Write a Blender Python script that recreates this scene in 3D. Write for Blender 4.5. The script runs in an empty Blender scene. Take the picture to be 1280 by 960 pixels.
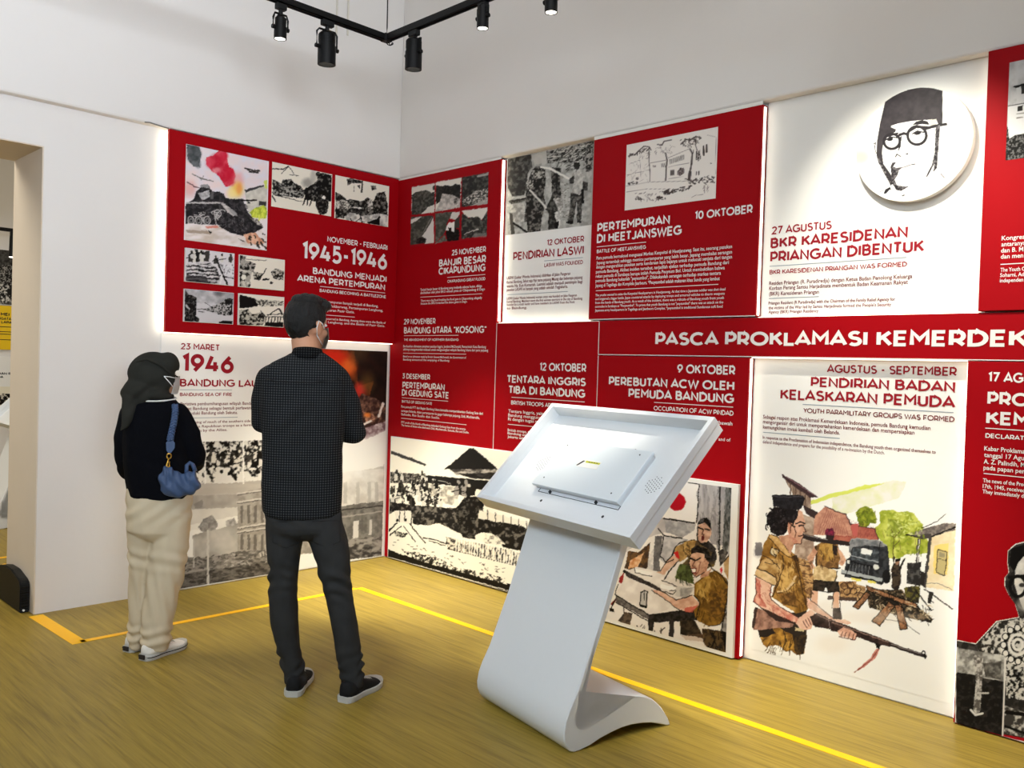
import bpy, bmesh, math, random
import numpy as np
from mathutils import Vector, Matrix, noise as mnoise

SC = bpy.context.scene
COL = SC.collection
# ------------------------------------------------------------------ camera
FPX, YAW, PITCH, ROLL = 1073.844, 0.78886, -0.01925, 0.03067
CAM = np.array([-3.91129, -5.12896, 1.45])
_f = np.array([math.cos(PITCH)*math.sin(YAW), math.cos(PITCH)*math.cos(YAW), math.sin(PITCH)])
_r = np.array([math.cos(YAW), -math.sin(YAW), 0.0]); _u = np.cross(_r, _f)
RV = math.cos(ROLL)*_r + math.sin(ROLL)*_u
UV = -math.sin(ROLL)*_r + math.cos(ROLL)*_u
FV = _f
cd = bpy.data.cameras.new('camera'); cam = bpy.data.objects.new('camera', cd); COL.objects.link(cam)
cd.sensor_fit = 'HORIZONTAL'; cd.sensor_width = 36.0; cd.lens = FPX*36.0/1280.0; cd.clip_start = .05
m = Matrix.Identity(4)
for i in range(3):
    m[i][0] = RV[i]; m[i][1] = UV[i]; m[i][2] = -FV[i]; m[i][3] = CAM[i]
cam.matrix_world = m
SC.camera = cam
# ------------------------------------------------------------------ world, daylight, exposure
SC.view_settings.view_transform = 'Standard'; SC.view_settings.look = 'None'
SC.view_settings.gamma = 1.0; SC.view_settings.use_curve_mapping = False
SC.view_settings.exposure = 0.0
try:
    SC.cycles.use_denoising = True
    SC.cycles.max_bounces = 8; SC.cycles.diffuse_bounces = 4; SC.cycles.glossy_bounces = 3
except Exception:
    pass
w = bpy.data.worlds.new('world'); w.use_nodes = True; SC.world = w
w.node_tree.nodes['Background'].inputs[0].default_value = (.75, .82, 1, 1)
w.node_tree.nodes['Background'].inputs[1].default_value = 0.3

def area(name, loc, target, sx, sy, power, color, spread=180):
    l = bpy.data.lights.new(name, 'AREA'); l.shape = 'RECTANGLE'; l.size = sx; l.size_y = sy
    l.energy = power; l.color = color; l.spread = math.radians(spread)
    o = bpy.data.objects.new(name, l); COL.objects.link(o); o.location = loc
    d = Vector(target) - Vector(loc); o.rotation_euler = d.to_track_quat('-Z', 'Y').to_euler()
    return o
# daylight through the windows behind the photographer and in the far left wall
area('window_light_rear', (-5.4, -8.9, 2.4), (-3.5, 0, 4.35), 3.4, 1.4, 140, (.80, .89, 1.0), 70)
area('window_light_side', (-6.3, -4.5, 4.2), (-1.4, -2.8, 1.0), 2.2, 1.5, 27, (.70, .87, 1.0), 62)
area('warm_fill_light', (-3.2, -3.4, 4.5), (-3.0, -2.6, 0), 3.0, 3.0, 58, (1.0, .91, .80))  # added warm overhead fill for the lower walls, no lamp hangs here
area('far_room_fill_light', (-4.2, 2.4, 4.2), (-2.6, 1.2, 0), 2.0, 2.0, 130, (1.0, .95, .82))  # added unseen fill beyond the doorway, placed to brighten its side face
SPOT_W = 440.0
LED_E = 3.0
WARM = (1.0, .95, .80)

# ------------------------------------------------------------------ projection helpers (photo frame 1280x960 -> places in the room)
def ray(x, y):
    return FV + RV*((x-640)/FPX) - UV*((y-480)/FPX)
def proj(X):
    d = np.asarray(X, float) - CAM
    z = d@FV
    return 640+FPX*(d@RV)/z, 480-FPX*(d@UV)/z
def on(axis, val, x, y):
    d = ray(x, y); t = (val-CAM[axis])/d[axis]
    return CAM+t*d

# ------------------------------------------------------------------ materials
def lin(c):
    c = np.asarray(c, float)/255.0
    return np.where(c <= .04045, c/12.92, ((c+.055)/1.055)**2.4)
def mat(name, srgb, rough=.6, metal=0.0, spec=.3, noise=0.0, nscale=20.0, emit=0.0, bump=0.0, bscale=200.0):
    m = bpy.data.materials.new(name); m.use_nodes = True
    nt = m.node_tree; b = nt.nodes['Principled BSDF']
    c = lin(srgb)
    b.inputs['Base Color'].default_value = (*c, 1); b.inputs['Roughness'].default_value = rough
    b.inputs['Metallic'].default_value = metal; b.inputs['Specular IOR Level'].default_value = spec
    tc = nt.nodes.new('ShaderNodeTexCoord')
    if noise:
        n = nt.nodes.new('ShaderNodeTexNoise'); n.inputs['Scale'].default_value = nscale; n.inputs['Detail'].default_value = 5
        nt.links.new(tc.outputs['Object'], n.inputs['Vector'])
        mx = nt.nodes.new('ShaderNodeMix'); mx.data_type = 'RGBA'
        mx.inputs['A'].default_value = (*(c*(1-noise)), 1); mx.inputs['B'].default_value = (*np.minimum(c*(1+noise), 1), 1)
        nt.links.new(n.outputs['Fac'], mx.inputs['Factor']); nt.links.new(mx.outputs['Result'], b.inputs['Base Color'])
    if bump:
        n2 = nt.nodes.new('ShaderNodeTexNoise'); n2.inputs['Scale'].default_value = bscale; n2.inputs['Detail'].default_value = 3
        nt.links.new(tc.outputs['Object'], n2.inputs['Vector'])
        bp = nt.nodes.new('ShaderNodeBump'); bp.inputs['Strength'].default_value = bump; bp.inputs['Distance'].default_value = .01
        nt.links.new(n2.outputs['Fac'], bp.inputs['Height']); nt.links.new(bp.outputs['Normal'], b.inputs['Normal'])
    if emit:
        b.inputs['Emission Color'].default_value = (*c, 1); b.inputs['Emission Strength'].default_value = emit
    return m
def floor_material():
    m = bpy.data.materials.new('wood_vinyl_floor'); m.use_nodes = True
    nt = m.node_tree; b = nt.nodes['Principled BSDF']; L = nt.links.new
    tc = nt.nodes.new('ShaderNodeTexCoord')
    mp = nt.nodes.new('ShaderNodeMapping'); mp.inputs['Scale'].default_value = (26, 1.1, 1)
    L(tc.outputs['Object'], mp.inputs['Vector'])
    n = nt.nodes.new('ShaderNodeTexNoise'); n.inputs['Scale'].default_value = 1.6; n.inputs['Detail'].default_value = 8; n.inputs['Roughness'].default_value = .65
    n.inputs['Distortion'].default_value = .4
    L(mp.outputs[0], n.inputs['Vector'])
    mp2 = nt.nodes.new('ShaderNodeMapping'); mp2.inputs['Scale'].default_value = (90, 2.5, 1)
    L(tc.outputs['Object'], mp2.inputs['Vector'])
    n2 = nt.nodes.new('ShaderNodeTexNoise'); n2.inputs['Scale'].default_value = 1.5; n2.inputs['Detail'].default_value = 4
    L(mp2.outputs[0], n2.inputs['Vector'])
    r = nt.nodes.new('ShaderNodeValToRGB')
    e = r.color_ramp.elements
    e[0].position = .34; e[0].color = (*lin((122, 102, 42)), 1)
    e[1].position = .66; e[1].color = (*lin((168, 143, 64)), 1)
    k = r.color_ramp.elements.new(.5); k.color = (*lin((149, 126, 53)), 1)
    mx = nt.nodes.new('ShaderNodeMath'); mx.operation = 'MULTIPLY_ADD'; mx.inputs[1].default_value = .35
    L(n2.outputs['Fac'], mx.inputs[0])
    ms = nt.nodes.new('ShaderNodeMath'); ms.operation = 'MULTIPLY'; ms.inputs[1].default_value = .65
    L(n.outputs['Fac'], ms.inputs[0]); L(ms.outputs[0], mx.inputs[2])
    L(mx.outputs[0], r.inputs['Fac']); L(r.outputs['Color'], b.inputs['Base Color'])
    b.inputs['Roughness'].default_value = .42; b.inputs['Specular IOR Level'].default_value = .22
    return m
M = {}
M['wall'] = mat('painted_wall', (228, 224, 220), .85, spec=.15, noise=.02, nscale=3, bump=.06, bscale=30)
M['jamb'] = mat('beige_painted_jamb', (222, 208, 190), .85, spec=.15, noise=.03, nscale=4)
M['ceiling'] = mat('ceiling_paint', (222, 218, 212), .9, spec=.1)
M['wall_grey'] = mat('grey_painted_wall', (150, 148, 146), .9, spec=.1, noise=.02, nscale=3)
M['conduit'] = mat('cream_conduit', (214, 208, 196), .7)
M['floor'] = floor_material()
M['red'] = mat('red_print', (158, 2, 14), .55, spec=.10, noise=.02, nscale=6)
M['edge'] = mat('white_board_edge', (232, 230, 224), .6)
M['white'] = mat('white_board', (238, 236, 232), .55, spec=.25)
M['text_white'] = mat('white_lettering', (238, 232, 228), .6)
M['text_red'] = mat('dark_red_lettering', (150, 10, 30), .6)
M['text_grey'] = mat('grey_rule', (150, 160, 172), .6)
M['text_dark'] = mat('maroon_small_print', (110, 20, 28), .6)
M['text_black'] = mat('black_lettering', (25, 22, 20), .6)
M['tape'] = mat('yellow_floor_tape', (255, 190, 8), .45, noise=.05, nscale=30)
M['black'] = mat('black_metal', (11, 11, 12), .5, spec=.2, noise=.1)
M['black_plastic'] = mat('black_plastic', (17, 18, 19), .55, spec=.25, noise=.1)
M['wire'] = mat('grey_wire', (120, 118, 116), .5)
M['led_strong'] = mat('bright_led_strip', (255, 250, 224), .5, emit=6.5)
M['led'] = mat('led_strip_light', (255, 250, 228), .5, emit=LED_E)
M['lens'] = mat('lit_lens', (255, 248, 232), .4, emit=6.0)
M['kiosk'] = mat('white_powder_coat', (226, 228, 230), .38, spec=.4, noise=.01, nscale=40)
M['steel'] = mat('painted_plate', (222, 228, 232), .3, spec=.5)
M['screw'] = mat('dark_screw', (60, 62, 66), .4, metal=.6)
M['yellow'] = mat('yellow_print', (238, 196, 22), .55)

# ------------------------------------------------------------------ object helpers
def tag(o, label=None, cat=None, group=None, kind=None):
    if label: o['label'] = label
    if cat: o['category'] = cat
    if group: o['group'] = group
    if kind: o['kind'] = kind
    return o
def link(name, me, material=None, parent=None, smooth=False):
    o = bpy.data.objects.new(name, me); COL.objects.link(o)
    if material is not None: me.materials.append(material)
    if smooth:
        me.polygons.foreach_set('use_smooth', [True]*len(me.polygons))
    if parent is not None:
        o.parent = parent; o.matrix_parent_inverse = parent.matrix_world.inverted()
    return o
def empty(name, loc, rotz=0.0, label=None, cat=None, group=None):
    o = bpy.data.objects.new(name, None); COL.objects.link(o)
    o.location = loc; o.rotation_euler = (0, 0, rotz); o.empty_display_size = .1
    o.matrix_world = Matrix.Translation(loc) @ Matrix.Rotation(rotz, 4, 'Z')
    return tag(o, label, cat, group)
def bm_obj(name, bm, material=None, parent=None, smooth=False, local=False):
    me = bpy.data.meshes.new(name); bm.normal_update(); bm.to_mesh(me); bm.free()
    o = link(name, me, material, None, smooth)
    if parent is not None:
        o.parent = parent
        if not local: o.matrix_parent_inverse = parent.matrix_world.inverted()
    return o
def pydata(name, vs, fs, material=None, parent=None, smooth=False, local=False):
    me = bpy.data.meshes.new(name); me.from_pydata([tuple(map(float, v)) for v in vs], [], fs); me.update()
    o = link(name, me, material, None, smooth)
    if parent is not None:
        o.parent = parent
        if not local: o.matrix_parent_inverse = parent.matrix_world.inverted()
    return o
def add_box(bm, x0, x1, y0, y1, z0, z1, bev=0.0, mtx=None, seg=2):
    r = bmesh.ops.create_cube(bm, size=1.0)
    vs = r['verts']
    for v in vs:
        v.co = Vector(((x0+x1)/2+v.co.x*(x1-x0), (y0+y1)/2+v.co.y*(y1-y0), (z0+z1)/2+v.co.z*(z1-z0)))
    if bev:
        es = list({e for v in vs for e in v.link_edges})
        rr = bmesh.ops.bevel(bm, geom=es, offset=bev, segments=seg, affect='EDGES', profile=.5)
        vs = list({v for f in rr['faces'] for v in f.verts} | {v for v in vs if v.is_valid})
    if mtx is not None:
        bmesh.ops.transform(bm, matrix=mtx, verts=[v for v in vs if v.is_valid])
    return vs
def add_cyl(bm, p0, p1, r0, r1=None, seg=20, cap=True):
    r1 = r0 if r1 is None else r1
    p0 = Vector(p0); p1 = Vector(p1); d = p1-p0
    mt = Matrix.Translation((p0+p1)/2) @ d.to_track_quat('Z', 'Y').to_matrix().to_4x4()
    return bmesh.ops.create_cone(bm, cap_ends=cap, segments=seg, radius1=r0, radius2=r1, depth=d.length, matrix=mt)['verts']
def add_tube(bm, pts, r, seg=8, closed=False):
    pts = [Vector(p) for p in pts]; n = len(pts); rings = []
    up = Vector((0, 0, 1))
    for i, p in enumerate(pts):
        a = pts[(i-1) % n] if (i or closed) else pts[0]; b = pts[(i+1) % n] if (i < n-1 or closed) else pts[-1]
        t = (b-a).normalized()
        s = t.cross(up)
        if s.length < 1e-3: s = t.cross(Vector((1, 0, 0)))
        s.normalize(); q = s.cross(t)
        rr = r[i] if isinstance(r, (list, tuple)) else r
        rings.append([bm.verts.new(p+(s*math.cos(k*2*math.pi/seg)+q*math.sin(k*2*math.pi/seg))*rr) for k in range(seg)])
    for i in range(n if closed else n-1):
        A = rings[i]; B = rings[(i+1) % n]
        for k in range(seg): bm.faces.new((A[k], A[(k+1) % seg], B[(k+1) % seg], B[k]))
    if not closed:
        bm.faces.new(rings[0][::-1]); bm.faces.new(rings[-1])
def copy_tree(o, parent=None):
    c = o.copy(); COL.objects.link(c)
    if parent is not None: c.parent = parent
    for ch in list(o.children): copy_tree(ch, c)
    return c

# ------------------------------------------------------------------ room shell
T = .06           # the boards stand this far in front of the recessed wall
DX = -2.386       # edge of the doorway
ZU = 2.82         # underside of the thicker upper wall
ZC = 4.6
def struct(name, bm, m):
    o = bm_obj(name, bm, m); tag(o, kind='structure'); return o
bm = bmesh.new(); add_box(bm, -7.6, .4, -9.2, 6.1, -.1, 0); struct('floor', bm, M['floor'])
bm = bmesh.new(); add_box(bm, -7.6, .4, -9.2, 6.1, ZC, ZC+.1); struct('ceiling', bm, M['ceiling'])
bm = bmesh.new()
add_box(bm, DX, .4, T, .58, 0, ZU); add_box(bm, DX-1.25, DX, T, .58, 2.585, ZU); add_box(bm, -7.6, DX-1.25, T, .58, 0, ZU)
add_box(bm, -7.6, .4, 0, .58, ZU, ZC, .012)
struct('wall_left', bm, M['wall'])
bm = bmesh.new()
add_box(bm, T, .4, -9.2, T, 0, ZU); add_box(bm, 0, .4, -9.2, 0, ZU, ZC, .012)
struct('wall_right', bm, M['wall'])
bm = bmesh.new(); add_box(bm, -7.6, .4, -9.3, -9.2, 0, ZC); struct('wall_back', bm, M['wall_grey'])
bm = bmesh.new(); add_box(bm, -7.7, -7.6, -9.2, 6.1, 0, ZC); struct('wall_far_left', bm, M['wall_grey'])
bm = bmesh.new(); add_box(bm, -7.6, .4, 5.74, 6.1, 0, ZC); struct('wall_far_room', bm, M['wall'])
bm = bmesh.new(); add_box(bm, .3, .4, .58, 5.74, 0, ZC); struct('wall_far_right', bm, M['wall'])
# beige plaster lining of the doorway
bm = bmesh.new(); add_box(bm, DX-.006, DX, T+.004, .58, 0, 2.585); add_box(bm, DX-1.25, DX-.006, T+.004, .58, 2.579, 2.585); struct('trim_1', bm, M['jamb'])

def tape(name, pts, wdt, label):
    bm = bmesh.new(); rnd = random.Random(len(pts)+int(wdt*1000))
    for a, b in zip(pts[:-1], pts[1:]):
        a = np.array(a); b = np.array(b); d = (b-a)/np.linalg.norm(b-a); n = np.array([-d[1], d[0]])*wdt/2
        L = np.linalg.norm(b-a); k = max(2, int(L/.25)); prev = None
        for i in range(k+1):
            c = a+(b-a)*i/k; j = rnd.uniform(-.0015, .0015)
            cur = (bm.verts.new((*(c+n+n/np.linalg.norm(n)*j), .0015)), bm.verts.new((*(c-n), .0015)))
            if prev: bm.faces.new((prev[0], prev[1], cur[1], cur[0]))
            prev = cur
    g = bmesh.ops.extrude_face_region(bm, geom=bm.faces[:])
    for v in g['geom']:
        if isinstance(v, bmesh.types.BMVert): v.co.z = .0002
    bmesh.ops.recalc_face_normals(bm, faces=bm.faces[:])
    return tag(bm_obj(name, bm, M['tape']), label, 'floor tape')
tape('floor_tape', [(-.667, -.577), (-.667, -4.9)], .045, 'yellow tape line on the floor running along the right display wall')
tape('floor_tape', [(-.69, -.577), (-2.36, -.577)], .042, 'yellow tape line on the floor in front of the left wall behind both people')
tape('floor_tape', [(-2.39, .03), (-2.37, -.60)], .072, 'short wide yellow tape strip from the doorway corner to the long tape line')
tape('floor_tape', [(-2.6, .95), (-2.16, 1.42)], .05, 'yellow tape strip slanting across the floor beyond the doorway')
tape('floor_tape', [(-2.8, 1.62), (-1.6, 1.66)], .045, 'yellow tape line crossing the floor of the room beyond the doorway')

bm = bmesh.new()
for px in (420.5, 434.5):
    A = on(1, -.008, px, 44); B_ = (A[0], -.008, ZC)
    add_tube(bm, [(A[0], -.008, A[2]), B_], .007, 8)
tag(bm_obj('cable_conduit', bm, M['conduit']), 'pair of thin cream cable pipes high on the left wall near the corner', 'pipe')
# ------------------------------------------------------------------ lettering: a geometric sans drawn with strokes
def arc(cx, cy, rx, ry, a0, a1, n=None):
    n = n or max(4, int(abs(a1-a0)/18))
    return [(cx+rx*math.cos(math.radians(a0+(a1-a0)*i/n)), cy+ry*math.sin(math.radians(a0+(a1-a0)*i/n))) for i in range(n+1)]
GL = {
 'A': (.74, [[(0, 0), (.37, 1), (.74, 0)], [(.13, .27), (.61, .27)]]),
 'B': (.53, [[(0, 0), (0, 1), (.27, 1)]+arc(.27, .765, .21, .235, 90, -90)+[(0, .53)], [(0, .53), (.28, .53)]+arc(.28, .265, .25, .265, 90, -90)+[(0, 0)]]),
 'C': (.74, [arc(.43, .5, .43, .5, 48, 312)]),
 'D': (.66, [[(0, 0), (0, 1), (.22, 1)]+arc(.22, .5, .44, .5, 90, -90)+[(0, 0)]]),
 'E': (.46, [[(.48, 1), (0, 1), (0, 0), (.48, 0)], [(0, .51), (.43, .51)]]),
 'F': (.46, [[(.48, 1), (0, 1), (0, 0)], [(0, .48), (.43, .48)]]),
 'G': (.78, [arc(.43, .5, .43, .5, 48, 318)+[(.78, .2), (.78, .46), (.46, .46)]]),
 'H': (.56, [[(0, 0), (0, 1)], [(.56, 0), (.56, 1)], [(0, .51), (.56, .51)]]),
 'I': (0, [[(0, 0), (0, 1)]]),
 'J': (.42, [[(.42, 1), (.42, .27)]+arc(.2, .27, .22, .27, 0, -150)]),
 'K': (.56, [[(0, 0), (0, 1)], [(.53, 1), (.02, .42)], [(.2, .6), (.57, 0)]]),
 'L': (.44, [[(0, 1), (0, 0), (.46, 0)]]),
 'M': (.7, [[(0, 0), (0, 1), (.35, .42), (.7, 1), (.7, 0)]]),
 'N': (.58, [[(0, 0), (0, 1), (.58, 0), (.58, 1)]]),
 'O': (.88, [arc(.44, .5, .44, .5, 0, 360, 26)]),
 'P': (.52, [[(0, 0), (0, 1), (.27, 1)]+arc(.27, .67, .25, .33, 90, -90)+[(0, .34)]]),
 'R': (.53, [[(0, 0), (0, 1), (.27, 1)]+arc(.27, .67, .25, .33, 90, -90)+[(0, .34)], [(.25, .34), (.54, 0)]]),
 'S': (.52, [arc(.265, .765, .235, .235, 35, 250)+arc(.265, .26, .26, .26, 75, -145)]),
 'T': (.56, [[(0, 1), (.56, 1)], [(.28, 0), (.28, 1)]]),
 'U': (.54, [[(0, 1), (0, .27)]+arc(.27, .27, .27, .27, 180, 360)+[(.54, 1)]]),
 'V': (.7, [[(0, 1), (.35, 0), (.7, 1)]]),
 'W': (1.04, [[(0, 1), (.27, 0), (.52, .95), (.77, 0), (1.04, 1)]]),
 'Y': (.62, [[(0, 1), (.31, .45), (.62, 1)], [(.31, .45), (.31, 0)]]),
 'X': (.6, [[(0, 0), (.6, 1)], [(0, 1), (.6, 0)]]),
 'Z': (.52, [[(0, 1), (.52, 1), (0, 0), (.52, 0)]]),
 '0': (.56, [arc(.28, .5, .28, .5, 0, 360, 22)]),
 '1': (.2, [[(0, .86), (.2, 1), (.2, 0)]]),
 '2': (.5, [arc(.25, .73, .25, .27, 165, -35)+[(0, 0), (.52, 0)]]),
 '3': (.48, [[(.02, 1), (.45, 1), (.2, .6)]+arc(.2, .3, .28, .3, 88, -145)]),
 '4': (.56, [[(.42, 0), (.42, .62)], [(.24, 1), (0, .27), (.6, .27)]]),
 '5': (.5, [[(.46, 1), (.08, 1), (.06, .56)]+arc(.22, .31, .28, .31, 118, -145)]),
 '6': (.54, [arc(.27, .31, .27, .31, 0, 360, 22), [(.42, .98), (.1, .56), (.01, .4)]]),
 '7': (.5, [[(0, 1), (.5, 1), (.16, 0)]]),
 '8': (.52, [arc(.26, .76, .22, .24, 0, 360, 20), arc(.26, .27, .26, .27, 0, 360, 20)]),
 '9': (.54, [arc(.27, .69, .27, .31, 0, 360, 22), [(.12, .02), (.44, .44), (.53, .6)]]),
 '-': (.28, [[(0, .45), (.28, .45)]]),
 '"': (.16, [[(0, 1), (0, .78)], [(.16, 1), (.16, .78)]]),
 '.': (0, [[(0, 0), (0, .04)]]),
}
def ribbon(pts, w):
    p = np.array(pts, float); n = len(p); closed = np.allclose(p[0], p[-1]) and n > 3
    L = []; R = []
    for i in range(n):
        a = p[i]-p[i-1] if i else (p[0]-p[-2] if closed else p[1]-p[0])
        b = p[i+1]-p[i] if i < n-1 else (p[1]-p[0] if closed else p[-1]-p[-2])
        a = a/(np.linalg.norm(a)+1e-9); b = b/(np.linalg.norm(b)+1e-9)
        na = np.array([-a[1], a[0]]); nb = np.array([-b[1], b[0]]); s = na+nb; s /= (np.linalg.norm(s)+1e-9)
        k = min(1/max(.3, s@na), 1.9)
        L.append(p[i]+s*w/2*k); R.append(p[i]-s*w/2*k)
    return L, R
KL = {'A': .07, 'T': .05, 'V': .07, 'Y': .07, 'W': .06, 'J': .05, 'O': .02, 'C': .02, 'G': .02, 'S': .02, '7': .03}
KR = {'A': .07, 'T': .05, 'V': .07, 'Y': .07, 'W': .06, 'L': .07, 'P': .04, 'K': .04, 'R': .02, 'O': .02, 'D': .02, 'S': .02}
def stroke_text(s, w):
    """vertices (x, y in cap heights), faces and the width of a line of lettering"""
    V = []; F = []; x = w/2; gap = .085; h = w/2; sn = 0
    for ch in s:
        if ch == ' ':
            x += .36; continue
        W, st = GL[ch]
        if V: x -= KL.get(ch, 0)
        for pl in st:
            L, R = ribbon([(x+a, h+b*(1-2*h)) for a, b in pl], w); sn += 1
            b0 = len(V); V += [(*q, sn % 7*1.2e-4+i*9e-6) for i, q in enumerate(L)]+[(*q, sn % 7*1.2e-4+i*9e-6) for i, q in enumerate(R)]; n = len(L)
            for i in range(n-1): F.append((b0+n+i, b0+n+i+1, b0+i+1, b0+i))
        x += W+w+gap-KR.get(ch, 0)
    return np.array(V), F, x-gap-w/2
_fc = {}
def font_text(s, off=.012):
    if s in _fc: return _fc[s]
    c = bpy.data.curves.new('lettering', 'FONT'); c.body = s; c.size = 1.0; c.offset = off; c.resolution_u = 2
    o = bpy.data.objects.new('lettering', c); COL.objects.link(o)
    bpy.context.view_layer.update()
    dg = bpy.context.evaluated_depsgraph_get(); me = bpy.data.meshes.new_from_object(o.evaluated_get(dg))
    v = np.empty(len(me.vertices)*3); me.vertices.foreach_get('co', v); v = v.reshape(-1, 3)[:, :2].copy()
    f = [tuple(p.vertices) for p in me.polygons]
    bpy.data.objects.remove(o); bpy.data.curves.remove(c); bpy.data.meshes.remove(me)
    x0 = v[:, 0].min(); v[:, 0] -= x0
    v /= .70
    _fc[s] = (v, f, v[:, 0].max())
    return _fc[s]
def uz(plane, dep, px, py):
    P = on(0 if plane == 'R' else 1, dep, px, py)
    return (-P[1] if plane == 'R' else P[0]), P[2]
def pt(plane, dep, u, z):
    return (dep, -u, z) if plane == 'R' else (u, dep, z)
def text(parent, plane, dep, name, material, lines, w=.17, body=False):
    """lines: (string, left end of baseline, right end of baseline, cap height) measured on the photograph"""
    V = []; F = []; last = None; w = w+.018; out = None
    for ln in lines:
        if last and abs(ln[1][1]-last[0]) > 1.95*max(last[1], ln[3]):
            out = pydata(name, V, F, material, parent); V = []; F = []
        last = (ln[1][1], ln[3])
        s, a, b, cap = ln[:4]; fit = ln[4] if len(ln) > 4 else s
        ua, za = uz(plane, dep, *a); ub, zb = uz(plane, dep, *b)
        _, zt = uz(plane, dep, a[0], a[1]-cap); _, zt2 = uz(plane, dep, b[0], b[1]-cap)
        H = ((zt-za)+(zt2-zb))/2 if cap_both else zt-za
        v, f, W = (font_text(s) if body else stroke_text(s, w))
        if fit != s: W = (font_text(fit) if body else stroke_text(fit, w))[2]
        z0 = (za+zb)/2; b0 = len(V)
        for q in v: V.append(pt(plane, dep-(q[2] if len(q) > 2 else 0), ua+q[0]/W*(ub-ua), z0+q[1]*H))
        F += [tuple(b0+i for i in q) for q in f]
    return pydata(name, V, F, material, parent)
cap_both = False
def rules(parent, plane, dep, material, segs, th=.0035):
    for a, b in segs:
        V = []; F = []
        ua, za = uz(plane, dep, *a); ub, zb = uz(plane, dep, *b); z = (za+zb)/2; n = len(V)
        V += [pt(plane, dep, ua, z-th/2), pt(plane, dep, ub, z-th/2), pt(plane, dep, ub, z+th/2), pt(plane, dep, ua, z+th/2)]
        F.append((n, n+1, n+2, n+3))
        pydata('divider_rule', V, F, material, parent)

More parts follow.
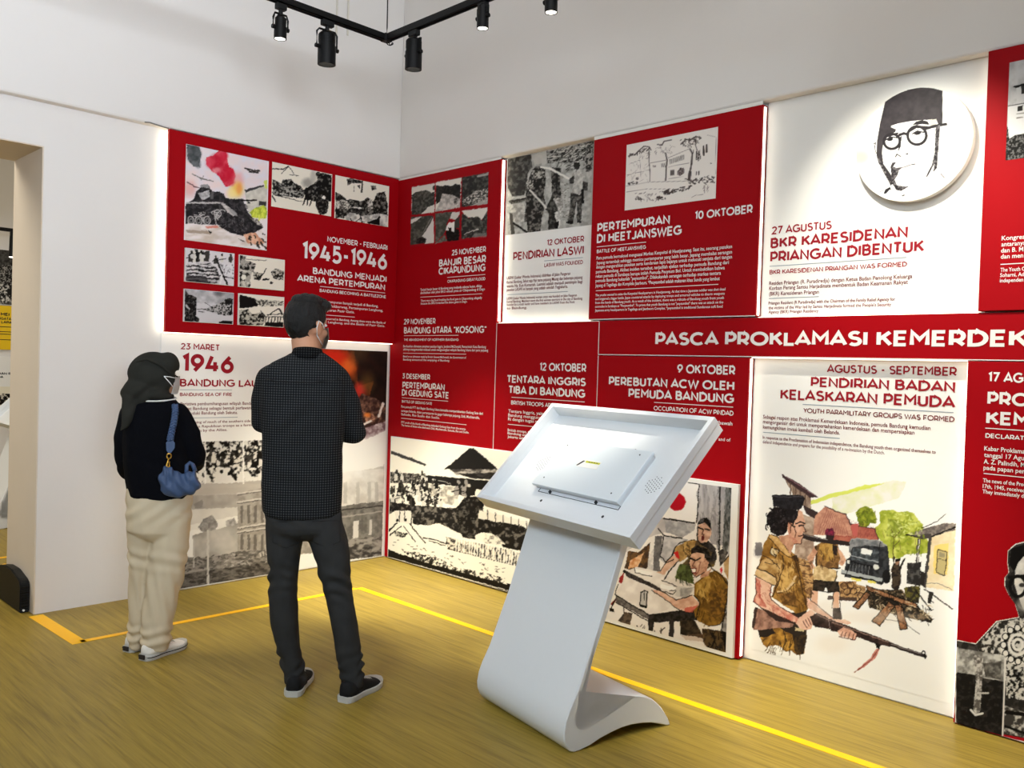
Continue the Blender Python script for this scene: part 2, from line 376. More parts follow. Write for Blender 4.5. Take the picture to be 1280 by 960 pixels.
# ------------------------------------------------------------------ printed pictures: painted stroke by stroke, then laid on a fine grid
class Canvas:
    def __init__(s, x0, y0, x1, y1, bg, K=3.0):
        s.x0, s.y0, s.K = x0, y0, K
        s.w = int((x1-x0)*K)+1; s.h = int((y1-y0)*K)+1
        s.a = np.ones((s.h, s.w, 3))*np.array(bg, float); s.at(0, 0, 1); s.rng = np.random.default_rng(7)
    def at(s, ox, oy, sc): s.ox, s.oy, s.sc = ox, oy, sc; return s
    def X(s, pts):
        if isinstance(pts, str): pts = [tuple(map(float, q.split(','))) for q in pts.split()]
        p = np.array(pts, float)
        return np.stack([(s.ox+p[:, 0]/s.sc-s.x0)*s.K, (s.oy+p[:, 1]/s.sc-s.y0)*s.K], 1)
    def box(s, p, pad=2):
        a = np.floor(p.min(0)-pad).astype(int); b = np.ceil(p.max(0)+pad).astype(int)
        return max(a[0], 0), max(a[1], 0), min(b[0], s.w), min(b[1], s.h)
    def noise(s, h, w, scale, seed, octv=3, ax=(1, 1)):
        r = np.random.default_rng(seed); out = np.zeros((h, w)); amp = 1; tot = 0
        for o in range(octv):
            cx = max(scale*ax[0]/2**o, 1.0); cy = max(scale*ax[1]/2**o, 1.0)
            gw = int(w/cx)+3; gh = int(h/cy)+3; g = r.random((gh, gw))
            x = np.arange(w)/cx; y = np.arange(h)/cy; xi = x.astype(int); yi = y.astype(int)
            fx = x-xi; fy = y-yi; fx = fx*fx*(3-2*fx); fy = fy*fy*(3-2*fy)
            g0 = g[yi][:, xi]*(1-fx)+g[yi][:, xi+1]*fx; g1 = g[yi+1][:, xi]*(1-fx)+g[yi+1][:, xi+1]*fx
            out += amp*(g0*(1-fy[:, None])+g1*fy[:, None]); tot += amp; amp *= .55
        out /= tot
        return np.clip((out-.5)*1.9+.5, 0, 1)
    def mask(s, pts):
        p = s.X(pts); x0, y0, x1, y1 = s.box(p)
        if x1 <= x0 or y1 <= y0: return None
        yy, xx = np.mgrid[y0:y1, x0:x1]; yy = yy+.5; xx = xx+.5
        m = np.zeros(xx.shape, bool); n = len(p)
        for i in range(n):
            ax, ay = p[i]; bx, by = p[(i+1) % n]
            if ay == by: continue
            c = ((ay > yy) != (by > yy)) & (xx < (bx-ax)*(yy-ay)/(by-ay)+ax); m ^= c
        return m, x0, y0, x1, y1
    def p(s, col, pts, a=1.0):
        r = s.mask(pts)
        if r is None: return s
        m, x0, y0, x1, y1 = r; A = s.a[y0:y1, x0:x1]; A[m] = A[m]*(1-a)+np.array(col, float)*a
        return s
    def n(s, c0, c1, pts, scale=6, thr=.5, soft=.08, seed=1, a=1.0, ax=(1, 1), octv=3):
        """polygon filled with an uneven mix of two colours"""
        r = s.mask(pts)
        if r is None: return s
        m, x0, y0, x1, y1 = r; k = s.K/s.sc
        q = s.noise(y1-y0, x1-x0, scale*k, seed, octv, ax); t = np.clip((q-thr)/soft*.5+.5, 0, 1)[..., None]
        C = np.array(c0, float)*(1-t)+np.array(c1, float)*t
        A = s.a[y0:y1, x0:x1]; A[m] = (A*(1-a)+C*a)[m]
        return s
    def l(s, col, wd, pts, a=1.0):
        p = s.X(pts); h = max(wd*1.3*s.K/s.sc/2, .6)
        for i in range(len(p)-1):
            q = p[i:i+2]; x0, y0, x1, y1 = s.box(q, h+2)
            if x1 <= x0 or y1 <= y0: continue
            yy, xx = np.mgrid[y0:y1, x0:x1]; d = q[1]-q[0]; L2 = d@d+1e-9
            t = np.clip(((xx+.5-q[0][0])*d[0]+(yy+.5-q[0][1])*d[1])/L2, 0, 1)
            ds = np.hypot(xx+.5-q[0][0]-t*d[0], yy+.5-q[0][1]-t*d[1])
            m = (np.clip(h-ds+.5, 0, 1)*a)[..., None]; A = s.a[y0:y1, x0:x1]; A[:] = A*(1-m)+np.array(col, float)*m
        return s
    def e(s, col, cx, cy, rx, ry, a=1.0, rot=0, soft=0.0):
        p = s.X([(cx, cy)])[0]; k = s.K/s.sc; R = max(rx, ry)*k*(1+soft); x0, y0, x1, y1 = s.box(np.array([p-R, p+R]))
        if x1 <= x0 or y1 <= y0: return s
        yy, xx = np.mgrid[y0:y1, x0:x1]; c, q = math.cos(math.radians(rot)), math.sin(math.radians(rot))
        dx = xx+.5-p[0]; dy = yy+.5-p[1]
        d = np.hypot((dx*c+dy*q)/(rx*k), (-dx*q+dy*c)/(ry*k))
        if soft: m = np.clip((1+soft-d)/(2*soft), 0, 1); m = m*m*(3-2*m)
        else: m = np.clip((1-d)*min(rx, ry)*k+.5, 0, 1)
        m = (m*a)[..., None]; A = s.a[y0:y1, x0:x1]; A[:] = A*(1-m)+np.array(col, float)*m
        return s
    def ring(s, col, wd, cx, cy, rx, ry, rot=0, a0=0, a1=360):
        c, q = math.cos(math.radians(rot)), math.sin(math.radians(rot)); P = []
        for i in range(33):
            t = math.radians(a0+(a1-a0)*i/32); x, y = rx*math.cos(t), ry*math.sin(t); P.append((cx+x*c-y*q, cy+x*q+y*c))
        return s.l(col, wd, P)
    def crowd(s, pts, seed, n, sz, cols=((20, 18, 16), (60, 56, 52), (215, 210, 200)), tall=2.2):
        """small standing figures scattered in a polygon"""
        r = s.mask(pts); rng = np.random.default_rng(seed); m, x0, y0, x1, y1 = r
        ys, xs = np.nonzero(m); 
        for i in sorted(rng.integers(0, len(ys), n), key=lambda k: ys[k]):
            x = s.sc*((xs[i]+x0)/s.K+s.x0-s.ox); y = s.sc*((ys[i]+y0)/s.K+s.y0-s.oy)
            c = cols[rng.integers(0, len(cols))]; z = sz*rng.uniform(.7, 1.25); lean = rng.uniform(-.4, .4)*z
            s.p(c, [(x-z*.5, y), (x-z*.55, y-z*tall*.7), (x-z*.2+lean, y-z*tall), (x+z*.3+lean, y-z*tall), (x+z*.6, y-z*tall*.65), (x+z*.45, y)])
            s.e(cols[rng.integers(0, len(cols))], x+lean*.6, y-z*tall*1.12, z*.34, z*.4)
            if rng.random() < .5: s.l(cols[0], z*.18, [(x-z, y-z*.9), (x+z*1.1, y-z*rng.uniform(1.2, 2))])
        return s
    def strokes(s, col, wd, pts, seed, n, ln, ang, spread=20, a=.9):
        m, x0, y0, x1, y1 = s.mask(pts); rng = np.random.default_rng(seed); ys, xs = np.nonzero(m)
        for i in rng.integers(0, len(ys), n):
            x = s.sc*((xs[i]+x0)/s.K+s.x0-s.ox); y = s.sc*((ys[i]+y0)/s.K+s.y0-s.oy)
            t = math.radians(ang+rng.uniform(-spread, spread)); q = ln*rng.uniform(.4, 1.1)
            s.l(col, wd*rng.uniform(.6, 1.3), [(x, y), (x+q*math.cos(t)*.5+rng.uniform(-1, 1)*wd, y+q*math.sin(t)*.5), (x+q*math.cos(t), y+q*math.sin(t))], a)
        return s
    def warp(s, amp, scale, seed=3):
        """uneven, hand-made edges"""
        dx = (s.noise(s.h, s.w, scale*s.K, seed)-.5)*2*amp*s.K; dy = (s.noise(s.h, s.w, scale*s.K, seed+1)-.5)*2*amp*s.K
        yy, xx = np.mgrid[0:s.h, 0:s.w]
        s.a = s.a[np.clip(yy+dy, 0, s.h-1).astype(int), np.clip(xx+dx, 0, s.w-1).astype(int)]
        return s
    def wash(s, amt, scale, seed=5):
        s.a = np.clip(s.a*(1+(s.noise(s.h, s.w, scale*s.K, seed, 4)-.5)[..., None]*amt), 0, 255); return s
    def sample(s, px, py):
        x = np.clip((px-s.x0)*s.K-.5, 0, s.w-1.001); y = np.clip((py-s.y0)*s.K-.5, 0, s.h-1.001)
        xi = x.astype(int); yi = y.astype(int); fx = (x-xi)[..., None]; fy = (y-yi)[..., None]; A = s.a
        return (A[yi, xi]*(1-fx)+A[yi, np.minimum(xi+1, s.w-1)]*fx)*(1-fy)+(A[np.minimum(yi+1, s.h-1), xi]*(1-fx)+A[np.minimum(yi+1, s.h-1), np.minimum(xi+1, s.w-1)]*fx)*fy
def print_mat(name='printed_picture', rough=.5):
    if name in M: return M[name]
    m = bpy.data.materials.new(name); m.use_nodes = True; b = m.node_tree.nodes['Principled BSDF']
    a = m.node_tree.nodes.new('ShaderNodeVertexColor'); a.layer_name = 'ink'
    m.node_tree.links.new(a.outputs['Color'], b.inputs['Base Color'])
    b.inputs['Roughness'].default_value = rough; b.inputs['Specular IOR Level'].default_value = .12
    M[name] = m; return m
def picture(parent, plane, dep, name, rect, cv, step=.9, keep=None):
    """rect: u0, u1, z0, z1 on the board (metres); the canvas is looked up where each grid point stands"""
    u0, u1, z0, z1 = rect
    a = np.array(proj(pt(plane, dep, u0, z1))); b = np.array(proj(pt(plane, dep, u1, z1))); c = np.array(proj(pt(plane, dep, u0, z0))); d = np.array(proj(pt(plane, dep, u1, z0)))
    nu = int(max(np.linalg.norm(b-a), np.linalg.norm(d-c))/step)+2; nz = int(max(np.linalg.norm(c-a), np.linalg.norm(d-b))/step)+2
    U, Z = np.meshgrid(np.linspace(u0, u1, nu), np.linspace(z0, z1, nz))
    n = U.size; co = np.empty((n, 3))
    if plane == 'R': co[:, 0] = dep; co[:, 1] = -U.ravel()
    else: co[:, 0] = U.ravel(); co[:, 1] = dep
    co[:, 2] = Z.ravel()
    D = co-CAM; zz = D@FV; px = 640+FPX*(D@RV)/zz; py = 480-FPX*(D@UV)/zz
    C = lin(np.clip(cv.sample(px, py), 0, 255))
    i = np.arange((nu-1)*(nz-1)); r = i//(nu-1); k = i % (nu-1); q = r*nu+k
    F = np.stack([q, q+1, q+nu+1, q+nu], 1)
    if keep is not None:
        ok = keep(px, py, U.ravel(), Z.ravel()); F = F[ok[F].all(1)]
    me = bpy.data.meshes.new(name); me.vertices.add(n); me.vertices.foreach_set('co', co.ravel())
    me.loops.add(F.size); me.loops.foreach_set('vertex_index', F.ravel().astype(np.int32))
    me.polygons.add(len(F)); me.polygons.foreach_set('loop_start', np.arange(0, F.size, 4, dtype=np.int32))
    me.update(calc_edges=True)
    at = me.color_attributes.new('ink', 'FLOAT_COLOR', 'POINT')
    at.data.foreach_set('color', np.concatenate([C, np.ones((n, 1))], 1).ravel().astype(np.float32))
    return link(name, me, print_mat(), parent)
def rect_px(plane, dep, tl, br):
    u0, z1 = uz(plane, dep, *tl); u1, z0 = uz(plane, dep, *br); return u0, u1, z0, z1
def board(name, plane, u0, u1, z0, z1, d0, d1, material, label, cat='display panel', group=None, bev=.0015):
    """a flat board: u along the wall, d0 its face and d1 its back (distance from the front plane)"""
    bm = bmesh.new()
    if plane == 'R': add_box(bm, d0, d1, -u1, -u0, z0, z1, bev, seg=1)
    else: add_box(bm, u0, u1, d0, d1, z0, z1, bev, seg=1)
    return tag(bm_obj(name, bm, material), label, cat, group)
# ------------------------------------------------------------------ display boards
W0 = .052                      # face of the recessed white boards
TXT = .0014; PIC = .0008
ZB1, ZB2, ZB3, ZT = 1.738, 1.537, .912, 2.806
left_red = board('display_panel', 'L', -1.72, -.001, 1.60, 2.814, 0, .05, M['red'], 'red panel headed 1945-1946 on the left wall, with a tank painting', 'display panel')
left_white = board('display_panel', 'L', -1.72, -.006, .006, 1.596, W0, T-.001, M['white'], 'white panel headed 23 Maret 1946 behind the two people', 'display panel')
r_flood = board('display_panel', 'R', -.05, 1.083, .006, ZT, 0, .05, M['red'], 'red panel in the room corner, dated 25 November and 29 November', 'display panel')
r_laswi = board('display_panel', 'R', 1.086, 1.861, ZB1+.003, ZU-.001, W0, T-.001, M['white'], 'white panel headed Pendirian Laswi with a black and white photo on top', 'display panel')
r_heet = board('display_panel', 'R', 1.863, 2.948, ZB1+.006, ZT-.006, 0, .05, M['red'], 'red panel headed Pertempuran di Heetjansweg with a pen sketch', 'display panel')
r_bkr = board('display_panel', 'R', 2.950, 3.972, ZB1+.003, ZU-.001, W0, T-.001, M['white'], 'white panel headed BKR Karesidenan Priangan dibentuk, under the round portrait', 'display panel')
r_kong = board('display_panel', 'R', 3.974, 5.1, ZB1+.006, 2.817, -.012, .05, M['red'], 'red panel cut by the right picture edge, beside the round portrait', 'display panel')
r_tent = board('display_panel', 'R', 1.087, 1.943, .006, ZB1-.001, 0, .05, M['red'], 'red panel headed Tentara Inggris tiba di Bandung, under the Laswi panel', 'display panel')
r_band = board('display_panel', 'R', 1.946, 5.1, ZB2+.002, ZB1-.001, 0, .05, M['red'], 'long red banner reading Pasca Proklamasi Kemerdekaan', 'banner')
r_okt9 = board('display_panel', 'R', 1.946, 2.922, .006, ZB2-.002, 0, .05, M['red'], 'red panel dated 9 Oktober behind the empty kiosk', 'display panel')
r_ags = board('display_panel', 'R', 2.924, 3.938, .006, ZB2-.001, W0, T-.001, M['white'], 'white panel dated Agustus - September with a painted rifleman', 'display panel')
r_17 = board('display_panel', 'R', 3.940, 5.1, .006, ZB2-.002, 0, .05, M['red'], 'red panel dated 17 Agustus at the right picture edge', 'display panel')
st_board = board('photo_board', 'R', .004, 1.940, .008, ZB3, -.012, -.0005, M['white'], 'large black and white photo board of a crowd before a hipped roof, behind the kiosk', 'photo board')
tb_board = board('painting_board', 'R', 1.950, 2.900, .008, .893, -.022, -.0005, M['white'], 'painting board of an arguing man seated at a table, right of the kiosk', 'painting board')

# lit strips behind the panel edges
def led(plane, u0, u1, z0, z1, d0, d1, label, mt='led'):
    bm = bmesh.new()
    if plane == 'R': add_box(bm, d0, d1, -u1, -u0, z0, z1)
    else: add_box(bm, u0, u1, d0, d1, z0, z1)
    tag(bm_obj('led_strip', bm, M[mt]), label, 'led strip')
led('L', -1.7265, -1.7205, 1.60, 2.81, .026, .046, 'led strip behind the left edge of the 1945-1946 panel', 'led_strong')
led('L', -1.715, -.01, 1.5935, 1.5995, .012, .032, 'led strip under the lower edge of the 1945-1946 panel')
led('R', 1.0835, 1.0875, 1.75, 2.80, .012, .030, 'led strip at the left edge of the Laswi panel', 'led_strong')
led('R', 1.095, 1.855, 1.7375, 1.7405, .012, .030, 'led strip along the foot of the Laswi panel', 'led_strong')
led('R', 2.9485, 2.9525, 1.75, 2.79, .012, .030, 'led strip left of the round portrait')
led('R', 3.9695, 3.9735, 1.75, 2.79, .012, .030, 'led strip right of the round portrait')
led('R', 2.958, 3.965, 1.7375, 1.7405, .012, .030, 'led strip along the foot of the BKR panel')
led('R', 2.9225, 2.9265, .02, 1.53, .012, .030, 'led strip left of the painted rifleman')
led('R', 3.9355, 3.9395, .02, 1.53, .012, .030, 'led strip right of the painted rifleman')
led('R', 2.93, 3.93, 1.5345, 1.5385, .012, .030, 'led strip under the banner above the painted rifleman')

# white board edges along the seams; the top strips paint lit gaps white
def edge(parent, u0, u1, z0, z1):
    bm = bmesh.new(); add_box(bm, -.0008, .004, -u1, -u0, z0, z1); bm_obj('edge_and_glow_trim', bm, M['edge'], parent)
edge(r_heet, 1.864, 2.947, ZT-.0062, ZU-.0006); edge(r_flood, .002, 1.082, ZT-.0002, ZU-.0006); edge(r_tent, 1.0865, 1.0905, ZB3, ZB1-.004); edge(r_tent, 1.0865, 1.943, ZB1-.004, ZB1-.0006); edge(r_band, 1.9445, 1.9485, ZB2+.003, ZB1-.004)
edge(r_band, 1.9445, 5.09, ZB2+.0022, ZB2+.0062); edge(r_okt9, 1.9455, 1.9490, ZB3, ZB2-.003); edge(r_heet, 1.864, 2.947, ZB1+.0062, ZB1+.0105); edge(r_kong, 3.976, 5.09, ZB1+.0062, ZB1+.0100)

WH, RD, GY, MR = M['text_white'], M['text_red'], M['text_grey'], M['text_dark']
# --- left wall, red
d = -TXT
text(left_red, 'L', d, 'date_lettering', WH, [("NOVEMBER - FEBRUARI", (409.2, 302.3), (484.1, 312.8), 7)], .15)
text(left_red, 'L', d, 'year_lettering', WH, [("1945-1946", (377, 325), (483.5, 337), 23)], .17)
text(left_red, 'L', d, 'title_lettering', WH, [("BANDUNG MENJADI", (391, 342.5), (483, 352.7), 8.2), ("ARENA PERTEMPURAN", (371.2, 351.9), (481.2, 362.4), 8.2)], .17)
text(left_red, 'L', d, 'subtitle_lettering', WH, [("BANDUNG BECOMING A BATTLEZONE", (399.5, 364.7), (482.4, 373.2), 4)], .16)
rules(left_red, 'L', d, WH, [((400.1, 358.3), (481.2, 365.9)), ((405, 394), (443.5, 396))])
text(left_red, 'L', d, 'small_print', WH, [("Beberapa pertempuran banyak terjadi di Bandung,", (386, 376.5), (472.7, 384), 3.2), ("Pertempuran Fokkerweg, Pertempuran Lengkong,", (386, 381.5), (478.6, 389.8), 3.2), ("dan Pertempuran Pasir Gatis.", (386, 387), (443, 391.8), 3.2),
  ("Many battles occurred in Bandung. Among them were the Battle of", (386, 397.8), (482, 405), 2.8), ("Fokkerweg, Lengkong, and the Battle of Pasir Gatis.", (386, 402), (481, 409), 2.8)], body=True)
# --- left wall, white
d = W0-TXT
text(left_white, 'L', d, 'date_lettering', RD, [("23 MARET", (225.9, 436.8), (274.4, 438.3), 8)], .16)
text(left_white, 'L', d, 'year_lettering', RD, [("1946", (226.5, 466), (291.9, 466.7), 24)], .19)
text(left_white, 'L', d, 'title_lettering', RD, [("BANDUNG LAUTAN API", (224.8, 483.1), (322, 483.8), 9.6, "BANDUNG LAU")], .17)
rules(left_white, 'L', d, GY, [((224.8, 487.1), (290, 487.5)), ((240, 522), (297, 522))])
text(left_white, 'L', d, 'subtitle_lettering', RD, [("BANDUNG SEA OF FIRE", (224.8, 495.2), (290, 495.2), 4.4)], .16)
text(left_white, 'L', d, 'small_print', MR, [("Peristiwa pembumihangusan wilayah Bandung", (225.5, 506.5), (319.6, 506), 4), ("rakyat Bandung sebagai bentuk perlawanan ini", (225.5, 512.2), (324, 511.8), 4), ("menduduki Bandung oleh Sekutu.", (225.5, 518), (297, 517.8), 4),
  ("The burning of much of the southern side of the", (225.5, 528.8), (326, 528), 3.2), ("Indonesian Republican troops as a form of a", (225.5, 534), (324, 533.4), 3.2), ("opposition by the Allies.", (225.5, 539.6), (284, 539.3), 3.2)], body=True)
# --- right wall, corner panel
d = -TXT
text(r_flood, 'R', d, 'date_lettering', WH, [("25 NOVEMBER", (564.8, 319.2), (607.3, 315.2), 7), ("29 NOVEMBER", (504.9, 405.3), (544.2, 405.3), 7), ("3 DESEMBER", (503, 473.4), (537.5, 474.5), 6.5)], .17)
text(r_flood, 'R', d, 'title_lettering', WH, [("BANJIR BESAR", (548.8, 333.3), (607.3, 328.4), 9), ("CIKAPUNDUNG", (548.2, 343), (606.7, 339.6), 9), ('BANDUNG UTARA "KOSONG"', (504.9, 416.7), (607.8, 416.7), 8.2),
  ("PERTEMPURAN", (503, 485.8), (555.9, 487.6), 8), ("DI GEDUNG SATE", (502.3, 494.6), (560.8, 498.3), 8)], .18)
rules(r_flood, 'R', d, WH, [((559, 345.8), (606.5, 344.1)), ((525.5, 370), (602.4, 368.8)), ((504.9, 419.4), (573, 419.4)), ((504, 440.4), (582.5, 443.8)), ((502.3, 497.8), (560, 500.8)), ((501.5, 524.5), (583, 529))])
text(r_flood, 'R', d, 'subtitle_lettering', WH, [("CIKAPUNDUNG GREAT FLOOD", (559.3, 353.3), (606.5, 350.4), 3.6), ("THE ABANDONMENT OF NORTHERN BANDUNG", (504.9, 425.8), (573.1, 426.5), 3), ("BATTLE OF GEDUNG SATE", (502.3, 503.8), (540.1, 505.6), 3.2)], .15)
text(r_flood, 'R', d, 'small_print', WH, [("Terjadi banjir besar di Bandung yang melanda adanya hutan, dibiga", (525.5, 362.5), (602.4, 359.8), 2.9), ("disebabkan oleh jebol BKO sebuah pintu air Cikapundung di Dago", (525.5, 366.9), (606, 363.4), 2.9),
  ("There was a big flood breaking the flood gate in Cikapundung, allegedly", (526, 377.4), (602.4, 373.2), 2.6), ("because the BKO breached the sluice gates in Dago.", (526, 381), (584, 377.8), 2.6),
  ("Berdasarkan ultimatum pimpinan pasukan Inggris, Jenderal McDonald, Pemerintah Kota Bandung", (504.1, 433.3), (607.3, 435.9), 2.9), ("akhirnya mengumumkan evakuasi untuk mengosongkan wilayah Bandung Utara dari para pejuang", (504.1, 437.8), (610, 439.6), 2.9),
  ("Based on an ultimatum made by British General McDonald, the Government of", (504, 446), (582.5, 449), 2.5), ("Bandung announced the emptying of Bandung.", (504, 450.5), (562, 451.9), 2.5),
  ("Para pemuda PTT dari Bagian Bandung Utara berusaha mempertahankan Gedung Sate dari", (501.5, 510.9), (603.5, 516.9), 2.9), ("serangan Belanda, dalam pertempuran itu gugur beberapa pejuang, Didi, Muchtarudin,", (501.5, 515.6), (599.4, 522.6), 2.9), ("Suhodo, Rio Susilo dan Susilo.", (501.5, 520.2), (549.5, 522.5), 2.9),
  ("PTT youth of the North of Bandung defended Gedung Sate from the enemy.", (501.5, 530.8), (582.5, 535.6), 2.5), ("The names of those who died were Didi, Muchtarudin, Suhodo, Rio and Susilo.", (501.5, 534.6), (586.3, 539.6), 2.5)], body=True)
# --- Laswi
d = W0-TXT
text(r_laswi, 'R', d, 'date_lettering', RD, [("12 OKTOBER", (683.6, 307), (729.9, 302.2), 7.4)], .16)
text(r_laswi, 'R', d, 'title_lettering', RD, [("PENDIRIAN LASWI", (641.4, 325.4), (729.7, 317.9), 10.3)], .17)
rules(r_laswi, 'R', d, GY, [((680.4, 326.3), (728.6, 321.7)), ((634, 368.5), (709.6, 364.4))])
text(r_laswi, 'R', d, 'subtitle_lettering', RD, [("LASWI WAS FOUNDED", (680.4, 334.4), (728.6, 329.5), 4.8)], .15)
text(r_laswi, 'R', d, 'small_print', MR, [("LASWI (Laskar Wanita Indonesia) didirikan di Jalan Pangeran", (633.3, 348.7), (712.9, 344.1), 3.6), ("Kornel Bandung, Sebut saja Nyi nama pejuang Maung dan beberapa pejuang", (633.3, 354.3), (728, 348.4), 3.6), ("wanita Ny. Euis Komariah. Lasmini adalah menjadi pemimpin bagi", (633.3, 359.6), (728, 353.6), 3.6), ("pasukan LASWI ini banyak yang adalah sekolah Yogyakarta.", (633.3, 364.2), (709.6, 359.6), 3.6),
  ("LASWI (Laskar Wanita Indonesia) women corps was founded on Jalan Pangeran", (633.3, 375), (721, 370), 3), ("Kornel Bandung. Members were the first women warriors in the city of Bandung", (633.3, 379), (727.8, 374), 3), ("founded by a youth leader and have members to LASWI from the front", (633.3, 383), (718.3, 378.2), 3), ("to Bandung.", (633.3, 387), (658.7, 385.6), 3)], body=True)
# --- Heetjansweg
d = -TXT
text(r_heet, 'R', d, 'date_lettering', WH, [("10 OKTOBER", (868.3, 274.7), (940.5, 266.2), 10.3)], .17)
text(r_heet, 'R', d, 'title_lettering', WH, [("PERTEMPURAN", (746.6, 289.2), (837.2, 280.7), 10.6), ("DI HEETJANSWEG", (746, 304.6), (852, 292.5), 11)], .18)
rules(r_heet, 'R', d, WH, [((746, 309.1), (807.6, 302.2)), ((744.8, 363.5), (898, 355.3))])
text(r_heet, 'R', d, 'subtitle_lettering', WH, [("BATTLE OF HEETJANSWEG", (746, 317), (807.3, 310.6), 4.4)], .16)
HL = ["Para pemuda bermaksud menguasai Markas Kenpeitai di Heetjansweg. Saat itu, seorang pasukan", "Jepang tertembak sehingga memicu pertempuran yang lebih besar. Jepang membalas serangan", "dengan mengerahkan pasukan serta kendaraan lapis bajanya untuk melucuti senjata dari tangan",
 "pemuda Bandung. Akibat insiden tersebut, terjadilah ejekan terhadap pemuda Bandung dari", "rekan pemuda di Surabaya berupa istilah Pemuda Peuyeum Bol. Untuk membuktikan bahwa", 'pemuda Bandung bukanlah "peyeumbol", Dilakukanlah serangan terhadap markas tentara', "Jepang di Tegallega dan Kompleks Jaarbeurs. *Peuyeumbol adalah makanan khas Sunda yang lembut"]
HR = [(914.9, 310.3), (914.9, 317.4), (914.9, 323), (911, 330), (905.8, 336.6), (901, 343), (899.5, 350.2)]
HE = ["The youths wanted to seize the Kenpeitai Headquarters in Heetjansweg. At that time a Japanese soldier was shot dead", "and triggered a bigger battle. Japan countered attacks by deploying troops and armored vehicles to disarm weapons", "from the hands of Bandung youth. As a result of the incident, there was a ridicule of Bandung youth from youth",
 'comrades in Surabaya as "Peuyeumbol". To prove that youth Bandung is not "peyeumbol" there was an attack on the', "Japanese army headquarters in Tegallega and Jaarbeurs Complex. *peyeumbol is traditional Sundanese soft food"]
text(r_heet, 'R', d, 'small_print', WH, [(s, (745.7-.25*i, 324.2+5.75*i), HR[i], 3.9) for i, s in enumerate(HL)]+[(s, (744.2-.1*i, 371.4+4.65*i), (906.7-i*.9, 361.7+5.5*i), 2.9) for i, s in enumerate(HE)], body=True)
# --- BKR
d = W0-TXT
text(r_bkr, 'R', d, 'date_lettering', RD, [("27 AGUSTUS", (964.5, 293.4), (1039.4, 286.2), 10)], .16)
text(r_bkr, 'R', d, 'title_lettering', RD, [("BKR KARESIDENAN", (963, 311.2), (1134.8, 296.1), 13), ("PRIANGAN DIBENTUK", (962.6, 328.2), (1154.6, 314.3), 13.2)], .18)
rules(r_bkr, 'R', d, GY, [((961.8, 333), (1133.2, 321.5)), ((961, 373.3), (1023.5, 370.6))])
text(r_bkr, 'R', d, 'subtitle_lettering', RD, [("BKR KARESIDENAN PRIANGAN WAS FORMED", (961.8, 342.9), (1133.6, 333.4), 5.6)], .15)
text(r_bkr, 'R', d, 'small_print', MR, [("Residen Priangan (R. Puradiredja) dengan Ketua Badan Penolong Keluarga", (961.4, 356.7), (1140.3, 347.2), 4.6), ("Korban Perang Samsu Harjadinata membentuk Badan Keamanan Rakyat", (961.4, 363), (1134.8, 354.4), 4.6), ("(BKR) Karesidenan Priangan", (961.4, 369.6), (1023.5, 366.9), 4.6),
  ("Priangan Resident (R Puradiredja) with the Chairman of the Family Relief Agency for", (960.6, 381.3), (1119, 375.2), 3.8), ("the victims of the War led by Samsu Harjadinata formed the People's Security", (960.6, 387.2), (1114, 381.8), 3.8), ("Agency (BKR) Priangan Residency", (960.6, 392.3), (1023, 390), 3.8)], body=True)
# --- Kongres (cut by the picture edge)
d = -.012-TXT
text(r_kong, 'R', d, 'small_print', WH, [("Kongres Pemuda", (1252, 300.3), (1281, 298.5), 5.6, "Kongres"), ("antaranya", (1251.6, 308), (1279, 306.3), 5.6, "antarany"), ("dan B. M.", (1251.2, 315.8), (1279, 314), 5.6, "dan B. M"), ("dan men", (1250.8, 323.5), (1279, 321.6), 5.6),
  ("The Youth C", (1250.5, 339.8), (1281, 338), 4.8), ("Soharni, Ad", (1250, 346.5), (1280, 344.8), 4.8), ("independen", (1249.7, 353.2), (1279, 351.5), 4.8)], body=True)
rules(r_kong, 'R', d, WH, [((1250.6, 330.5), (1281, 328.8))])
# --- banner
text(r_band, 'R', -TXT, 'banner_lettering', WH, [("PASCA PROKLAMASI KEMERDEKAAN", (819, 430.9), (1284, 434.6), 16, "PASCA PROKLAMASI KEMERDEK")], .19)
# --- Tentara Inggris
d = -TXT
text(r_tent, 'R', d, 'date_lettering', WH, [("12 OKTOBER", (674.4, 463.5), (732.5, 465), 10)], .17)
text(r_tent, 'R', d, 'title_lettering', WH, [("TENTARA INGGRIS", (633.3, 478.3), (731.9, 482.9), 9.6), ("TIBA DI BANDUNG", (635.4, 492.5), (731.3, 496.7), 9.9)], .18)
rules(r_tent, 'R', d, WH, [((639.4, 497.1), (730.8, 501.8)), ((635, 531.7), (700, 535))])
text(r_tent, 'R', d, 'subtitle_lettering', WH, [("BRITISH TROOPS ARRIVED", (638.8, 506.3), (684.8, 508.3), 5.1, "BRITISH TROOPS A")], .15)
text(r_tent, 'R', d, 'small_print', WH, [("Tentara Inggris, yaitu Brigade", (635.4, 516.5), (700, 519.5), 3.8, "Tentara Inggris, yaitu Brigade"), ("Bandung menggunakan kereta", (635.2, 521.7), (700, 524.7), 3.8), ("Ri dengan tugas membebaskan", (635, 526.8), (700, 529.8), 3.8),
  ("British troops, the 37th Brigade,", (634.6, 540.4), (690, 543), 3.2), ("Bandung using a train from", (634.4, 544.4), (690, 547), 3.2), ("Jakarta with a task", (634.3, 548.2), (670, 550), 3.2)], body=True)
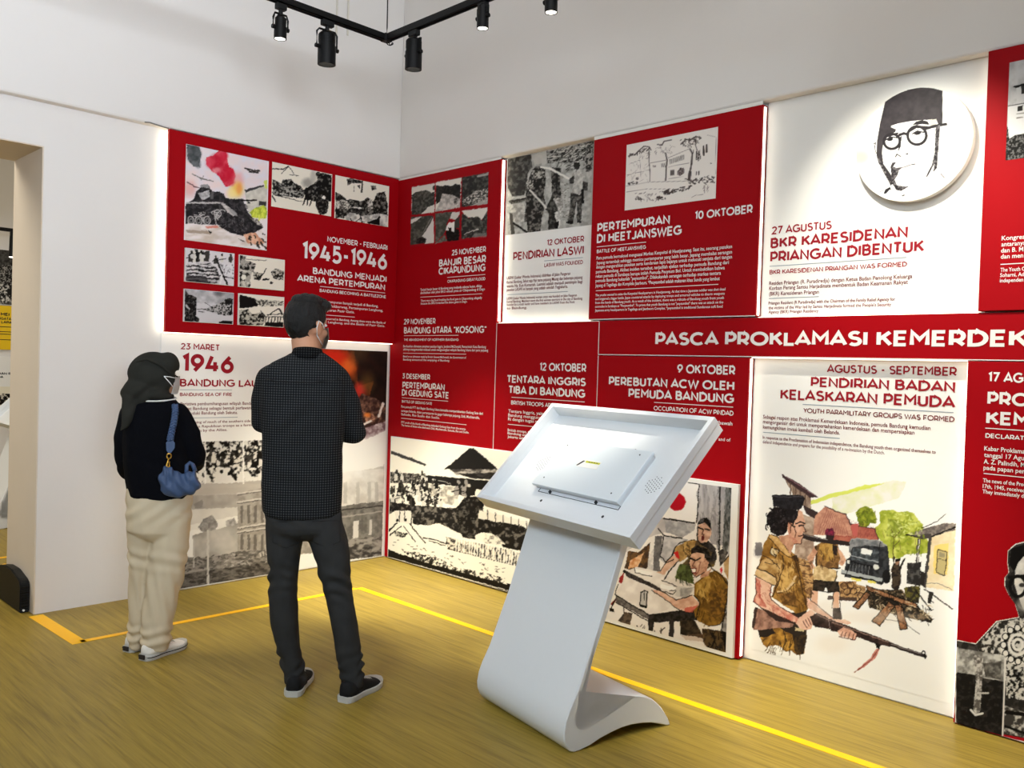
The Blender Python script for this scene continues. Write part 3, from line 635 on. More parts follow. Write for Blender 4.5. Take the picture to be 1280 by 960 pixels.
# --- 9 Oktober
text(r_okt9, 'R', d, 'date_lettering', WH, [("9 OKTOBER", (846.4, 466.2), (918.7, 469.1), 11.3)], .17)
text(r_okt9, 'R', d, 'title_lettering', WH, [("PEREBUTAN ACW OLEH", (761, 481.6), (917.8, 487.8), 10.5), ("PEMUDA BANDUNG", (785.5, 497.4), (917.3, 503.4), 11)], .18)
rules(r_okt9, 'R', d, WH, [((817.6, 503.6), (916.3, 508.2))])
text(r_okt9, 'R', d, 'subtitle_lettering', WH, [("OCCUPATION OF ACW PINDAD", (817, 513.7), (916.8, 518.8), 5.7)], .15)
text(r_okt9, 'R', d, 'small_print', WH, [("dibawah", (893.5, 530.3), (915.4, 531.6), 4.6), ("and of", (898, 550.8), (913, 551.8), 4)], body=True)
# --- Agustus - September
d = W0-TXT
text(r_ags, 'R', d, 'date_lettering', RD, [("AGUSTUS - SEPTEMBER", (1033.3, 466), (1195.7, 470), 10.3)], .16)
text(r_ags, 'R', d, 'title_lettering', RD, [("PENDIRIAN BADAN", (1013.3, 483.3), (1194, 490.5), 12.2), ("KELASKARAN PEMUDA", (975.3, 499.3), (1193, 509.8), 12.8)], .17)
rules(r_ags, 'R', d, GY, [((1003.3, 505.7), (1192, 515.3)), ((953.7, 540.8), (1049.7, 547.5))])
text(r_ags, 'R', d, 'subtitle_lettering', M['text_dark'], [("YOUTH PARAMILITARY GROUPS WAS FORMED", (1004, 516), (1193, 527.4), 6)], .14)
text(r_ags, 'R', d, 'small_print', MR, [("Sebagai respon atas Proklamasi Kemerdekaan Indonesia, pemuda Bandung kemudian", (953.7, 523.3), (1163, 537.3), 4.6), ("mengorganisir diri untuk mempertahankan kemerdekaan dan mempersiapkan", (953.7, 529.6), (1143, 542.7), 4.6), ("kemungkinan invasi kembali oleh Belanda.", (953.7, 536), (1049.7, 543), 4.6),
  ("In response to the Proclamation of Indonesian independence, the Bandung youth then organized themselves to", (953.3, 548.3), (1169.7, 567.2), 3.9), ("defend independence and prepare for the possibility of a re-invasion by the Dutch.", (953.3, 554), (1105.7, 568), 3.9)], body=True)
# --- 17 Agustus
d = -TXT
text(r_17, 'R', d, 'date_lettering', WH, [("17 AGUSTUS", (1234.7, 477.3), (1279, 479), 12.5, "17 AG")], .17)
text(r_17, 'R', d, 'title_lettering', WH, [("PROKLAMASI", (1234, 506), (1286, 508.6), 16.5, "PRO"), ("KEMERDEKAAN", (1232.5, 530.4), (1287, 533.6), 16.5, "KEM")], .19)
rules(r_17, 'R', d, WH, [((1231.7, 535.3), (1300, 539.3)), ((1229.6, 592.6), (1300, 598))])
text(r_17, 'R', d, 'subtitle_lettering', WH, [("DECLARATION", (1231.7, 547.3), (1280, 550.4), 5.7, "DECLARAT")], .16)
text(r_17, 'R', d, 'small_print', WH, [("Kabar Proklama", (1230.3, 562.7), (1281, 567.4), 5.6), ("tanggal 17 Agu", (1230, 570.8), (1280, 575.6), 5.6), ("A. Z. Palindih, M", (1229.6, 579.3), (1281, 584), 5.6), ("pada papan per", (1229.3, 587), (1281, 591.8), 5.6),
  ("The news of the Proc", (1228.7, 602.7), (1282, 608), 4.8), ("17th, 1945, received", (1228.4, 610), (1281, 615.3), 4.8), ("They immediately di", (1228, 616.8), (1281, 622), 4.8)], body=True)
# ------------------------------------------------------------------ pictures on the boards
BK = (15, 13, 12); DK = (44, 39, 37); MD = (120, 114, 108); LT = (222, 216, 208); CR = (236, 228, 212)
BRD = (238, 236, 232)

def paint_rifleman():
    c = Canvas(936, 575, 1204, 850, BRD)
    c.at(1040, 580, 3.556)
    # hills, roofs and trees
    c.n((226, 222, 214), (210, 214, 150), "0,150 120,108 270,72 330,80 300,150 0,240", 40, .62, .5, 3, .7)
    c.p((205, 215, 70), "-110,168 0,130 60,118 150,92 240,86 120,118 0,150 -110,185", .8)
    c.n((196, 200, 96), (140, 152, 44), "210,215 225,206 270,203 300,215 335,208 365,222 385,250 405,268 405,300 432,350 432,398 330,400 300,420 250,420 240,360 205,330 190,285 215,265", 26, .5, .4, 5)
    c.n((150, 158, 50), (98, 112, 30), "106,216 120,195 150,187 178,196 198,235 196,265 170,262 150,284 118,272", 18, .5, .4, 6)
    c.n((98, 108, 40), (170, 180, 80), "250,240 300,255 330,300 290,330 240,320", 14, .55, .3, 8, .6)
    c.l((92, 84, 40), 4, "270,420 275,330 262,290"); c.l((92, 84, 40), 3, "275,330 310,285"); c.l((92, 84, 40), 3, "270,370 300,340")
    c.n((176, 104, 84), (150, 76, 68), "0,206 55,222 70,240 84,268 190,288 205,338 110,334 70,350 0,345", 16, .5, .5, 9)
    for i in range(26): c.l((96, 40, 44), 1.4, [(2+i*7.6, 225+i*2.2), (0+i*8, 325)], .55)
    c.l((60, 34, 36), 3, "84,268 190,288 205,335"); c.l((60, 34, 36), 3, "0,206 55,222 84,268")
    # house on the right
    c.n((236, 222, 190), (222, 200, 160), "440,318 548,290 540,565 410,545 420,440", 30, .5, .5, 11)
    c.p((238, 208, 110), "455,362 518,352 512,492 448,488", .8)
    c.n((150, 138, 128), (96, 88, 86), "330,312 395,292 500,260 548,266 548,294 440,322 400,330", 14, .5, .3, 12)
    c.l(BK, 5, "330,314 400,330 440,324 548,280"); c.p((70, 64, 62), "355,318 440,308 442,330 400,332")
    c.p((188, 172, 120), "470,380 512,390 500,496 462,482"); c.l(DK, 3, "470,380 512,390 500,496 462,482 470,380"); c.l(DK, 2, "472,420 506,428"); c.p((150, 140, 110), "478,392 500,397 498,415 476,412")
    c.p((66, 62, 62), "380,332 394,332 374,542 362,536"); c.p((220, 214, 206), "386,334 390,334 371,536 368,534"); c.p((66, 62, 62), "430,328 443,328 418,552 405,545")
    c.l(BK, 2.5, "398,286 440,268 470,252 505,222"); c.l(DK, 4, "410,556 470,596 535,645"); c.l(MD, 2, "425,530 470,528 535,560")
    # truck
    c.n((58, 60, 64), (34, 34, 38), "72,352 80,336 110,330 214,340 246,366 258,470 244,520 216,536 180,520 52,502 60,430 84,402", 14, .5, .3, 13)
    c.n((138, 138, 140), (96, 98, 102), "75,350 82,334 112,329 214,340 240,362 225,368 150,362 92,370 78,400", 12, .5, .4, 14)
    c.n((86, 92, 98), (46, 50, 54), "94,372 208,380 204,440 84,424", 12, .5, .3, 15); c.p((226, 226, 224), "132,374 178,382 172,405 126,398")
    c.l((150, 154, 158), 3, "78,404 140,420 204,436"); c.l((20, 20, 24), 6, "70,430 200,462")
    for i in range(7): c.l((110, 112, 116), 2, [(80+i*14, 436+i*3), (76+i*14, 472+i*4)])
    c.p((164, 168, 170), "42,468 222,508 220,522 42,484"); c.l(BK, 3, "42,486 220,524"); c.e((214, 214, 208), 196, 457, 12, 12); c.e((214, 214, 208), 74, 436, 8, 9)
    c.e((24, 24, 26), 242, 500, 18, 32); c.p((222, 210, 96), "84,502 130,512 128,522 84,512"); c.p((222, 210, 96), "160,516 196,524 190,532 158,526")
    # stones, barricade, drums, a seated guard
    c.n((200, 166, 118), (128, 96, 66), "30,530 92,524 150,548 145,612 36,602", 12, .5, .3, 17)
    for x, y in ((55, 550), (85, 545), (112, 560), (62, 575), (95, 582), (128, 585)): c.ring((60, 38, 30), 3, x, y, 15, 12)
    c.n((36, 32, 28), (120, 100, 76), "150,560 310,556 340,600 452,690 440,705 330,682 250,660 165,640", 13, .62, .2, 18)
    c.n((44, 40, 34), (98, 92, 44), "318,548 392,540 386,620 332,606", 12, .5, .2, 19); c.n((40, 38, 38), (86, 84, 82), "334,440 396,436 392,540 330,530", 14, .6, .2, 20)
    c.p((40, 36, 34), "395,475 418,485 410,540 390,535"); c.p((46, 42, 40), "432,566 452,572 440,620 425,616")
    c.n((70, 58, 46), (36, 30, 28), "262,470 275,440 300,428 306,520 292,568 266,548", 10, .5, .2, 21); c.e((150, 112, 88), 290, 436, 10, 12); c.p(BK, "278,424 304,418 306,430 280,434"); c.l(BK, 5, "300,470 322,422"); c.l(BK, 4, "270,470 275,412")
    for q, k in (("92,632 152,566 170,582 116,645", 1), ("178,698 250,612 278,630 212,720", 2), ("278,626 306,622 336,732 302,736", 3), ("150,538 260,580 380,622 372,642 258,600 158,562", 4)):
        c.n((170, 120, 84), (104, 72, 52), q, 10, .5, .4, 22+k); c.l(BK, 3, q+' '+q.split()[0])
    c.l(BK, 2, "210,650 240,690 300,700 340,720 390,756", .6); c.l(BK, 2, "180,640 230,600 280,610 330,660"); c.l(BK, 4, "370,560 440,650"); c.l(BK, 3, "395,700 452,690")
    c.strokes(BK, 2, "160,560 440,600 440,700 160,640", 31, 40, 34, 30, 60)
    # left houses
    c.at(930, 580, 3.84)
    c.n((172, 150, 132), (120, 98, 84), "188,60 252,100 320,158 320,215 285,195 270,215", 18, .5, .4, 32, ax=(.4, 2)); c.p((64, 46, 48), "180,46 262,92 356,158 320,162 240,108 182,62"); c.l((160, 120, 130), 2, "200,60 340,150")
    c.n((190, 168, 150), (140, 116, 100), "270,240 338,258 335,470 240,440", 20, .5, .4, 33); c.p((58, 46, 46), "282,194 330,218 372,242 335,262 300,240")
    for i in range(4): c.l((90, 70, 60), 3, [(222+i*24, 88+i*20), (222+i*24, 150+i*14)])
    c.n((202, 150, 124), (166, 112, 96), "332,340 340,250 392,202 430,222 488,240 512,300 520,345", 16, .5, .5, 34)
    for i in range(13): c.l((122, 66, 62), 2, [(400+i*7, 215+i*6), (352+i*12, 338)], .6)
    c.l((70, 44, 44), 4, "388,202 440,226 488,238 515,300"); c.p((180, 90, 84), "510,292 545,285 545,345 525,345")
    c.p((70, 66, 72), "52,378 86,376 90,440 52,438", .65); c.e((90, 86, 90), 70, 420, 22, 26, .5, soft=.5)
    # sacks and the second guard, seen from behind
    c.n((196, 156, 104), (120, 86, 56), "240,440 330,470 335,640 290,650 262,540", 16, .5, .3, 35)
    for y in (480, 520, 560): c.l((70, 48, 36), 3, [(255, y), (330, y+12)])
    c.n((190, 150, 100), (110, 80, 52), "455,565 540,560 540,655 460,640", 14, .5, .3, 36)
    for x, y in ((480, 585), (510, 580), (495, 612), (525, 610)): c.ring((60, 38, 30), 3, x, y, 17, 15)
    c.p((54, 40, 38), "400,632 540,640 540,660 400,650", .8)
    c.n((150, 110, 62), (96, 68, 42), "338,392 372,374 420,370 452,388 462,440 452,498 345,500", 16, .5, .3, 37); c.n((190, 150, 80), (150, 110, 50), "362,385 424,378 430,455 400,470 360,440", 16, .5, .4, 38)
    c.p((40, 32, 30), "424,385 450,395 445,440 428,430"); c.l((40, 32, 30), 5, "345,395 350,500 460,500")
    c.n((214, 170, 140), (180, 130, 104), "335,398 350,420 325,470 345,498 325,505 302,450", 12, .5, .3, 39); c.n((214, 170, 140), (180, 130, 104), "448,402 470,420 490,462 470,490 455,480 462,450", 12, .5, .3, 40)
    c.n((220, 196, 150), (180, 150, 104), "335,498 360,486 440,510 446,540 436,566 332,556", 14, .5, .4, 41); c.l(DK, 3, "332,556 436,566 446,512")
    c.n((58, 48, 40), (30, 26, 24), "330,556 452,566 456,612 400,614 395,590 380,612 328,602", 10, .5, .3, 42)
    c.p((214, 168, 140), "328,606 356,610 352,690 322,664"); c.p((214, 168, 140), "428,612 456,612 456,692 428,688"); c.n((44, 36, 36), (24, 20, 20), "428,688 464,690 470,745 424,744", 9, .5, .3, 43); c.l(DK, 3, "322,606 318,660")
    c.l(DK, 3, "428,612 424,690"); c.l(DK, 3, "458,612 462,690")
    c.p((46, 34, 34), "388,332 434,336 430,370 408,376 394,366"); c.n((140, 40, 70), (80, 30, 48), "386,330 396,308 424,306 436,326 430,342 390,340", 9, .5, .3, 44)
    c.p((44, 36, 36), "275,332 330,345 395,360 505,372 505,394 400,380 320,368 275,352"); c.l((150, 140, 136), 2, "280,338 400,364")
    # the rifleman: trousers, shirt
    c.n((190, 142, 62), (110, 76, 34), "64,795 180,770 296,790 298,850 288,912 252,916 230,895 196,902 180,880 150,868 108,880 92,868 78,830", 22, .5, .4, 45)
    c.n((40, 32, 28), (80, 60, 36), "232,800 300,790 300,850 286,912 254,914 240,890", 12, .6, .3, 46); c.p((40, 32, 28), "64,792 130,780 150,810 110,830 74,830")
    c.l((70, 50, 30), 4, "190,800 200,850 180,898"); c.strokes((70, 52, 30), 3, "90,830 280,830 270,910 100,880", 47, 26, 40, 100, 25); c.p((246, 244, 238), "160,870 196,905 150,905 110,885", .5)
    c.p((44, 36, 32), "160,740 300,690 304,796 262,830 236,822 176,790"); c.p((200, 180, 140), "246,782 290,790 288,806 246,800")
    c.n((176, 132, 66), (120, 84, 34), "122,336 160,350 205,395 250,440 262,470 280,535 303,640 306,700 250,715 180,670 130,636 152,570 60,520 82,440 92,390", 30, .5, .35, 48)
    c.n((92, 64, 30), (150, 110, 52), "225,440 262,470 282,540 304,650 300,690 270,640 245,560", 18, .5, .3, 49); c.n((204, 164, 96), (150, 110, 52), "190,480 240,500 250,600 200,630 160,590", 26, .55, .3, 50)
    c.n((84, 58, 30), (140, 100, 50), "165,620 245,610 260,690 180,670", 16, .5, .3, 51); c.l((206, 180, 140), 7, "160,612 200,604 236,570 246,540"); c.l((60, 40, 24), 3, "160,620 205,612 242,574")
    c.n((214, 178, 120), (180, 138, 80), "118,350 132,336 165,352 200,392 228,436 208,440 168,408 128,366", 14, .5, .4, 52); c.l((52, 34, 26), 3, "118,352 168,410 208,442 232,450"); c.l((52, 34, 26), 3, "132,336 168,354 228,436")
    c.n((206, 172, 116), (160, 122, 70), "86,460 120,448 178,462 176,520 162,575 100,552 52,520 66,494", 24, .5, .4, 53); c.n((222, 194, 150), (196, 164, 116), "62,502 100,514 152,548 150,582 98,560 48,534", 18, .5, .4, 54)
    c.l((50, 34, 26), 4, "62,500 104,514 152,546"); c.l((50, 34, 26), 3, "48,534 96,560 150,584 160,560"); c.l((50, 34, 26), 4, "185,440 188,500 160,580 135,635"); c.l((60, 40, 30), 3, "86,440 120,450 172,500")
    c.p((212, 196, 160), "132,398 168,416 152,446 122,424"); c.l((40, 28, 24), 3, "132,398 168,416 152,446 122,424 132,398"); c.l((40, 28, 24), 5, "146,432 156,440")
    c.n((46, 34, 28), (90, 62, 34), "225,440 256,436 262,470 240,462", 8, .5, .3, 55)
    # neck, head, cap
    c.n((206, 160, 132), (170, 120, 96), "168,348 212,340 240,384 224,434 198,392 176,372", 18, .5, .4, 56)
    c.n((224, 182, 158), (196, 146, 120), "258,216 280,228 288,268 297,290 284,300 292,322 280,334 282,346 270,382 240,384 216,352 208,318 212,276 240,262", 26, .5, .5, 57)
    c.n((186, 124, 102), (214, 166, 140), "212,320 240,350 268,382 238,384 214,350", 14, .5, .4, 58); c.p((196, 138, 112), "212,276 228,280 226,330 214,334"); c.l((60, 36, 30), 3, "216,280 226,290 222,330")
    c.l((30, 22, 22), 5, "248,284 270,278 292,284"); c.l((30, 22, 22), 5, "262,296 288,294"); c.l((60, 34, 30), 3, "286,300 297,322 284,326"); c.l((60, 30, 28), 4, "262,346 284,340"); c.l((60, 36, 30), 3, "284,346 272,382 240,386"); c.l((90, 50, 40), 3, "240,300 250,330 246,352")
    c.n((26, 22, 24), (52, 46, 48), "112,244 124,226 140,206 200,212 262,222 252,262 240,272 236,288 222,282 214,276 206,322 190,340 160,348 130,326 122,300 108,280", 12, .66, .2, 59)
    for i in range(22):
        t = i*.9; c.ring((14, 12, 14), 3, 150+42*math.sin(i*1.7)+i*.8, 265+44*math.cos(i*2.3), 9+(i % 4)*2, 8, i*33, 0, 250)
    c.l(BK, 5, "240,268 232,296 244,300")
    c.n((38, 36, 40), (26, 24, 27), "134,150 148,146 284,148 291,162 278,210 262,220 214,216 140,204", 14, .5, .3, 60); c.l((72, 70, 74), 3, "140,154 210,158 288,154")
    # arm, butt, rifle, hands
    c.n((120, 88, 76), (176, 134, 116), "50,688 90,700 170,745 240,766 232,782 110,792 46,798 38,782", 22, .5, .35, 61); c.p((56, 42, 38), "50,686 66,690 48,792 38,786"); c.p((52, 38, 36), "72,684 160,716 242,766 150,752")
    c.n((230, 192, 170), (206, 158, 136), "56,542 98,560 132,578 124,622 130,650 180,690 262,736 318,700 342,712 344,744 318,792 296,798 268,788 242,760 150,722 84,690 46,662 54,628", 36, .55, .5, 62)
    c.n((176, 84, 72), (222, 170, 148), "54,546 78,560 82,640 110,690 60,676 44,660 56,620", 24, .55, .4, 63); c.n((190, 110, 94), (226, 182, 160), "110,660 180,690 260,740 250,764 160,726", 26, .6, .4, 64)
    c.l((60, 34, 30), 3, "56,542 58,620 44,660 84,692 160,726 244,762"); c.l((60, 34, 30), 3, "132,580 124,624 132,652 182,690 262,738")
    for i in range(4): c.l((96, 56, 48), 3, [(282+i*12, 752-i*6), (302+i*10, 786-i*8)])
    c.n((224, 180, 156), (196, 146, 122), "300,640 330,668 425,738 418,752 330,704 305,690", 20, .5, .4, 65); c.l((60, 34, 30), 3, "305,640 425,738")
    c.n((60, 44, 42), (36, 28, 28), "318,732 350,714 420,748 540,790 545,820 480,800 420,792 345,784 330,770", 16, .5, .3, 66); c.l((116, 90, 84), 3, "350,722 420,754 540,798"); c.l((150, 130, 126), 2, "400,730 412,790")
    c.at(1040, 580, 3.556)
    c.n((70, 50, 46), (40, 30, 30), "-6,690 50,712 120,738 200,766 270,796 262,812 200,802 110,768 40,752 -6,740", 14, .5, .3, 67); c.l((140, 112, 104), 3, "0,704 110,742 250,792")
    c.l((44, 36, 36), 13, "262,803 414,854"); c.l((130, 120, 118), 3, "262,800 410,848"); c.ring(BK, 4, 405, 840, 8, 9); c.l(BK, 6, "412,846 414,864"); c.p(BK, "194,792 216,800 212,822 196,816")
    c.n((176, 104, 92), (214, 150, 136), "196,818 212,822 192,860 150,898 96,926 130,896 168,862", 14, .5, .5, 68); c.l((120, 60, 52), 3, "205,822 170,872 98,926")
    c.n((228, 184, 162), (200, 150, 128), "22,742 50,724 84,738 110,756 100,778 70,772 36,768", 14, .5, .4, 69); c.l((80, 46, 40), 3, "30,768 60,776 100,780 112,758")
    for i in range(4): c.l((90, 52, 46), 3, [(46+i*17, 744+i*4), (40+i*17, 768+i*3)])
    c.n((226, 186, 164), (204, 160, 138), "-4,688 60,692 86,706 70,714 20,702", 10, .5, .4, 70)
    c.e((232, 220, 206), 0, 800, 70, 40, .5, soft=.6); c.e((230, 216, 200), 180, 680, 200, 26, .35, soft=.6); c.e((226, 214, 200), -30, 640, 60, 30, .4, soft=.6)
    c.at(1040, 580, 3.556)
    for i in range(5): c.l((112, 96, 60), 2, [(224+i*36, 300+(i*37) % 60), (232+i*36, 330+(i*29) % 60)], .6)
    c.strokes((120, 136, 40), 5, "215,215 330,210 400,270 430,390 300,410 240,350", 71, 60, 16, 60, 60, .6); c.strokes((214, 220, 140), 5, "215,215 330,210 400,270 400,330 250,330", 72, 40, 14, 40, 60, .5); c.strokes((86, 92, 30), 4, "108,200 196,200 196,262 120,270", 73, 26, 12, 60, 60, .6)
    c.strokes((206, 190, 160), 3, "160,560 440,600 440,690 200,650", 74, 26, 24, 30, 70, .8); c.l((150, 150, 150), 3, "76,352 84,334 112,330 214,341 242,362"); c.l((20, 20, 22), 3, "208,380 214,345"); c.l((20, 20, 22), 3, "84,424 60,500")
    c.at(930, 580, 3.84)
    c.strokes((86, 56, 24), 4, "130,400 250,450 290,600 290,690 150,620", 75, 46, 40, 70, 30, .55); c.strokes((214, 176, 110), 4, "130,380 230,440 270,560 180,620", 76, 24, 34, 70, 30, .5); c.strokes((150, 70, 60), 3, "60,560 120,580 120,660 230,740 200,740 60,660", 77, 22, 30, 60, 30, .4)
    c.l((46, 30, 26), 3, "236,440 268,540 300,690"); c.l((46, 30, 26), 3, "86,455 64,500"); c.l((46, 30, 26), 2, "100,470 130,480 160,478"); c.strokes((60, 40, 28), 3, "340,395 450,395 455,490 350,495", 78, 18, 30, 80, 30, .6); c.strokes((70, 46, 34), 3, "245,450 330,475 332,640 270,600", 79, 24, 24, 20, 50, .7); c.l(BK, 3, "332,556 330,604 400,616 456,612 452,566")
    return c.warp(.6, 5)
uu = [2.935, 3.93]
picture(r_ags, 'R', W0-PIC, 'painted_picture', (2.945, 3.915, .06, 1.12), paint_rifleman())

def paint_table():
    c = Canvas(748, 588, 932, 832, (236, 230, 226)); c.at(750, 590, 4.0)
    c.n((202, 196, 196), (170, 164, 166), "60,0 690,45 690,560 640,420 590,300 480,250 230,330 100,420 20,740 40,300", 60, .5, .5, 3)
    c.n((150, 146, 150), (186, 182, 184), "470,20 690,50 690,380 560,360 490,240", 36, .5, .4, 4, ax=(.5, 2)); c.n((100, 98, 102), (168, 164, 166), "590,40 602,40 598,400 584,380", 10, .5, .3, 5)
    c.n((60, 62, 62), (120, 120, 120), "628,48 655,50 650,330 632,420 610,400", 14, .5, .3, 6, ax=(.5, 1.5)); c.n((56, 56, 56), (190, 186, 184), "655,52 690,55 688,380 655,370", 14, .5, .2, 7); c.l(BK, 5, "600,42 596,390")
    c.p((240, 236, 234), "300,40 492,58 480,250 300,226"); c.l(BK, 4, "440,52 494,60 486,210 480,252"); c.l(BK, 6, "320,232 470,254"); c.n((150, 148, 152), (190, 188, 190), "320,240 480,258 470,290 410,330 330,300", 20, .5, .4, 8)
    c.e((176, 14, 34), 384, 148, 43, 47)
    c.n((212, 208, 208), (170, 168, 172), "315,316 405,330 440,336 420,440 340,470 295,430", 26, .5, .4, 9); c.l(BK, 4, "290,282 318,318 300,420 340,460"); c.l(BK, 5, "318,316 408,332"); c.n((120, 116, 118), (90, 88, 90), "275,320 312,318 296,440 300,500 262,490", 14, .5, .4, 10); c.n((200, 194, 194), (236, 230, 228), "232,440 270,380 266,490 240,485", 16, .5, .4, 11)
    # soldier at the far left
    c.n((60, 46, 40), (110, 80, 50), "140,395 190,400 252,350 236,480 150,490 122,480", 16, .5, .3, 12); c.n((196, 130, 80), (230, 190, 150), "150,440 220,400 190,470 140,484", 14, .5, .4, 13); c.p((150, 40, 40), "96,530 122,500 110,560 92,552"); c.l((120, 30, 30), 8, "130,550 98,610 60,660"); c.l(BK, 4, "124,560 84,620 52,690")
    c.n((56, 48, 44), (100, 84, 70), "120,700 160,705 150,770 90,745", 12, .5, .3, 14); c.p(BK, "48,680 70,682 68,700 46,694"); c.l(DK, 4, "118,560 118,700")
    # standing man
    c.n((74, 60, 48), (120, 100, 60), "430,345 470,335 520,360 570,370 584,420 570,470 540,480 400,540 390,480 440,430", 22, .5, .3, 15); c.n((196, 160, 96), (150, 116, 66), "372,380 430,345 480,340 470,400 400,450 375,420", 18, .5, .4, 16); c.n((96, 110, 60), (60, 66, 40), "380,500 400,460 460,470 470,560 400,560 375,530", 16, .5, .3, 17)
    c.p((200, 40, 40), "368,402 388,392 396,430 378,438"); c.n((226, 190, 166), (204, 160, 136), "370,415 395,440 330,500 305,530 268,540 250,510 300,495 330,450", 16, .5, .4, 18)
    c.n((222, 184, 160), (180, 136, 116), "490,270 520,240 552,270 556,310 540,345 515,362 488,340", 18, .5, .4, 19); c.n(BK, (60, 54, 52), "486,262 500,236 530,226 552,246 556,290 540,270 520,250 496,260", 8, .6, .2, 20); c.l(BK, 6, "494,278 514,286"); c.l(BK, 6, "524,284 546,290"); c.l((70, 40, 36), 4, "516,288 508,312 520,314"); c.e((90, 30, 30), 514, 330, 9, 13); c.n((30, 28, 30), (64, 60, 60), "490,360 545,345 580,380 582,440 540,450 560,400 520,370", 10, .5, .3, 21); c.l(BK, 4, "488,270 484,335 510,364")
    # table
    c.n((240, 234, 230), (222, 214, 210), "140,498 180,470 470,560 440,640 330,690 246,714 76,612", 40, .5, .4, 22); c.l(BK, 12, "120,496 300,590"); c.n((70, 62, 62), (40, 36, 36), "118,488 300,578 310,598 130,522", 10, .5, .3, 23)
    c.n((120, 114, 112), (80, 74, 74), "74,612 244,712 246,740 80,650", 12, .5, .3, 24); c.n((50, 46, 46), (24, 22, 22), "244,714 470,680 480,740 270,752 262,816 240,812", 12, .5, .3, 25); c.p((36, 32, 32), "240,730 264,740 262,818 240,810"); c.p((48, 44, 44), "346,740 372,738 368,826 344,822"); c.l(BK, 4, "74,612 246,714 470,684"); c.l(BK, 4, "78,652 240,744")
    c.p((246, 244, 242), "300,560 406,578 360,596 300,578"); c.l(DK, 3, "310,542 404,578 350,596"); c.p((206, 202, 200), "380,570 470,576 440,640 376,620"); c.l(BK, 3, "300,590 366,612 378,592"); c.n((180, 176, 174), (150, 146, 146), "400,580 462,578 440,636 396,620", 12, .5, .3, 26)
    c.p((246, 243, 240), "170,482 262,500 250,520 172,500"); c.l(DK, 3, "170,480 176,504 260,520")
    c.p((190, 186, 184), "202,598 236,602 232,672 200,668"); c.l(BK, 4, "204,600 200,668 232,674 237,600 220,592 204,600"); c.p(BK, "198,660 234,666 232,680 200,674"); c.l(BK, 3, "220,590 222,640")
    # seated man
    c.n((70, 58, 44), (36, 30, 26), "400,740 470,740 500,790 520,830 400,812", 14, .5, .3, 27); c.n((44, 36, 30), (90, 70, 44), "510,780 640,800 650,910 540,890 515,850", 16, .55, .3, 28)
    c.n((150, 112, 44), (104, 74, 30), "470,560 530,510 580,490 630,530 650,580 640,690 600,760 540,770 480,740 470,690 500,650 470,620", 30, .5, .35, 29); c.n((196, 160, 84), (150, 112, 48), "480,560 540,510 560,540 520,640 480,610", 20, .5, .4, 30); c.n((80, 56, 26), (140, 100, 40), "540,600 640,580 630,700 560,740", 18, .5, .3, 31)
    c.n((232, 196, 174), (204, 156, 134), "262,588 300,592 380,640 460,618 500,660 450,702 400,690 330,640 280,610", 22, .5, .45, 32); c.p((206, 90, 76), "420,680 490,664 460,702 424,700", .8); c.l(BK, 3, "256,590 330,640 400,694 450,704"); c.l(BK, 3, "300,590 380,640 462,616"); c.l(BK, 4, "470,616 500,654 480,740")
    c.n((226, 186, 160), (190, 144, 120), "450,410 490,392 530,420 545,450 520,500 480,526 456,500 446,456", 24, .5, .4, 33); c.n(BK, (56, 50, 48), "456,380 490,366 540,386 552,420 545,470 525,440 520,410 480,400 452,410", 10, .6, .2, 34)
    c.l(BK, 7, "452,430 474,440"); c.l(BK, 6, "482,440 502,430"); c.l((90, 50, 44), 4, "474,444 462,470 478,474"); c.p((246, 240, 234), "456,482 478,484 476,504 460,500"); c.l((110, 40, 36), 4, "454,480 480,482 478,506 460,502 454,480"); c.l((120, 60, 50), 3, "500,450 490,500 470,524"); c.n((210, 164, 138), (170, 120, 98), "520,430 544,450 530,500 560,480 540,520 500,530", 10, .5, .4, 35); c.l(BK, 4, "546,460 556,480 610,520 640,566")
    c.p((206, 44, 60), "598,486 608,474 616,488 606,510"); c.n((206, 176, 130), (176, 140, 96), "618,450 650,400 684,390 680,570 640,540 622,500", 22, .5, .4, 36); c.n((50, 46, 46), (110, 104, 100), "590,400 610,385 640,400 620,450 600,470", 12, .5, .3, 37); c.l(BK, 4, "624,446 656,396 684,388")
    c.n((170, 164, 160), (120, 116, 114), "640,600 672,574 668,760 640,810 606,790", 20, .5, .4, 38); c.l(BK, 5, "606,790 640,604 672,572"); c.p(BK, "606,790 650,812 640,910 624,890"); c.p((150, 112, 84), "400,815 520,808 516,850 430,838", .35)
    c.strokes(BK, 4, "520,790 640,800 645,910 540,890", 40, 26, 34, 80, 40); c.strokes((60, 54, 50), 3, "180,740 330,770 320,800 190,790", 41, 16, 26, 100, 40)
    c.strokes((70, 48, 20), 4, "500,540 640,560 630,720 530,760 480,700", 51, 40, 40, 70, 40, .6); c.strokes((196, 156, 80), 4, "500,520 600,510 560,640 500,640", 52, 20, 30, 70, 30, .5); c.strokes((120, 116, 118), 4, "480,60 590,70 590,300 500,240", 53, 26, 50, 80, 20, .5); c.strokes((60, 44, 30), 3, "400,350 470,345 460,420 400,440", 54, 16, 26, 60, 40, .7); c.strokes((44, 50, 30), 4, "385,490 460,480 460,560 390,550", 55, 16, 30, 80, 40, .6)
    c.l(BK, 4, "430,345 400,350 372,380 360,420 330,450"); c.l(BK, 4, "395,440 340,500 320,536"); c.l(BK, 3, "630,532 652,580 640,690 600,762 540,772"); c.l(BK, 3, "370,436 330,455 300,494"); c.l(BK, 3, "90,560 74,612"); c.l(BK, 3, "450,410 446,456 458,500 480,526 522,500"); c.l(BK, 3, "490,268 486,340 514,364 542,346")
    return c.warp(.5, 5)
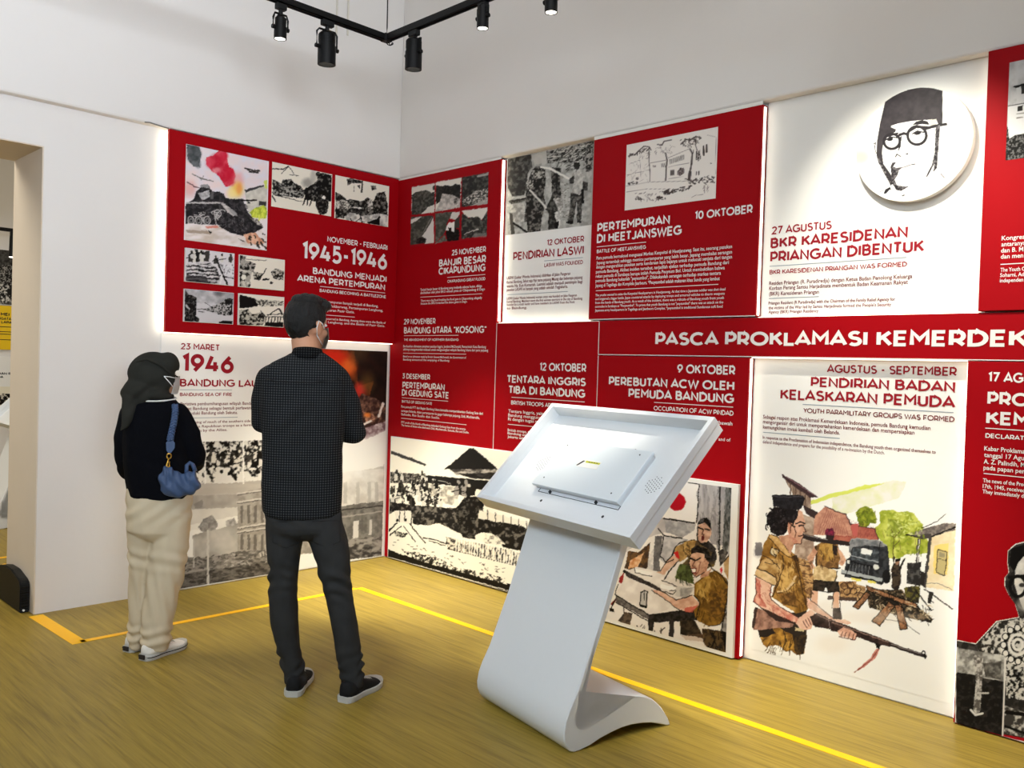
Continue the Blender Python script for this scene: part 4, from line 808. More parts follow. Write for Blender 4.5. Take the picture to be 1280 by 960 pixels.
picture(tb_board, 'R', -.022-PIC, 'painted_picture', (1.956, 2.862, .03, .872), paint_table())

def bw_station():
    c = Canvas(470, 535, 795, 810, (246, 240, 226)); c.at(475, 550, 4.923)
    c.p((60, 58, 56), "36,52 200,112 286,150 276,158 36,74"); c.p((30, 28, 27), "392,178 430,150 548,52 575,50 660,120 725,180 640,196 440,180")
    c.n((60, 56, 54), (190, 182, 172), "430,180 725,178 700,215 640,222 470,215", 14, .55, .3, 2, ax=(3, 1)); c.n((30, 28, 27), (64, 60, 58), "470,205 740,200 735,245 560,236", 12, .6, .3, 3, ax=(3, 1))
    c.p((28, 26, 25), "275,215 480,232 660,250 780,262 780,330 480,285 290,262"); c.l((170, 165, 156), 3, "325,238 435,268"); c.n((236, 228, 212), (150, 144, 134), "290,268 480,290 480,410 400,390 300,340", 30, .7, .3, 4)
    c.n((150, 144, 136), (30, 28, 26), "35,195 280,210 290,275 35,260", 7, .45, .2, 5)
    c.crowd("30,235 285,235 385,330 380,420 30,420", 6, 95, 17); c.n((28, 26, 25), (120, 114, 106), "25,375 200,400 470,420 640,470 640,560 560,600 480,570 360,510 300,525 210,520 110,430 25,470", 16, .68, .2, 7)
    c.n((22, 20, 19), (86, 82, 76), "465,420 520,350 600,345 640,390 630,470 570,560 590,610 510,600 480,540", 14, .72, .15, 8); c.crowd("470,330 610,330 610,350 470,350", 9, 9, 26, ((30, 28, 26), (200, 194, 184), (150, 144, 138)))
    c.n((24, 22, 21), (110, 104, 96), "580,470 700,500 860,520 930,560 900,700 760,660 700,580 590,560", 20, .7, .15, 10); c.p((236, 228, 212), "610,430 900,500 900,530 600,480"); 
    for i in range(8): c.l((50, 46, 44), 4, [(662+i*48, 430+i*14), (662+i*48, 490+i*14)])
    c.n((240, 234, 220), (120, 114, 106), "640,580 720,590 770,640 640,640", 14, .7, .2, 11)
    c.n((28, 26, 25), (110, 104, 96), '860,560 1000,560 1500,700 1500,900 1200,800 900,700', 20, .65, .15, 31); c.n((240, 234, 220), (90, 86, 80), '780,262 1500,420 1500,560 900,480 780,340', 26, .4, .2, 32, ax=(2, 1)); c.p((40, 38, 36), '780,250 1500,410 1500,440 780,280')
    # bench, poles, fence, kerb
    c.p((232, 226, 214), "88,430 195,430 200,520 100,500"); c.l(BK, 4, "90,432 195,432 190,520"); c.l(BK, 4, "120,440 118,500"); c.l(BK, 3, "150,440 150,500"); c.e(BK, 106, 492, 8, 10); c.e(BK, 156, 492, 8, 10)
    c.l(BK, 6, "105,510 22,580"); c.l(BK, 5, "128,530 62,584"); c.l(BK, 5, "90,520 40,578"); c.l(BK, 4, "145,530 215,625"); c.l(BK, 5, "182,515 278,635"); c.n(BK, (200, 194, 180), "85,560 170,575 150,600 95,590", 8, .6, .2, 12)
    c.l(BK, 5, "265,600 330,612 410,640 410,600"); c.l(BK, 4, "300,620 400,650"); c.n((230, 222, 206), (60, 56, 52), "410,590 860,680 850,775 415,670", 16, .66, .15, 13)
    c.l((246, 242, 232), 7, "412,592 600,628 860,688"); c.l(BK, 4, "415,668 600,715 850,775"); 
    for i in range(24): c.l((248, 244, 234), 5, [(470+i*16.5, 588+i*4.2), (466+i*16.3, 680+i*4.2)])
    for i in range(10): c.l((30, 28, 26), 5, [(500+i*36, 640+i*8.5), (498+i*36, 678+i*9)])
    c.p((22, 20, 19), "15,668 40,665 120,700 330,760 560,820 780,880 1600,1120 1600,1300 780,935 480,845 200,765 15,714"); c.n((246, 240, 226), (30, 28, 26), "140,680 350,720 460,780 640,815 770,850 780,890 560,830 300,760 180,720", 12, .56, .15, 14)
    c.strokes((70, 64, 58), 3, "40,600 400,690 760,790 760,830 300,730 40,640", 15, 50, 16, 12, 30); c.l((240, 234, 222), 4, "15,712 300,790 780,925")
    return c.warp(.5, 3)
picture(st_board, 'R', -.012-PIC, 'photo_print', (.012, 1.932, .012, ZB3-.004), bw_station(), 1.0)

def paint_tank():
    c = Canvas(228, 176, 338, 318, (236, 226, 228)); c.at(225, 175, 6.617)
    c.n((238, 216, 214), (226, 220, 228), "40,20 720,150 720,480 40,480", 70, .5, .5, 2)
    c.n((60, 66, 66), (130, 130, 134), "52,34 160,56 176,110 160,210 176,225 110,220 60,160", 30, .5, .4, 3); c.e((70, 74, 76), 110, 110, 55, 70, .6, soft=.5)
    c.n((200, 30, 56), (226, 96, 110), "214,140 270,130 330,82 380,100 394,170 400,225 440,230 458,290 440,350 410,380 380,390 346,330 300,280 262,262 216,200", 34, .6, .4, 4)
    c.e((190, 20, 48), 300, 180, 60, 60, .7, soft=.5); c.e((200, 24, 50), 400, 290, 48, 60, .75, soft=.5); c.e((236, 150, 150), 480, 330, 45, 60, .6, soft=.6); c.e((244, 196, 70), 470, 410, 50, 60, .8, soft=.7); c.e((250, 226, 150), 430, 440, 40, 40, .8, soft=.6); c.e((240, 150, 80), 490, 400, 24, 40, .7, soft=.6)
    c.e((226, 160, 150), 80, 400, 50, 60, .6, soft=.6)
    c.n((218, 212, 200), (196, 190, 178), "535,425 690,375 720,400 718,600 560,600", 30, .5, .4, 5); c.p((60, 58, 60), "530,412 692,370 690,384 545,434"); c.p((60, 58, 58), "560,505 580,508 580,525 558,522"); c.p((60, 58, 58), "650,505 715,510 712,545 655,540"); c.p((210, 220, 110), "694,340 722,330 722,400 700,400")
    c.n((214, 220, 80), (150, 170, 50), "570,600 620,560 690,540 720,560 715,650 600,640", 20, .5, .4, 6); c.strokes((226, 232, 90), 5, "590,560 715,560 712,640 600,630", 7, 22, 40, 100, 25)
    c.l(DK, 9, "536,230 600,250 655,255"); c.l(DK, 11, "575,262 640,268"); c.l(DK, 5, "540,232 600,268"); c.l(DK, 5, "620,240 618,260"); c.l(MD, 6, "100,280 180,320 270,342"); c.l(MD, 6, "165,318 250,335"); c.l(MD, 5, "192,298 178,330")
    c.l((96, 60, 60), 6, "62,348 120,385 170,400")
    c.n((32, 30, 32), (66, 62, 64), "45,520 110,490 130,430 165,395 230,365 262,420 330,430 360,440 380,480 520,492 545,560 560,600 640,680 690,720 660,745 520,792 420,770 320,730 300,700 45,690", 24, .66, .3, 8)
    c.n((196, 192, 192), (150, 146, 146), "150,440 240,412 245,470 180,500", 18, .5, .3, 9); c.p((150, 146, 146), "165,372 230,366 240,395 170,392"); c.n((214, 206, 204), (170, 160, 158), "330,516 360,516 470,610 440,630 395,600", 14, .5, .4, 10); c.p((190, 184, 182), "45,512 330,512 330,526 45,524"); c.p((150, 146, 144), "400,560 450,580 480,630 420,610", .8)
    c.l(BK, 10, "490,495 630,498"); c.l((90, 88, 90), 4, "480,488 520,490"); c.p((96, 92, 92), "255,425 280,425 276,490 250,485")
    for x, y, r in ((90, 665, 32), (155, 665, 34), (222, 665, 34), (310, 612, 34)): c.ring((186, 180, 178), 6, x, y, r*.8, r); c.ring((150, 146, 144), 5, x, y, r*.4, r*.5)
    c.strokes((200, 194, 192), 5, "110,600 300,590 320,640 120,650", 11, 20, 34, 20, 60); c.strokes((150, 146, 146), 3, "330,620 560,640 620,720 420,760", 12, 26, 26, 60, 50, .5); c.ring((200, 196, 194), 4, 335, 640, 40, 70, 20, 300, 60)
    c.strokes((120, 116, 118), 3, "60,530 330,530 480,640 640,700 500,780 320,720", 31, 40, 36, 20, 60, .6); c.strokes((70, 66, 68), 6, "330,490 520,495 560,600 400,560", 32, 20, 30, 30, 40, .8); c.e((206, 36, 62), 360, 130, 36, 40, .7, soft=.4); c.e((226, 70, 90), 250, 190, 34, 40, .6, soft=.5); c.e((214, 60, 80), 420, 350, 30, 30, .6, soft=.5); c.e((240, 170, 170), 300, 250, 30, 24, .6, soft=.5); c.e((90, 92, 96), 150, 200, 24, 30, .6, soft=.5)
    c.n((206, 190, 176), (236, 226, 224), "40,690 300,700 420,772 520,795 680,740 716,800 716,915 40,835", 40, .5, .4, 13, ax=(2.5, 1)); c.p((150, 130, 110), "45,740 220,750 260,780 60,765", .7); c.p((214, 110, 90), "200,712 300,705 320,725 230,735", .7); c.p(BK, "230,745 265,760 255,772 240,762"); c.n((236, 190, 160), (200, 140, 110), "520,780 620,760 700,850 640,870 560,850", 20, .5, .4, 14)
    c.strokes((52, 44, 40), 9, "560,780 690,760 712,900 560,850", 15, 14, 34, 50, 20); c.p((60, 50, 46), "480,815 540,840 520,842"); c.n((200, 194, 186), (90, 84, 80), "575,640 640,650 690,720 640,700", 12, .5, .3, 16)
    return c.warp(.5, 5)
ur, uR_ = uz('L', 0, 232.6, 180), uz('L', 0, 333.5, 300)
def raised_photo(parent, plane, dep0, thick, label, tl, br, cv, group='photo boards on the 1945-1946 panel', name='photo_board'):
    u0, u1, z0, z1 = rect_px(plane, dep0-thick, tl, br)
    b = board(name, plane, u0, u1, z0, z1, dep0-thick, dep0-.0005, M['edge'], label, 'photo board', group, .001)
    picture(b, plane, dep0-thick-PIC, 'photo_print', (u0+.002, u1-.002, z0+.002, z1-.002), cv)
    return b
picture(left_red, 'L', -PIC, 'painted_picture', rect_px('L', 0, (232.6, 179.8), (333.2, 313.2)), paint_tank())

def photo(box, bg, f, sc):
    c = Canvas(box[0]-3, box[1]-3, box[2]+3, box[3]+3, bg, 4.0); c.at(box[0], box[1], sc); f(c); return c.warp(.5, 3)
def f1(c):
    c.at(330, 195, 7.758); c.l(DK, 8, "85,122 190,128 235,100"); c.l(DK, 5, "170,170 240,100 290,170"); c.l(DK, 5, "250,180 330,190")
    c.n(BK, (150, 146, 138), "80,225 110,235 170,270 180,230 260,225 300,270 350,290 390,330 380,410 200,390 80,375", 16, .6, .15, 3); c.strokes((206, 200, 190), 4, "90,290 280,290 280,380 90,360", 4, 14, 50, 10, 30)
    c.e((130, 126, 120), 420, 260, 50, 45, .7, soft=.6); c.e((150, 146, 140), 480, 200, 30, 60, .5, soft=.6)
    c.n(BK, (110, 106, 100), "380,330 440,290 480,270 520,230 500,170 520,150 560,165 600,170 655,190 650,440 560,450 460,430 400,420", 20, .74, .12, 5); c.l(BK, 10, "400,400 378,470"); c.l(BK, 9, "420,410 416,470"); c.l(BK, 9, "470,410 440,480")
    c.crowd("540,560 600,560 600,575 540,575", 6, 2, 44, ((24, 22, 21), (24, 22, 21), (60, 56, 54))); c.e((236, 230, 220), 578, 408, 18, 20); c.n(BK, (90, 86, 80), "500,420 560,410 625,440 630,490 600,560 540,570 500,490", 14, .7, .15, 7); c.l(BK, 8, "80,385 110,440"); c.l(BK, 5, "110,380 370,440")
def f2(c):
    c.at(330, 195, 7.758); c.n(BK, (120, 116, 108), "690,350 740,370 800,420 860,420 950,440 1000,400 1060,440 1090,360 1170,345 1200,480 1195,580 1100,590 1000,600 900,560 800,600 690,600", 18, .6, .15, 3); c.n((214, 208, 196), (80, 76, 72), "690,420 800,430 860,500 780,520 690,500", 12, .5, .15, 4)
    c.p((236, 230, 220), "865,490 945,500 945,512 865,502"); c.n(BK, (70, 66, 62), "850,505 950,515 945,570 860,560", 10, .6, .2, 5); c.n((150, 146, 140), (230, 224, 214), "780,590 830,545 960,580 1100,560 1195,570 1190,690 800,620", 26, .5, .4, 6); c.n(BK, (120, 116, 110), "800,220 850,215 960,240 940,270 850,260 810,290", 14, .55, .2, 7); c.l(BK, 10, "955,240 945,350"); c.l(DK, 4, "870,260 870,350"); c.n(BK, (150, 146, 140), "900,290 930,280 930,320", 8, .5, .2, 8); c.n(BK, (130, 126, 120), "1035,290 1085,285 1090,325 1045,335", 10, .5, .2, 9)
    c.p(BK, "1000,640 1090,610 1125,570 1120,670 1010,655"); c.l(BK, 9, "835,610 850,635"); c.l(BK, 7, "890,635 940,600 950,650"); c.l(BK, 8, "930,570 940,610"); c.n((220, 214, 204), (90, 86, 80), "1000,430 1050,420 1060,500 1010,540", 12, .5, .15, 10)
def f3(c):
    c.at(225, 300, 8.0); c.crowd("90,215 350,215 350,225 90,225", 2, 9, 44); c.crowd("350,220 540,220 540,240 350,240", 3, 6, 30); c.e((206, 200, 196), 122, 160, 22, 26); c.p(BK, "104,140 122,118 142,140"); c.p(BK, "205,135 230,125 250,150"); c.e((214, 208, 204), 232, 165, 20, 22)
    c.n((36, 33, 34), (206, 200, 200), "62,240 200,225 300,225 370,280 400,370 410,450 55,415", 15, .5, .15, 4, ax=(2.6, .8)); 
    for y in range(250, 420, 36): c.l((224, 220, 220), 10, [(70, y), (150, y-12), (240, y+6), (350, y+10)], .75); c.l(BK, 7, [(66, y+16), (150, y+6), (250, y+24), (360, y+28)])
    c.p((40, 36, 38), "60,350 260,360 290,440 58,412", .75); c.l(BK, 13, "380,230 430,350 475,450"); c.l(BK, 9, "370,350 540,385"); c.l((232, 228, 226), 12, "418,350 400,440"); c.n((224, 220, 222), (100, 96, 98), "400,240 540,250 540,370 440,340", 14, .68, .15, 5)
def f4(c):
    c.at(225, 300, 8.0); c.n(BK, (170, 164, 154), "595,150 660,165 650,200 760,240 740,300 720,330 700,400 700,470 595,462", 22, .52, .15, 2); c.p((226, 220, 206), "600,290 680,300 740,320 740,400 690,330 600,310", .8); c.l(MD, 6, "640,190 860,205"); c.e((236, 230, 214), 635, 370, 24, 28); c.p((230, 224, 208), "610,400 690,420 680,470 610,455", .7)
    c.n(BK, (190, 184, 170), "730,310 800,330 830,340 800,400 740,390", 12, .5, .15, 3); c.l(BK, 7, "770,385 830,340 860,285"); c.p(BK, "820,390 895,382 892,402 822,406"); c.ring(BK, 5, 785, 380, 20, 18); c.n(BK, (190, 184, 170), "905,320 950,285 1040,310 1035,400 960,400 930,370", 13, .52, .15, 4); c.e(DK, 912, 428, 16, 12)
def f5(c):
    c.at(225, 300, 8.0); c.n((150, 148, 150), (206, 202, 204), "40,485 540,525 540,650 40,620", 60, .5, .5, 2); c.n(BK, (86, 82, 80), "48,490 76,540 140,560 168,580 165,660 160,760 195,790 190,815 45,820", 16, .72, .15, 3); c.p((190, 186, 186), "55,640 105,690 95,700 50,660"); c.n(BK, (180, 176, 174), "240,690 350,650 420,620 460,580 525,590 525,750 440,755 330,730", 14, .5, .15, 4); c.n(BK, (60, 58, 56), "455,590 526,588 526,640 450,640", 12, .7, .2, 5); c.p(BK, "390,815 430,803 525,812 522,845 385,838"); c.l(DK, 6, "170,690 260,690"); c.l(DK, 5, "180,710 240,720"); c.l(DK, 4, "250,625 310,665"); c.e((70, 68, 70), 385, 535, 44, 26, .7, soft=.7)
def f6(c):
    c.at(225, 300, 8.0); c.p(BK, "592,545 740,580 800,620 770,665 592,685"); c.n((60, 58, 54), (224, 218, 200), "740,590 1035,610 1035,660 800,665", 12, .5, .2, 2); c.n(BK, (190, 184, 168), "592,700 680,690 720,740 800,720 850,760 830,850 592,850", 20, .52, .12, 3); c.n(BK, (80, 76, 70), "800,700 850,750 830,800", 10, .5, .2, 4); c.l(BK, 7, "880,750 990,685 1020,740"); c.l(BK, 6, "850,765 1035,770"); c.l(BK, 6, "870,745 1030,740"); c.l(BK, 14, "990,690 1020,740"); c.p(BK, "850,830 1035,830 1030,875 840,860")
    for i in range(6): c.l(BK, 7, [(860+i*30, 775), (850+i*30, 825)])
    c.l(BK, 6, "850,826 1030,826")
for tl, br, bg, f, lb in (((340.3, 202.2), (413.8, 270.6), CR, f1, 'black and white photo of running soldiers and an explosion, right of the tank painting'),
                          ((419.2, 218.7), (485, 283.9), CR, f2, 'black and white photo of a crowded square under trees, topmost right on the 1945-1946 panel')):
    picture(left_red, 'L', -PIC, 'photo_print', rect_px('L', 0, tl, br), photo((*tl, *br), bg, f, 1))
for tl, br, bg, f, lb in (((232, 309.5), (292.3, 357.5), (218, 212, 214), f3, 'raised photo of men behind sandbags, upper left of four under the tank painting'),
                          ((299.5, 318), (355.3, 363.7), CR, f4, 'raised photo of a gun crew in smoke, upper right of four below the tank'),
                          ((230.5, 360.8), (291.5, 405.6), (206, 202, 204), f5, 'raised photo of a grey street fire, lower left of four below the tank'),
                          ((298.8, 366.5), (354.5, 409.5), CR, f6, 'raised photo of a crowd at a barrier, lower right of four below the tank')):
    raised_photo(left_red, 'L', 0, .016, lb, tl, br, photo((*tl, *br), bg, f, 1))

def flood(c):
    c.at(505, 205, 8.73); R_ = (150, 10, 22); c.p(R_, "60,180 940,60 940,860 60,900")
    c.p((220, 214, 204), "82,252 335,208 333,530 80,565"); c.n((50, 50, 46), (96, 94, 86), "82,335 150,300 240,282 300,310 333,300 330,440 260,470 180,550 82,562", 20, .6, .3, 2); c.p((60, 58, 54), "310,240 335,230 335,290 312,280")
    c.p((226, 220, 208), "348,200 622,150 612,490 342,525"); c.n((30, 30, 28), (60, 60, 54), "350,230 400,240 460,230 520,240 560,215 618,230 612,385 545,345 415,320 390,410 346,440", 16, .7, .3, 3); c.n((214, 206, 198), (150, 144, 138), "415,320 530,340 612,385 610,486 346,520 390,410", 24, .6, .4, 4); c.n((60, 58, 54), (150, 146, 140), "540,380 580,370 585,440 545,430", 10, .5, .3, 5)
    c.n((40, 40, 38), (90, 88, 82), "634,145 925,88 915,430 625,470", 26, .7, .3, 6); c.p((190, 186, 178), "795,125 925,90 922,120 800,140", .8); c.n((50, 48, 46), (206, 200, 190), "640,400 760,300 912,260 912,400 640,450", 10, .58, .2, 7); c.p((200, 194, 186), "800,420 912,385 912,435 720,455", .8)
    c.n((60, 60, 54), (100, 98, 88), "75,580 310,560 328,600 200,800 190,870 70,885", 24, .6, .3, 8); c.p((220, 214, 204), "72,600 190,575 150,610 75,655"); c.p((214, 208, 200), "320,575 326,860 230,870 200,780 270,680"); c.n(BK, (70, 66, 62), "135,820 200,790 245,820 230,865 130,870", 10, .6, .3, 9); c.l((120, 116, 108), 8, "210,745 300,580")
    c.n((64, 66, 58), (104, 102, 92), "340,540 540,520 480,620 440,760 340,860", 26, .6, .3, 10); c.p((206, 200, 192), "520,530 610,520 600,560 560,600 500,600"); c.p((60, 58, 52), "560,600 610,560 605,700 545,700"); c.n(BK, (40, 38, 36), "455,740 480,680 545,690 605,720 600,830 470,845", 14, .7, .2, 11); c.p((232, 228, 220), "490,640 550,630 545,740 455,720 460,690"); c.p(BK, "480,690 515,690 515,735 485,740"); c.n((120, 120, 108), (84, 84, 76), "335,870 440,770 470,840", 14, .5, .3, 12)
    c.p((224, 218, 208), "628,510 912,475 905,560 840,610 800,570 740,590 690,580"); c.n((40, 40, 38), (96, 94, 86), "620,540 660,545 700,590 800,570 850,610 912,500 905,780 615,815", 20, .62, .25, 13); c.l((206, 200, 190), 8, "760,730 800,710"); c.l((190, 184, 176), 6, "660,765 740,730 810,715"); c.p((150, 146, 138), "760,760 900,750 895,795 740,800", .6)
    # gaps between the six photographs
    c.p(R_, "335,150 348,150 336,900 326,900"); c.p(R_, "622,100 634,100 622,860 608,860"); c.p(R_, "60,562 345,522 625,468 930,432 930,474 625,508 345,540 60,578")
fl = Canvas(508, 208, 618, 314, (150, 10, 22), 4.0); flood(fl); fl.warp(.4, 3)
picture(r_flood, 'R', -PIC, 'photo_print', rect_px('R', 0, (514.6, 233.4), (608.6, 297.4)), fl)

def laswi(c):
    c.at(620, 165, 6.857); c.n((150, 148, 142), (196, 194, 188), "80,235 835,60 800,800 100,885", 30, .5, .4, 2)
    c.n((50, 48, 46), (110, 108, 102), "82,235 200,210 300,190 310,300 270,350 260,480 240,540 140,550 100,480", 26, .62, .3, 3); c.n((40, 38, 36), (150, 148, 142), "430,155 540,140 840,65 830,260 760,240 640,260 440,270", 14, .52, .2, 4); c.p((190, 186, 178), "300,200 430,160 430,260 330,280", .8)
    c.strokes((206, 202, 194), 6, "480,130 830,70 780,250 480,260", 5, 40, 90, 160, 25); c.strokes((60, 58, 54), 4, "480,130 830,70 780,330 520,330", 6, 40, 60, 150, 40)
    c.n((58, 56, 52), (110, 108, 100), "100,590 260,560 250,590 130,620", 12, .5, .3, 7); c.l(DK, 12, "140,590 250,570 400,510"); c.l((200, 196, 188), 9, "140,560 240,560 380,505")
    for q, s in (("255,480 300,340 340,290 400,300 430,400 410,520 425,620 390,740 380,860 270,860 262,770 240,770 255,640", 8), ("470,300 560,310 545,420 560,520 555,640 480,640", 9)): c.n((30, 28, 27), (120, 116, 110), q, 18, .62, .2, s)
    c.n((200, 196, 188), (60, 58, 54), "250,420 320,400 320,470 270,500", 12, .5, .2, 10); c.n((180, 176, 168), (40, 38, 36), "300,330 420,320 420,390 310,400", 14, .5, .2, 11)
    c.n((34, 32, 30), (90, 88, 82), "425,660 470,560 500,545 540,690 530,820 445,840 450,700", 16, .6, .2, 12); c.n((206, 202, 196), (130, 126, 120), "490,570 570,560 575,640 540,680", 14, .5, .3, 13); c.n((230, 228, 222), (170, 166, 160), "500,690 560,670 550,800 530,830", 14, .5, .3, 14); c.p(BK, "500,780 540,760 530,830 505,830")
    c.l((214, 210, 202), 12, "290,500 350,560 430,650"); c.l((230, 226, 218), 14, "385,300 470,315 620,400")
    c.n((44, 42, 40), (110, 106, 100), "640,520 740,500 730,770 690,770 695,560 660,780 610,780 630,660", 16, .58, .2, 15); c.n((206, 202, 194), (160, 156, 150), "660,350 720,320 770,380 740,430 720,540 650,520 660,440 630,440", 16, .5, .3, 16); c.n((40, 38, 36), (80, 76, 72), "630,400 670,370 665,440 625,440", 10, .5, .2, 17); c.n((36, 34, 32), (80, 76, 72), "740,420 785,430 785,500 740,500", 10, .5, .2, 18); c.e((50, 46, 44), 692, 290, 24, 32); c.p((36, 34, 32), "662,300 668,256 720,262 716,300"); c.l(BK, 16, "740,500 745,600"); c.p(BK, "600,770 660,760 660,790 600,785"); c.p(BK, "690,765 735,765 730,780 690,778")
    c.n((150, 146, 140), (206, 202, 194), "120,620 250,600 240,760 130,800", 20, .5, .3, 19); c.p((70, 66, 62), "110,690 140,700 160,870 130,880"); c.l(BK, 14, "150,780 260,855"); c.strokes((90, 86, 80), 4, "560,420 640,420 620,760 560,760", 20, 40, 12, 0, 30); c.n((40, 38, 36), (170, 166, 160), "740,200 830,90 825,330 770,340", 14, .5, .2, 21)
lw = Canvas(624, 168, 746, 300, (180, 178, 172), 4.0); laswi(lw); lw.warp(.4, 3)
picture(r_laswi, 'R', W0-PIC, 'photo_print', (1.092, 1.856, rect_px('R', W0, (631, 199.8), (737.2, 281.3))[2], ZU-.004), lw)

def sketch(c):
    c.at(775, 150, 8.0); I = (70, 60, 58); P_ = (150, 136, 134)
    c.l(I, 9, "85,360 150,345 185,310 240,262 290,268 310,300", .8); c.strokes(I, 6, "80,345 190,310 300,262 310,290 180,340 90,368", 2, 26, 22, 150, 60); c.strokes(P_, 3, "195,280 300,280 290,400 200,400", 3, 30, 26, 60, 90)
    c.l(I, 9, "375,245 420,250 440,215 515,200", .8); c.strokes(P_, 3, "340,250 520,230 520,330 340,320", 4, 34, 30, 40, 90); c.l(I, 11, "610,240 660,195 700,200 760,165 810,180", .8); c.strokes(I, 6, "610,190 810,160 810,230 700,270 620,250", 5, 44, 24, 60, 90, .7)
    for q, w_ in (("290,290 290,420 300,520 298,610", 7), ("455,330 470,400 462,500 455,605", 11), ("700,290 722,330 715,440 700,520 690,590", 13), ("745,180 755,250 770,300 760,380", 7), ("735,300 720,400", 5)): c.l(I, w_, q, .85)
    c.l(I, 24, "700,520 692,590", .8); c.l(P_, 4, "300,430 470,400"); c.l(P_, 4, "480,380 700,285"); c.l(P_, 4, "485,470 690,430"); c.l(P_, 3, "485,590 640,560")
    for i in range(10): c.l(I, 6, [(500+i*15, 395-i*5), (502+i*15, 438-i*5)], .75)
    for i in range(3): c.l(I, 9, [(508+i*14, 505-i*2), (510+i*14, 552-i*2)], .8)
    for i in range(4): c.l(I, 5, [(415+i*11, 435), (418+i*11, 470)], .6); c.l(P_, 5, [(330+i*8, 455), (334+i*8, 470)])
    c.n(I, P_, "570,520 600,478 640,480 645,530 600,560 570,545", 9, .55, .3, 6); c.l(I, 14, "835,265 838,350"); c.l(I, 14, "866,250 866,320"); c.strokes(I, 5, "760,310 810,300 800,390 760,390", 7, 20, 40, 85, 20); c.l(I, 9, "765,520 762,550"); c.l(I, 9, "788,515 786,548"); c.l(P_, 3, "870,150 960,170 955,540")
    c.strokes(I, 8, "650,590 930,560 940,620 830,640 650,630", 8, 50, 26, 10, 60, .75); c.strokes(I, 9, "430,720 480,690 650,670 740,650 700,690 450,745", 9, 40, 24, 160, 40, .85); c.strokes(P_, 5, "150,730 420,720 400,800 160,810", 10, 44, 26, 40, 90); c.strokes(I, 8, "150,770 220,780 200,800 160,800", 11, 8, 20, 30, 40); c.strokes(I, 8, "370,770 470,760 460,790 380,800", 12, 10, 22, 30, 60)
    c.l(P_, 4, "60,660 300,620 640,612 900,600"); c.l(P_, 3, "65,720 250,690 480,690"); c.strokes(I, 7, "80,630 190,615 190,632 80,645", 13, 12, 18, 0, 30); c.e(I, 172, 586, 15, 14, .7); c.strokes(P_, 4, "840,650 900,640 890,710 840,710", 14, 14, 40, 100, 20); c.l(P_, 4, "715,775 760,750 830,745"); c.l(P_, 3, "90,440 200,400 210,580"); c.l(P_, 3, "70,550 290,500"); c.strokes(P_, 3, "90,400 290,420 290,600 90,600", 15, 26, 40, 90, 60, .6); c.l(I, 6, "905,432 915,436")
sk = Canvas(778, 155, 900, 268, (234, 226, 218), 4.0); sketch(sk)
picture(r_heet, 'R', -PIC, 'sketch_print', rect_px('R', 0, (783.6, 181.3), (894.6, 248)), sk)

def kongres(c):
    c.at(1235, 60, 6.0); c.n((170, 168, 168), (214, 212, 212), "130,100 400,60 400,420 130,430", 60, .5, .6, 2); c.p((224, 222, 222), "150,430 270,400 400,380 400,680 150,680"); c.p((120, 118, 118), "145,430 400,385 400,402 150,438"); c.p((206, 204, 204), "215,300 400,240 400,390 215,410"); c.p(BK, "182,290 400,225 400,245 210,300")
    for q in ("220,440 262,428 260,470 222,476", "248,290 285,280 285,340 250,345", "310,420 350,412 350,455 312,460"): c.p((40, 38, 38), q)
    c.l(MD, 4, "215,495 400,470"); c.l(MD, 6, "215,525 260,520"); c.n(BK, (110, 108, 108), "130,560 150,600 160,680 200,655 270,640 400,630 400,860 120,850", 12, .6, .2, 3)
kg = Canvas(1250, 70, 1310, 208, (200, 198, 198), 4.0); kongres(kg)
z1_ = uz('R', -.012, 1259.9, 78.8)[1]; u0_, z0_ = uz('R', -.012, 1257, 200.5)
picture(r_kong, 'R', -.012-PIC, 'photo_print', (u0_, u0_+.5, z0_, z1_), kg)

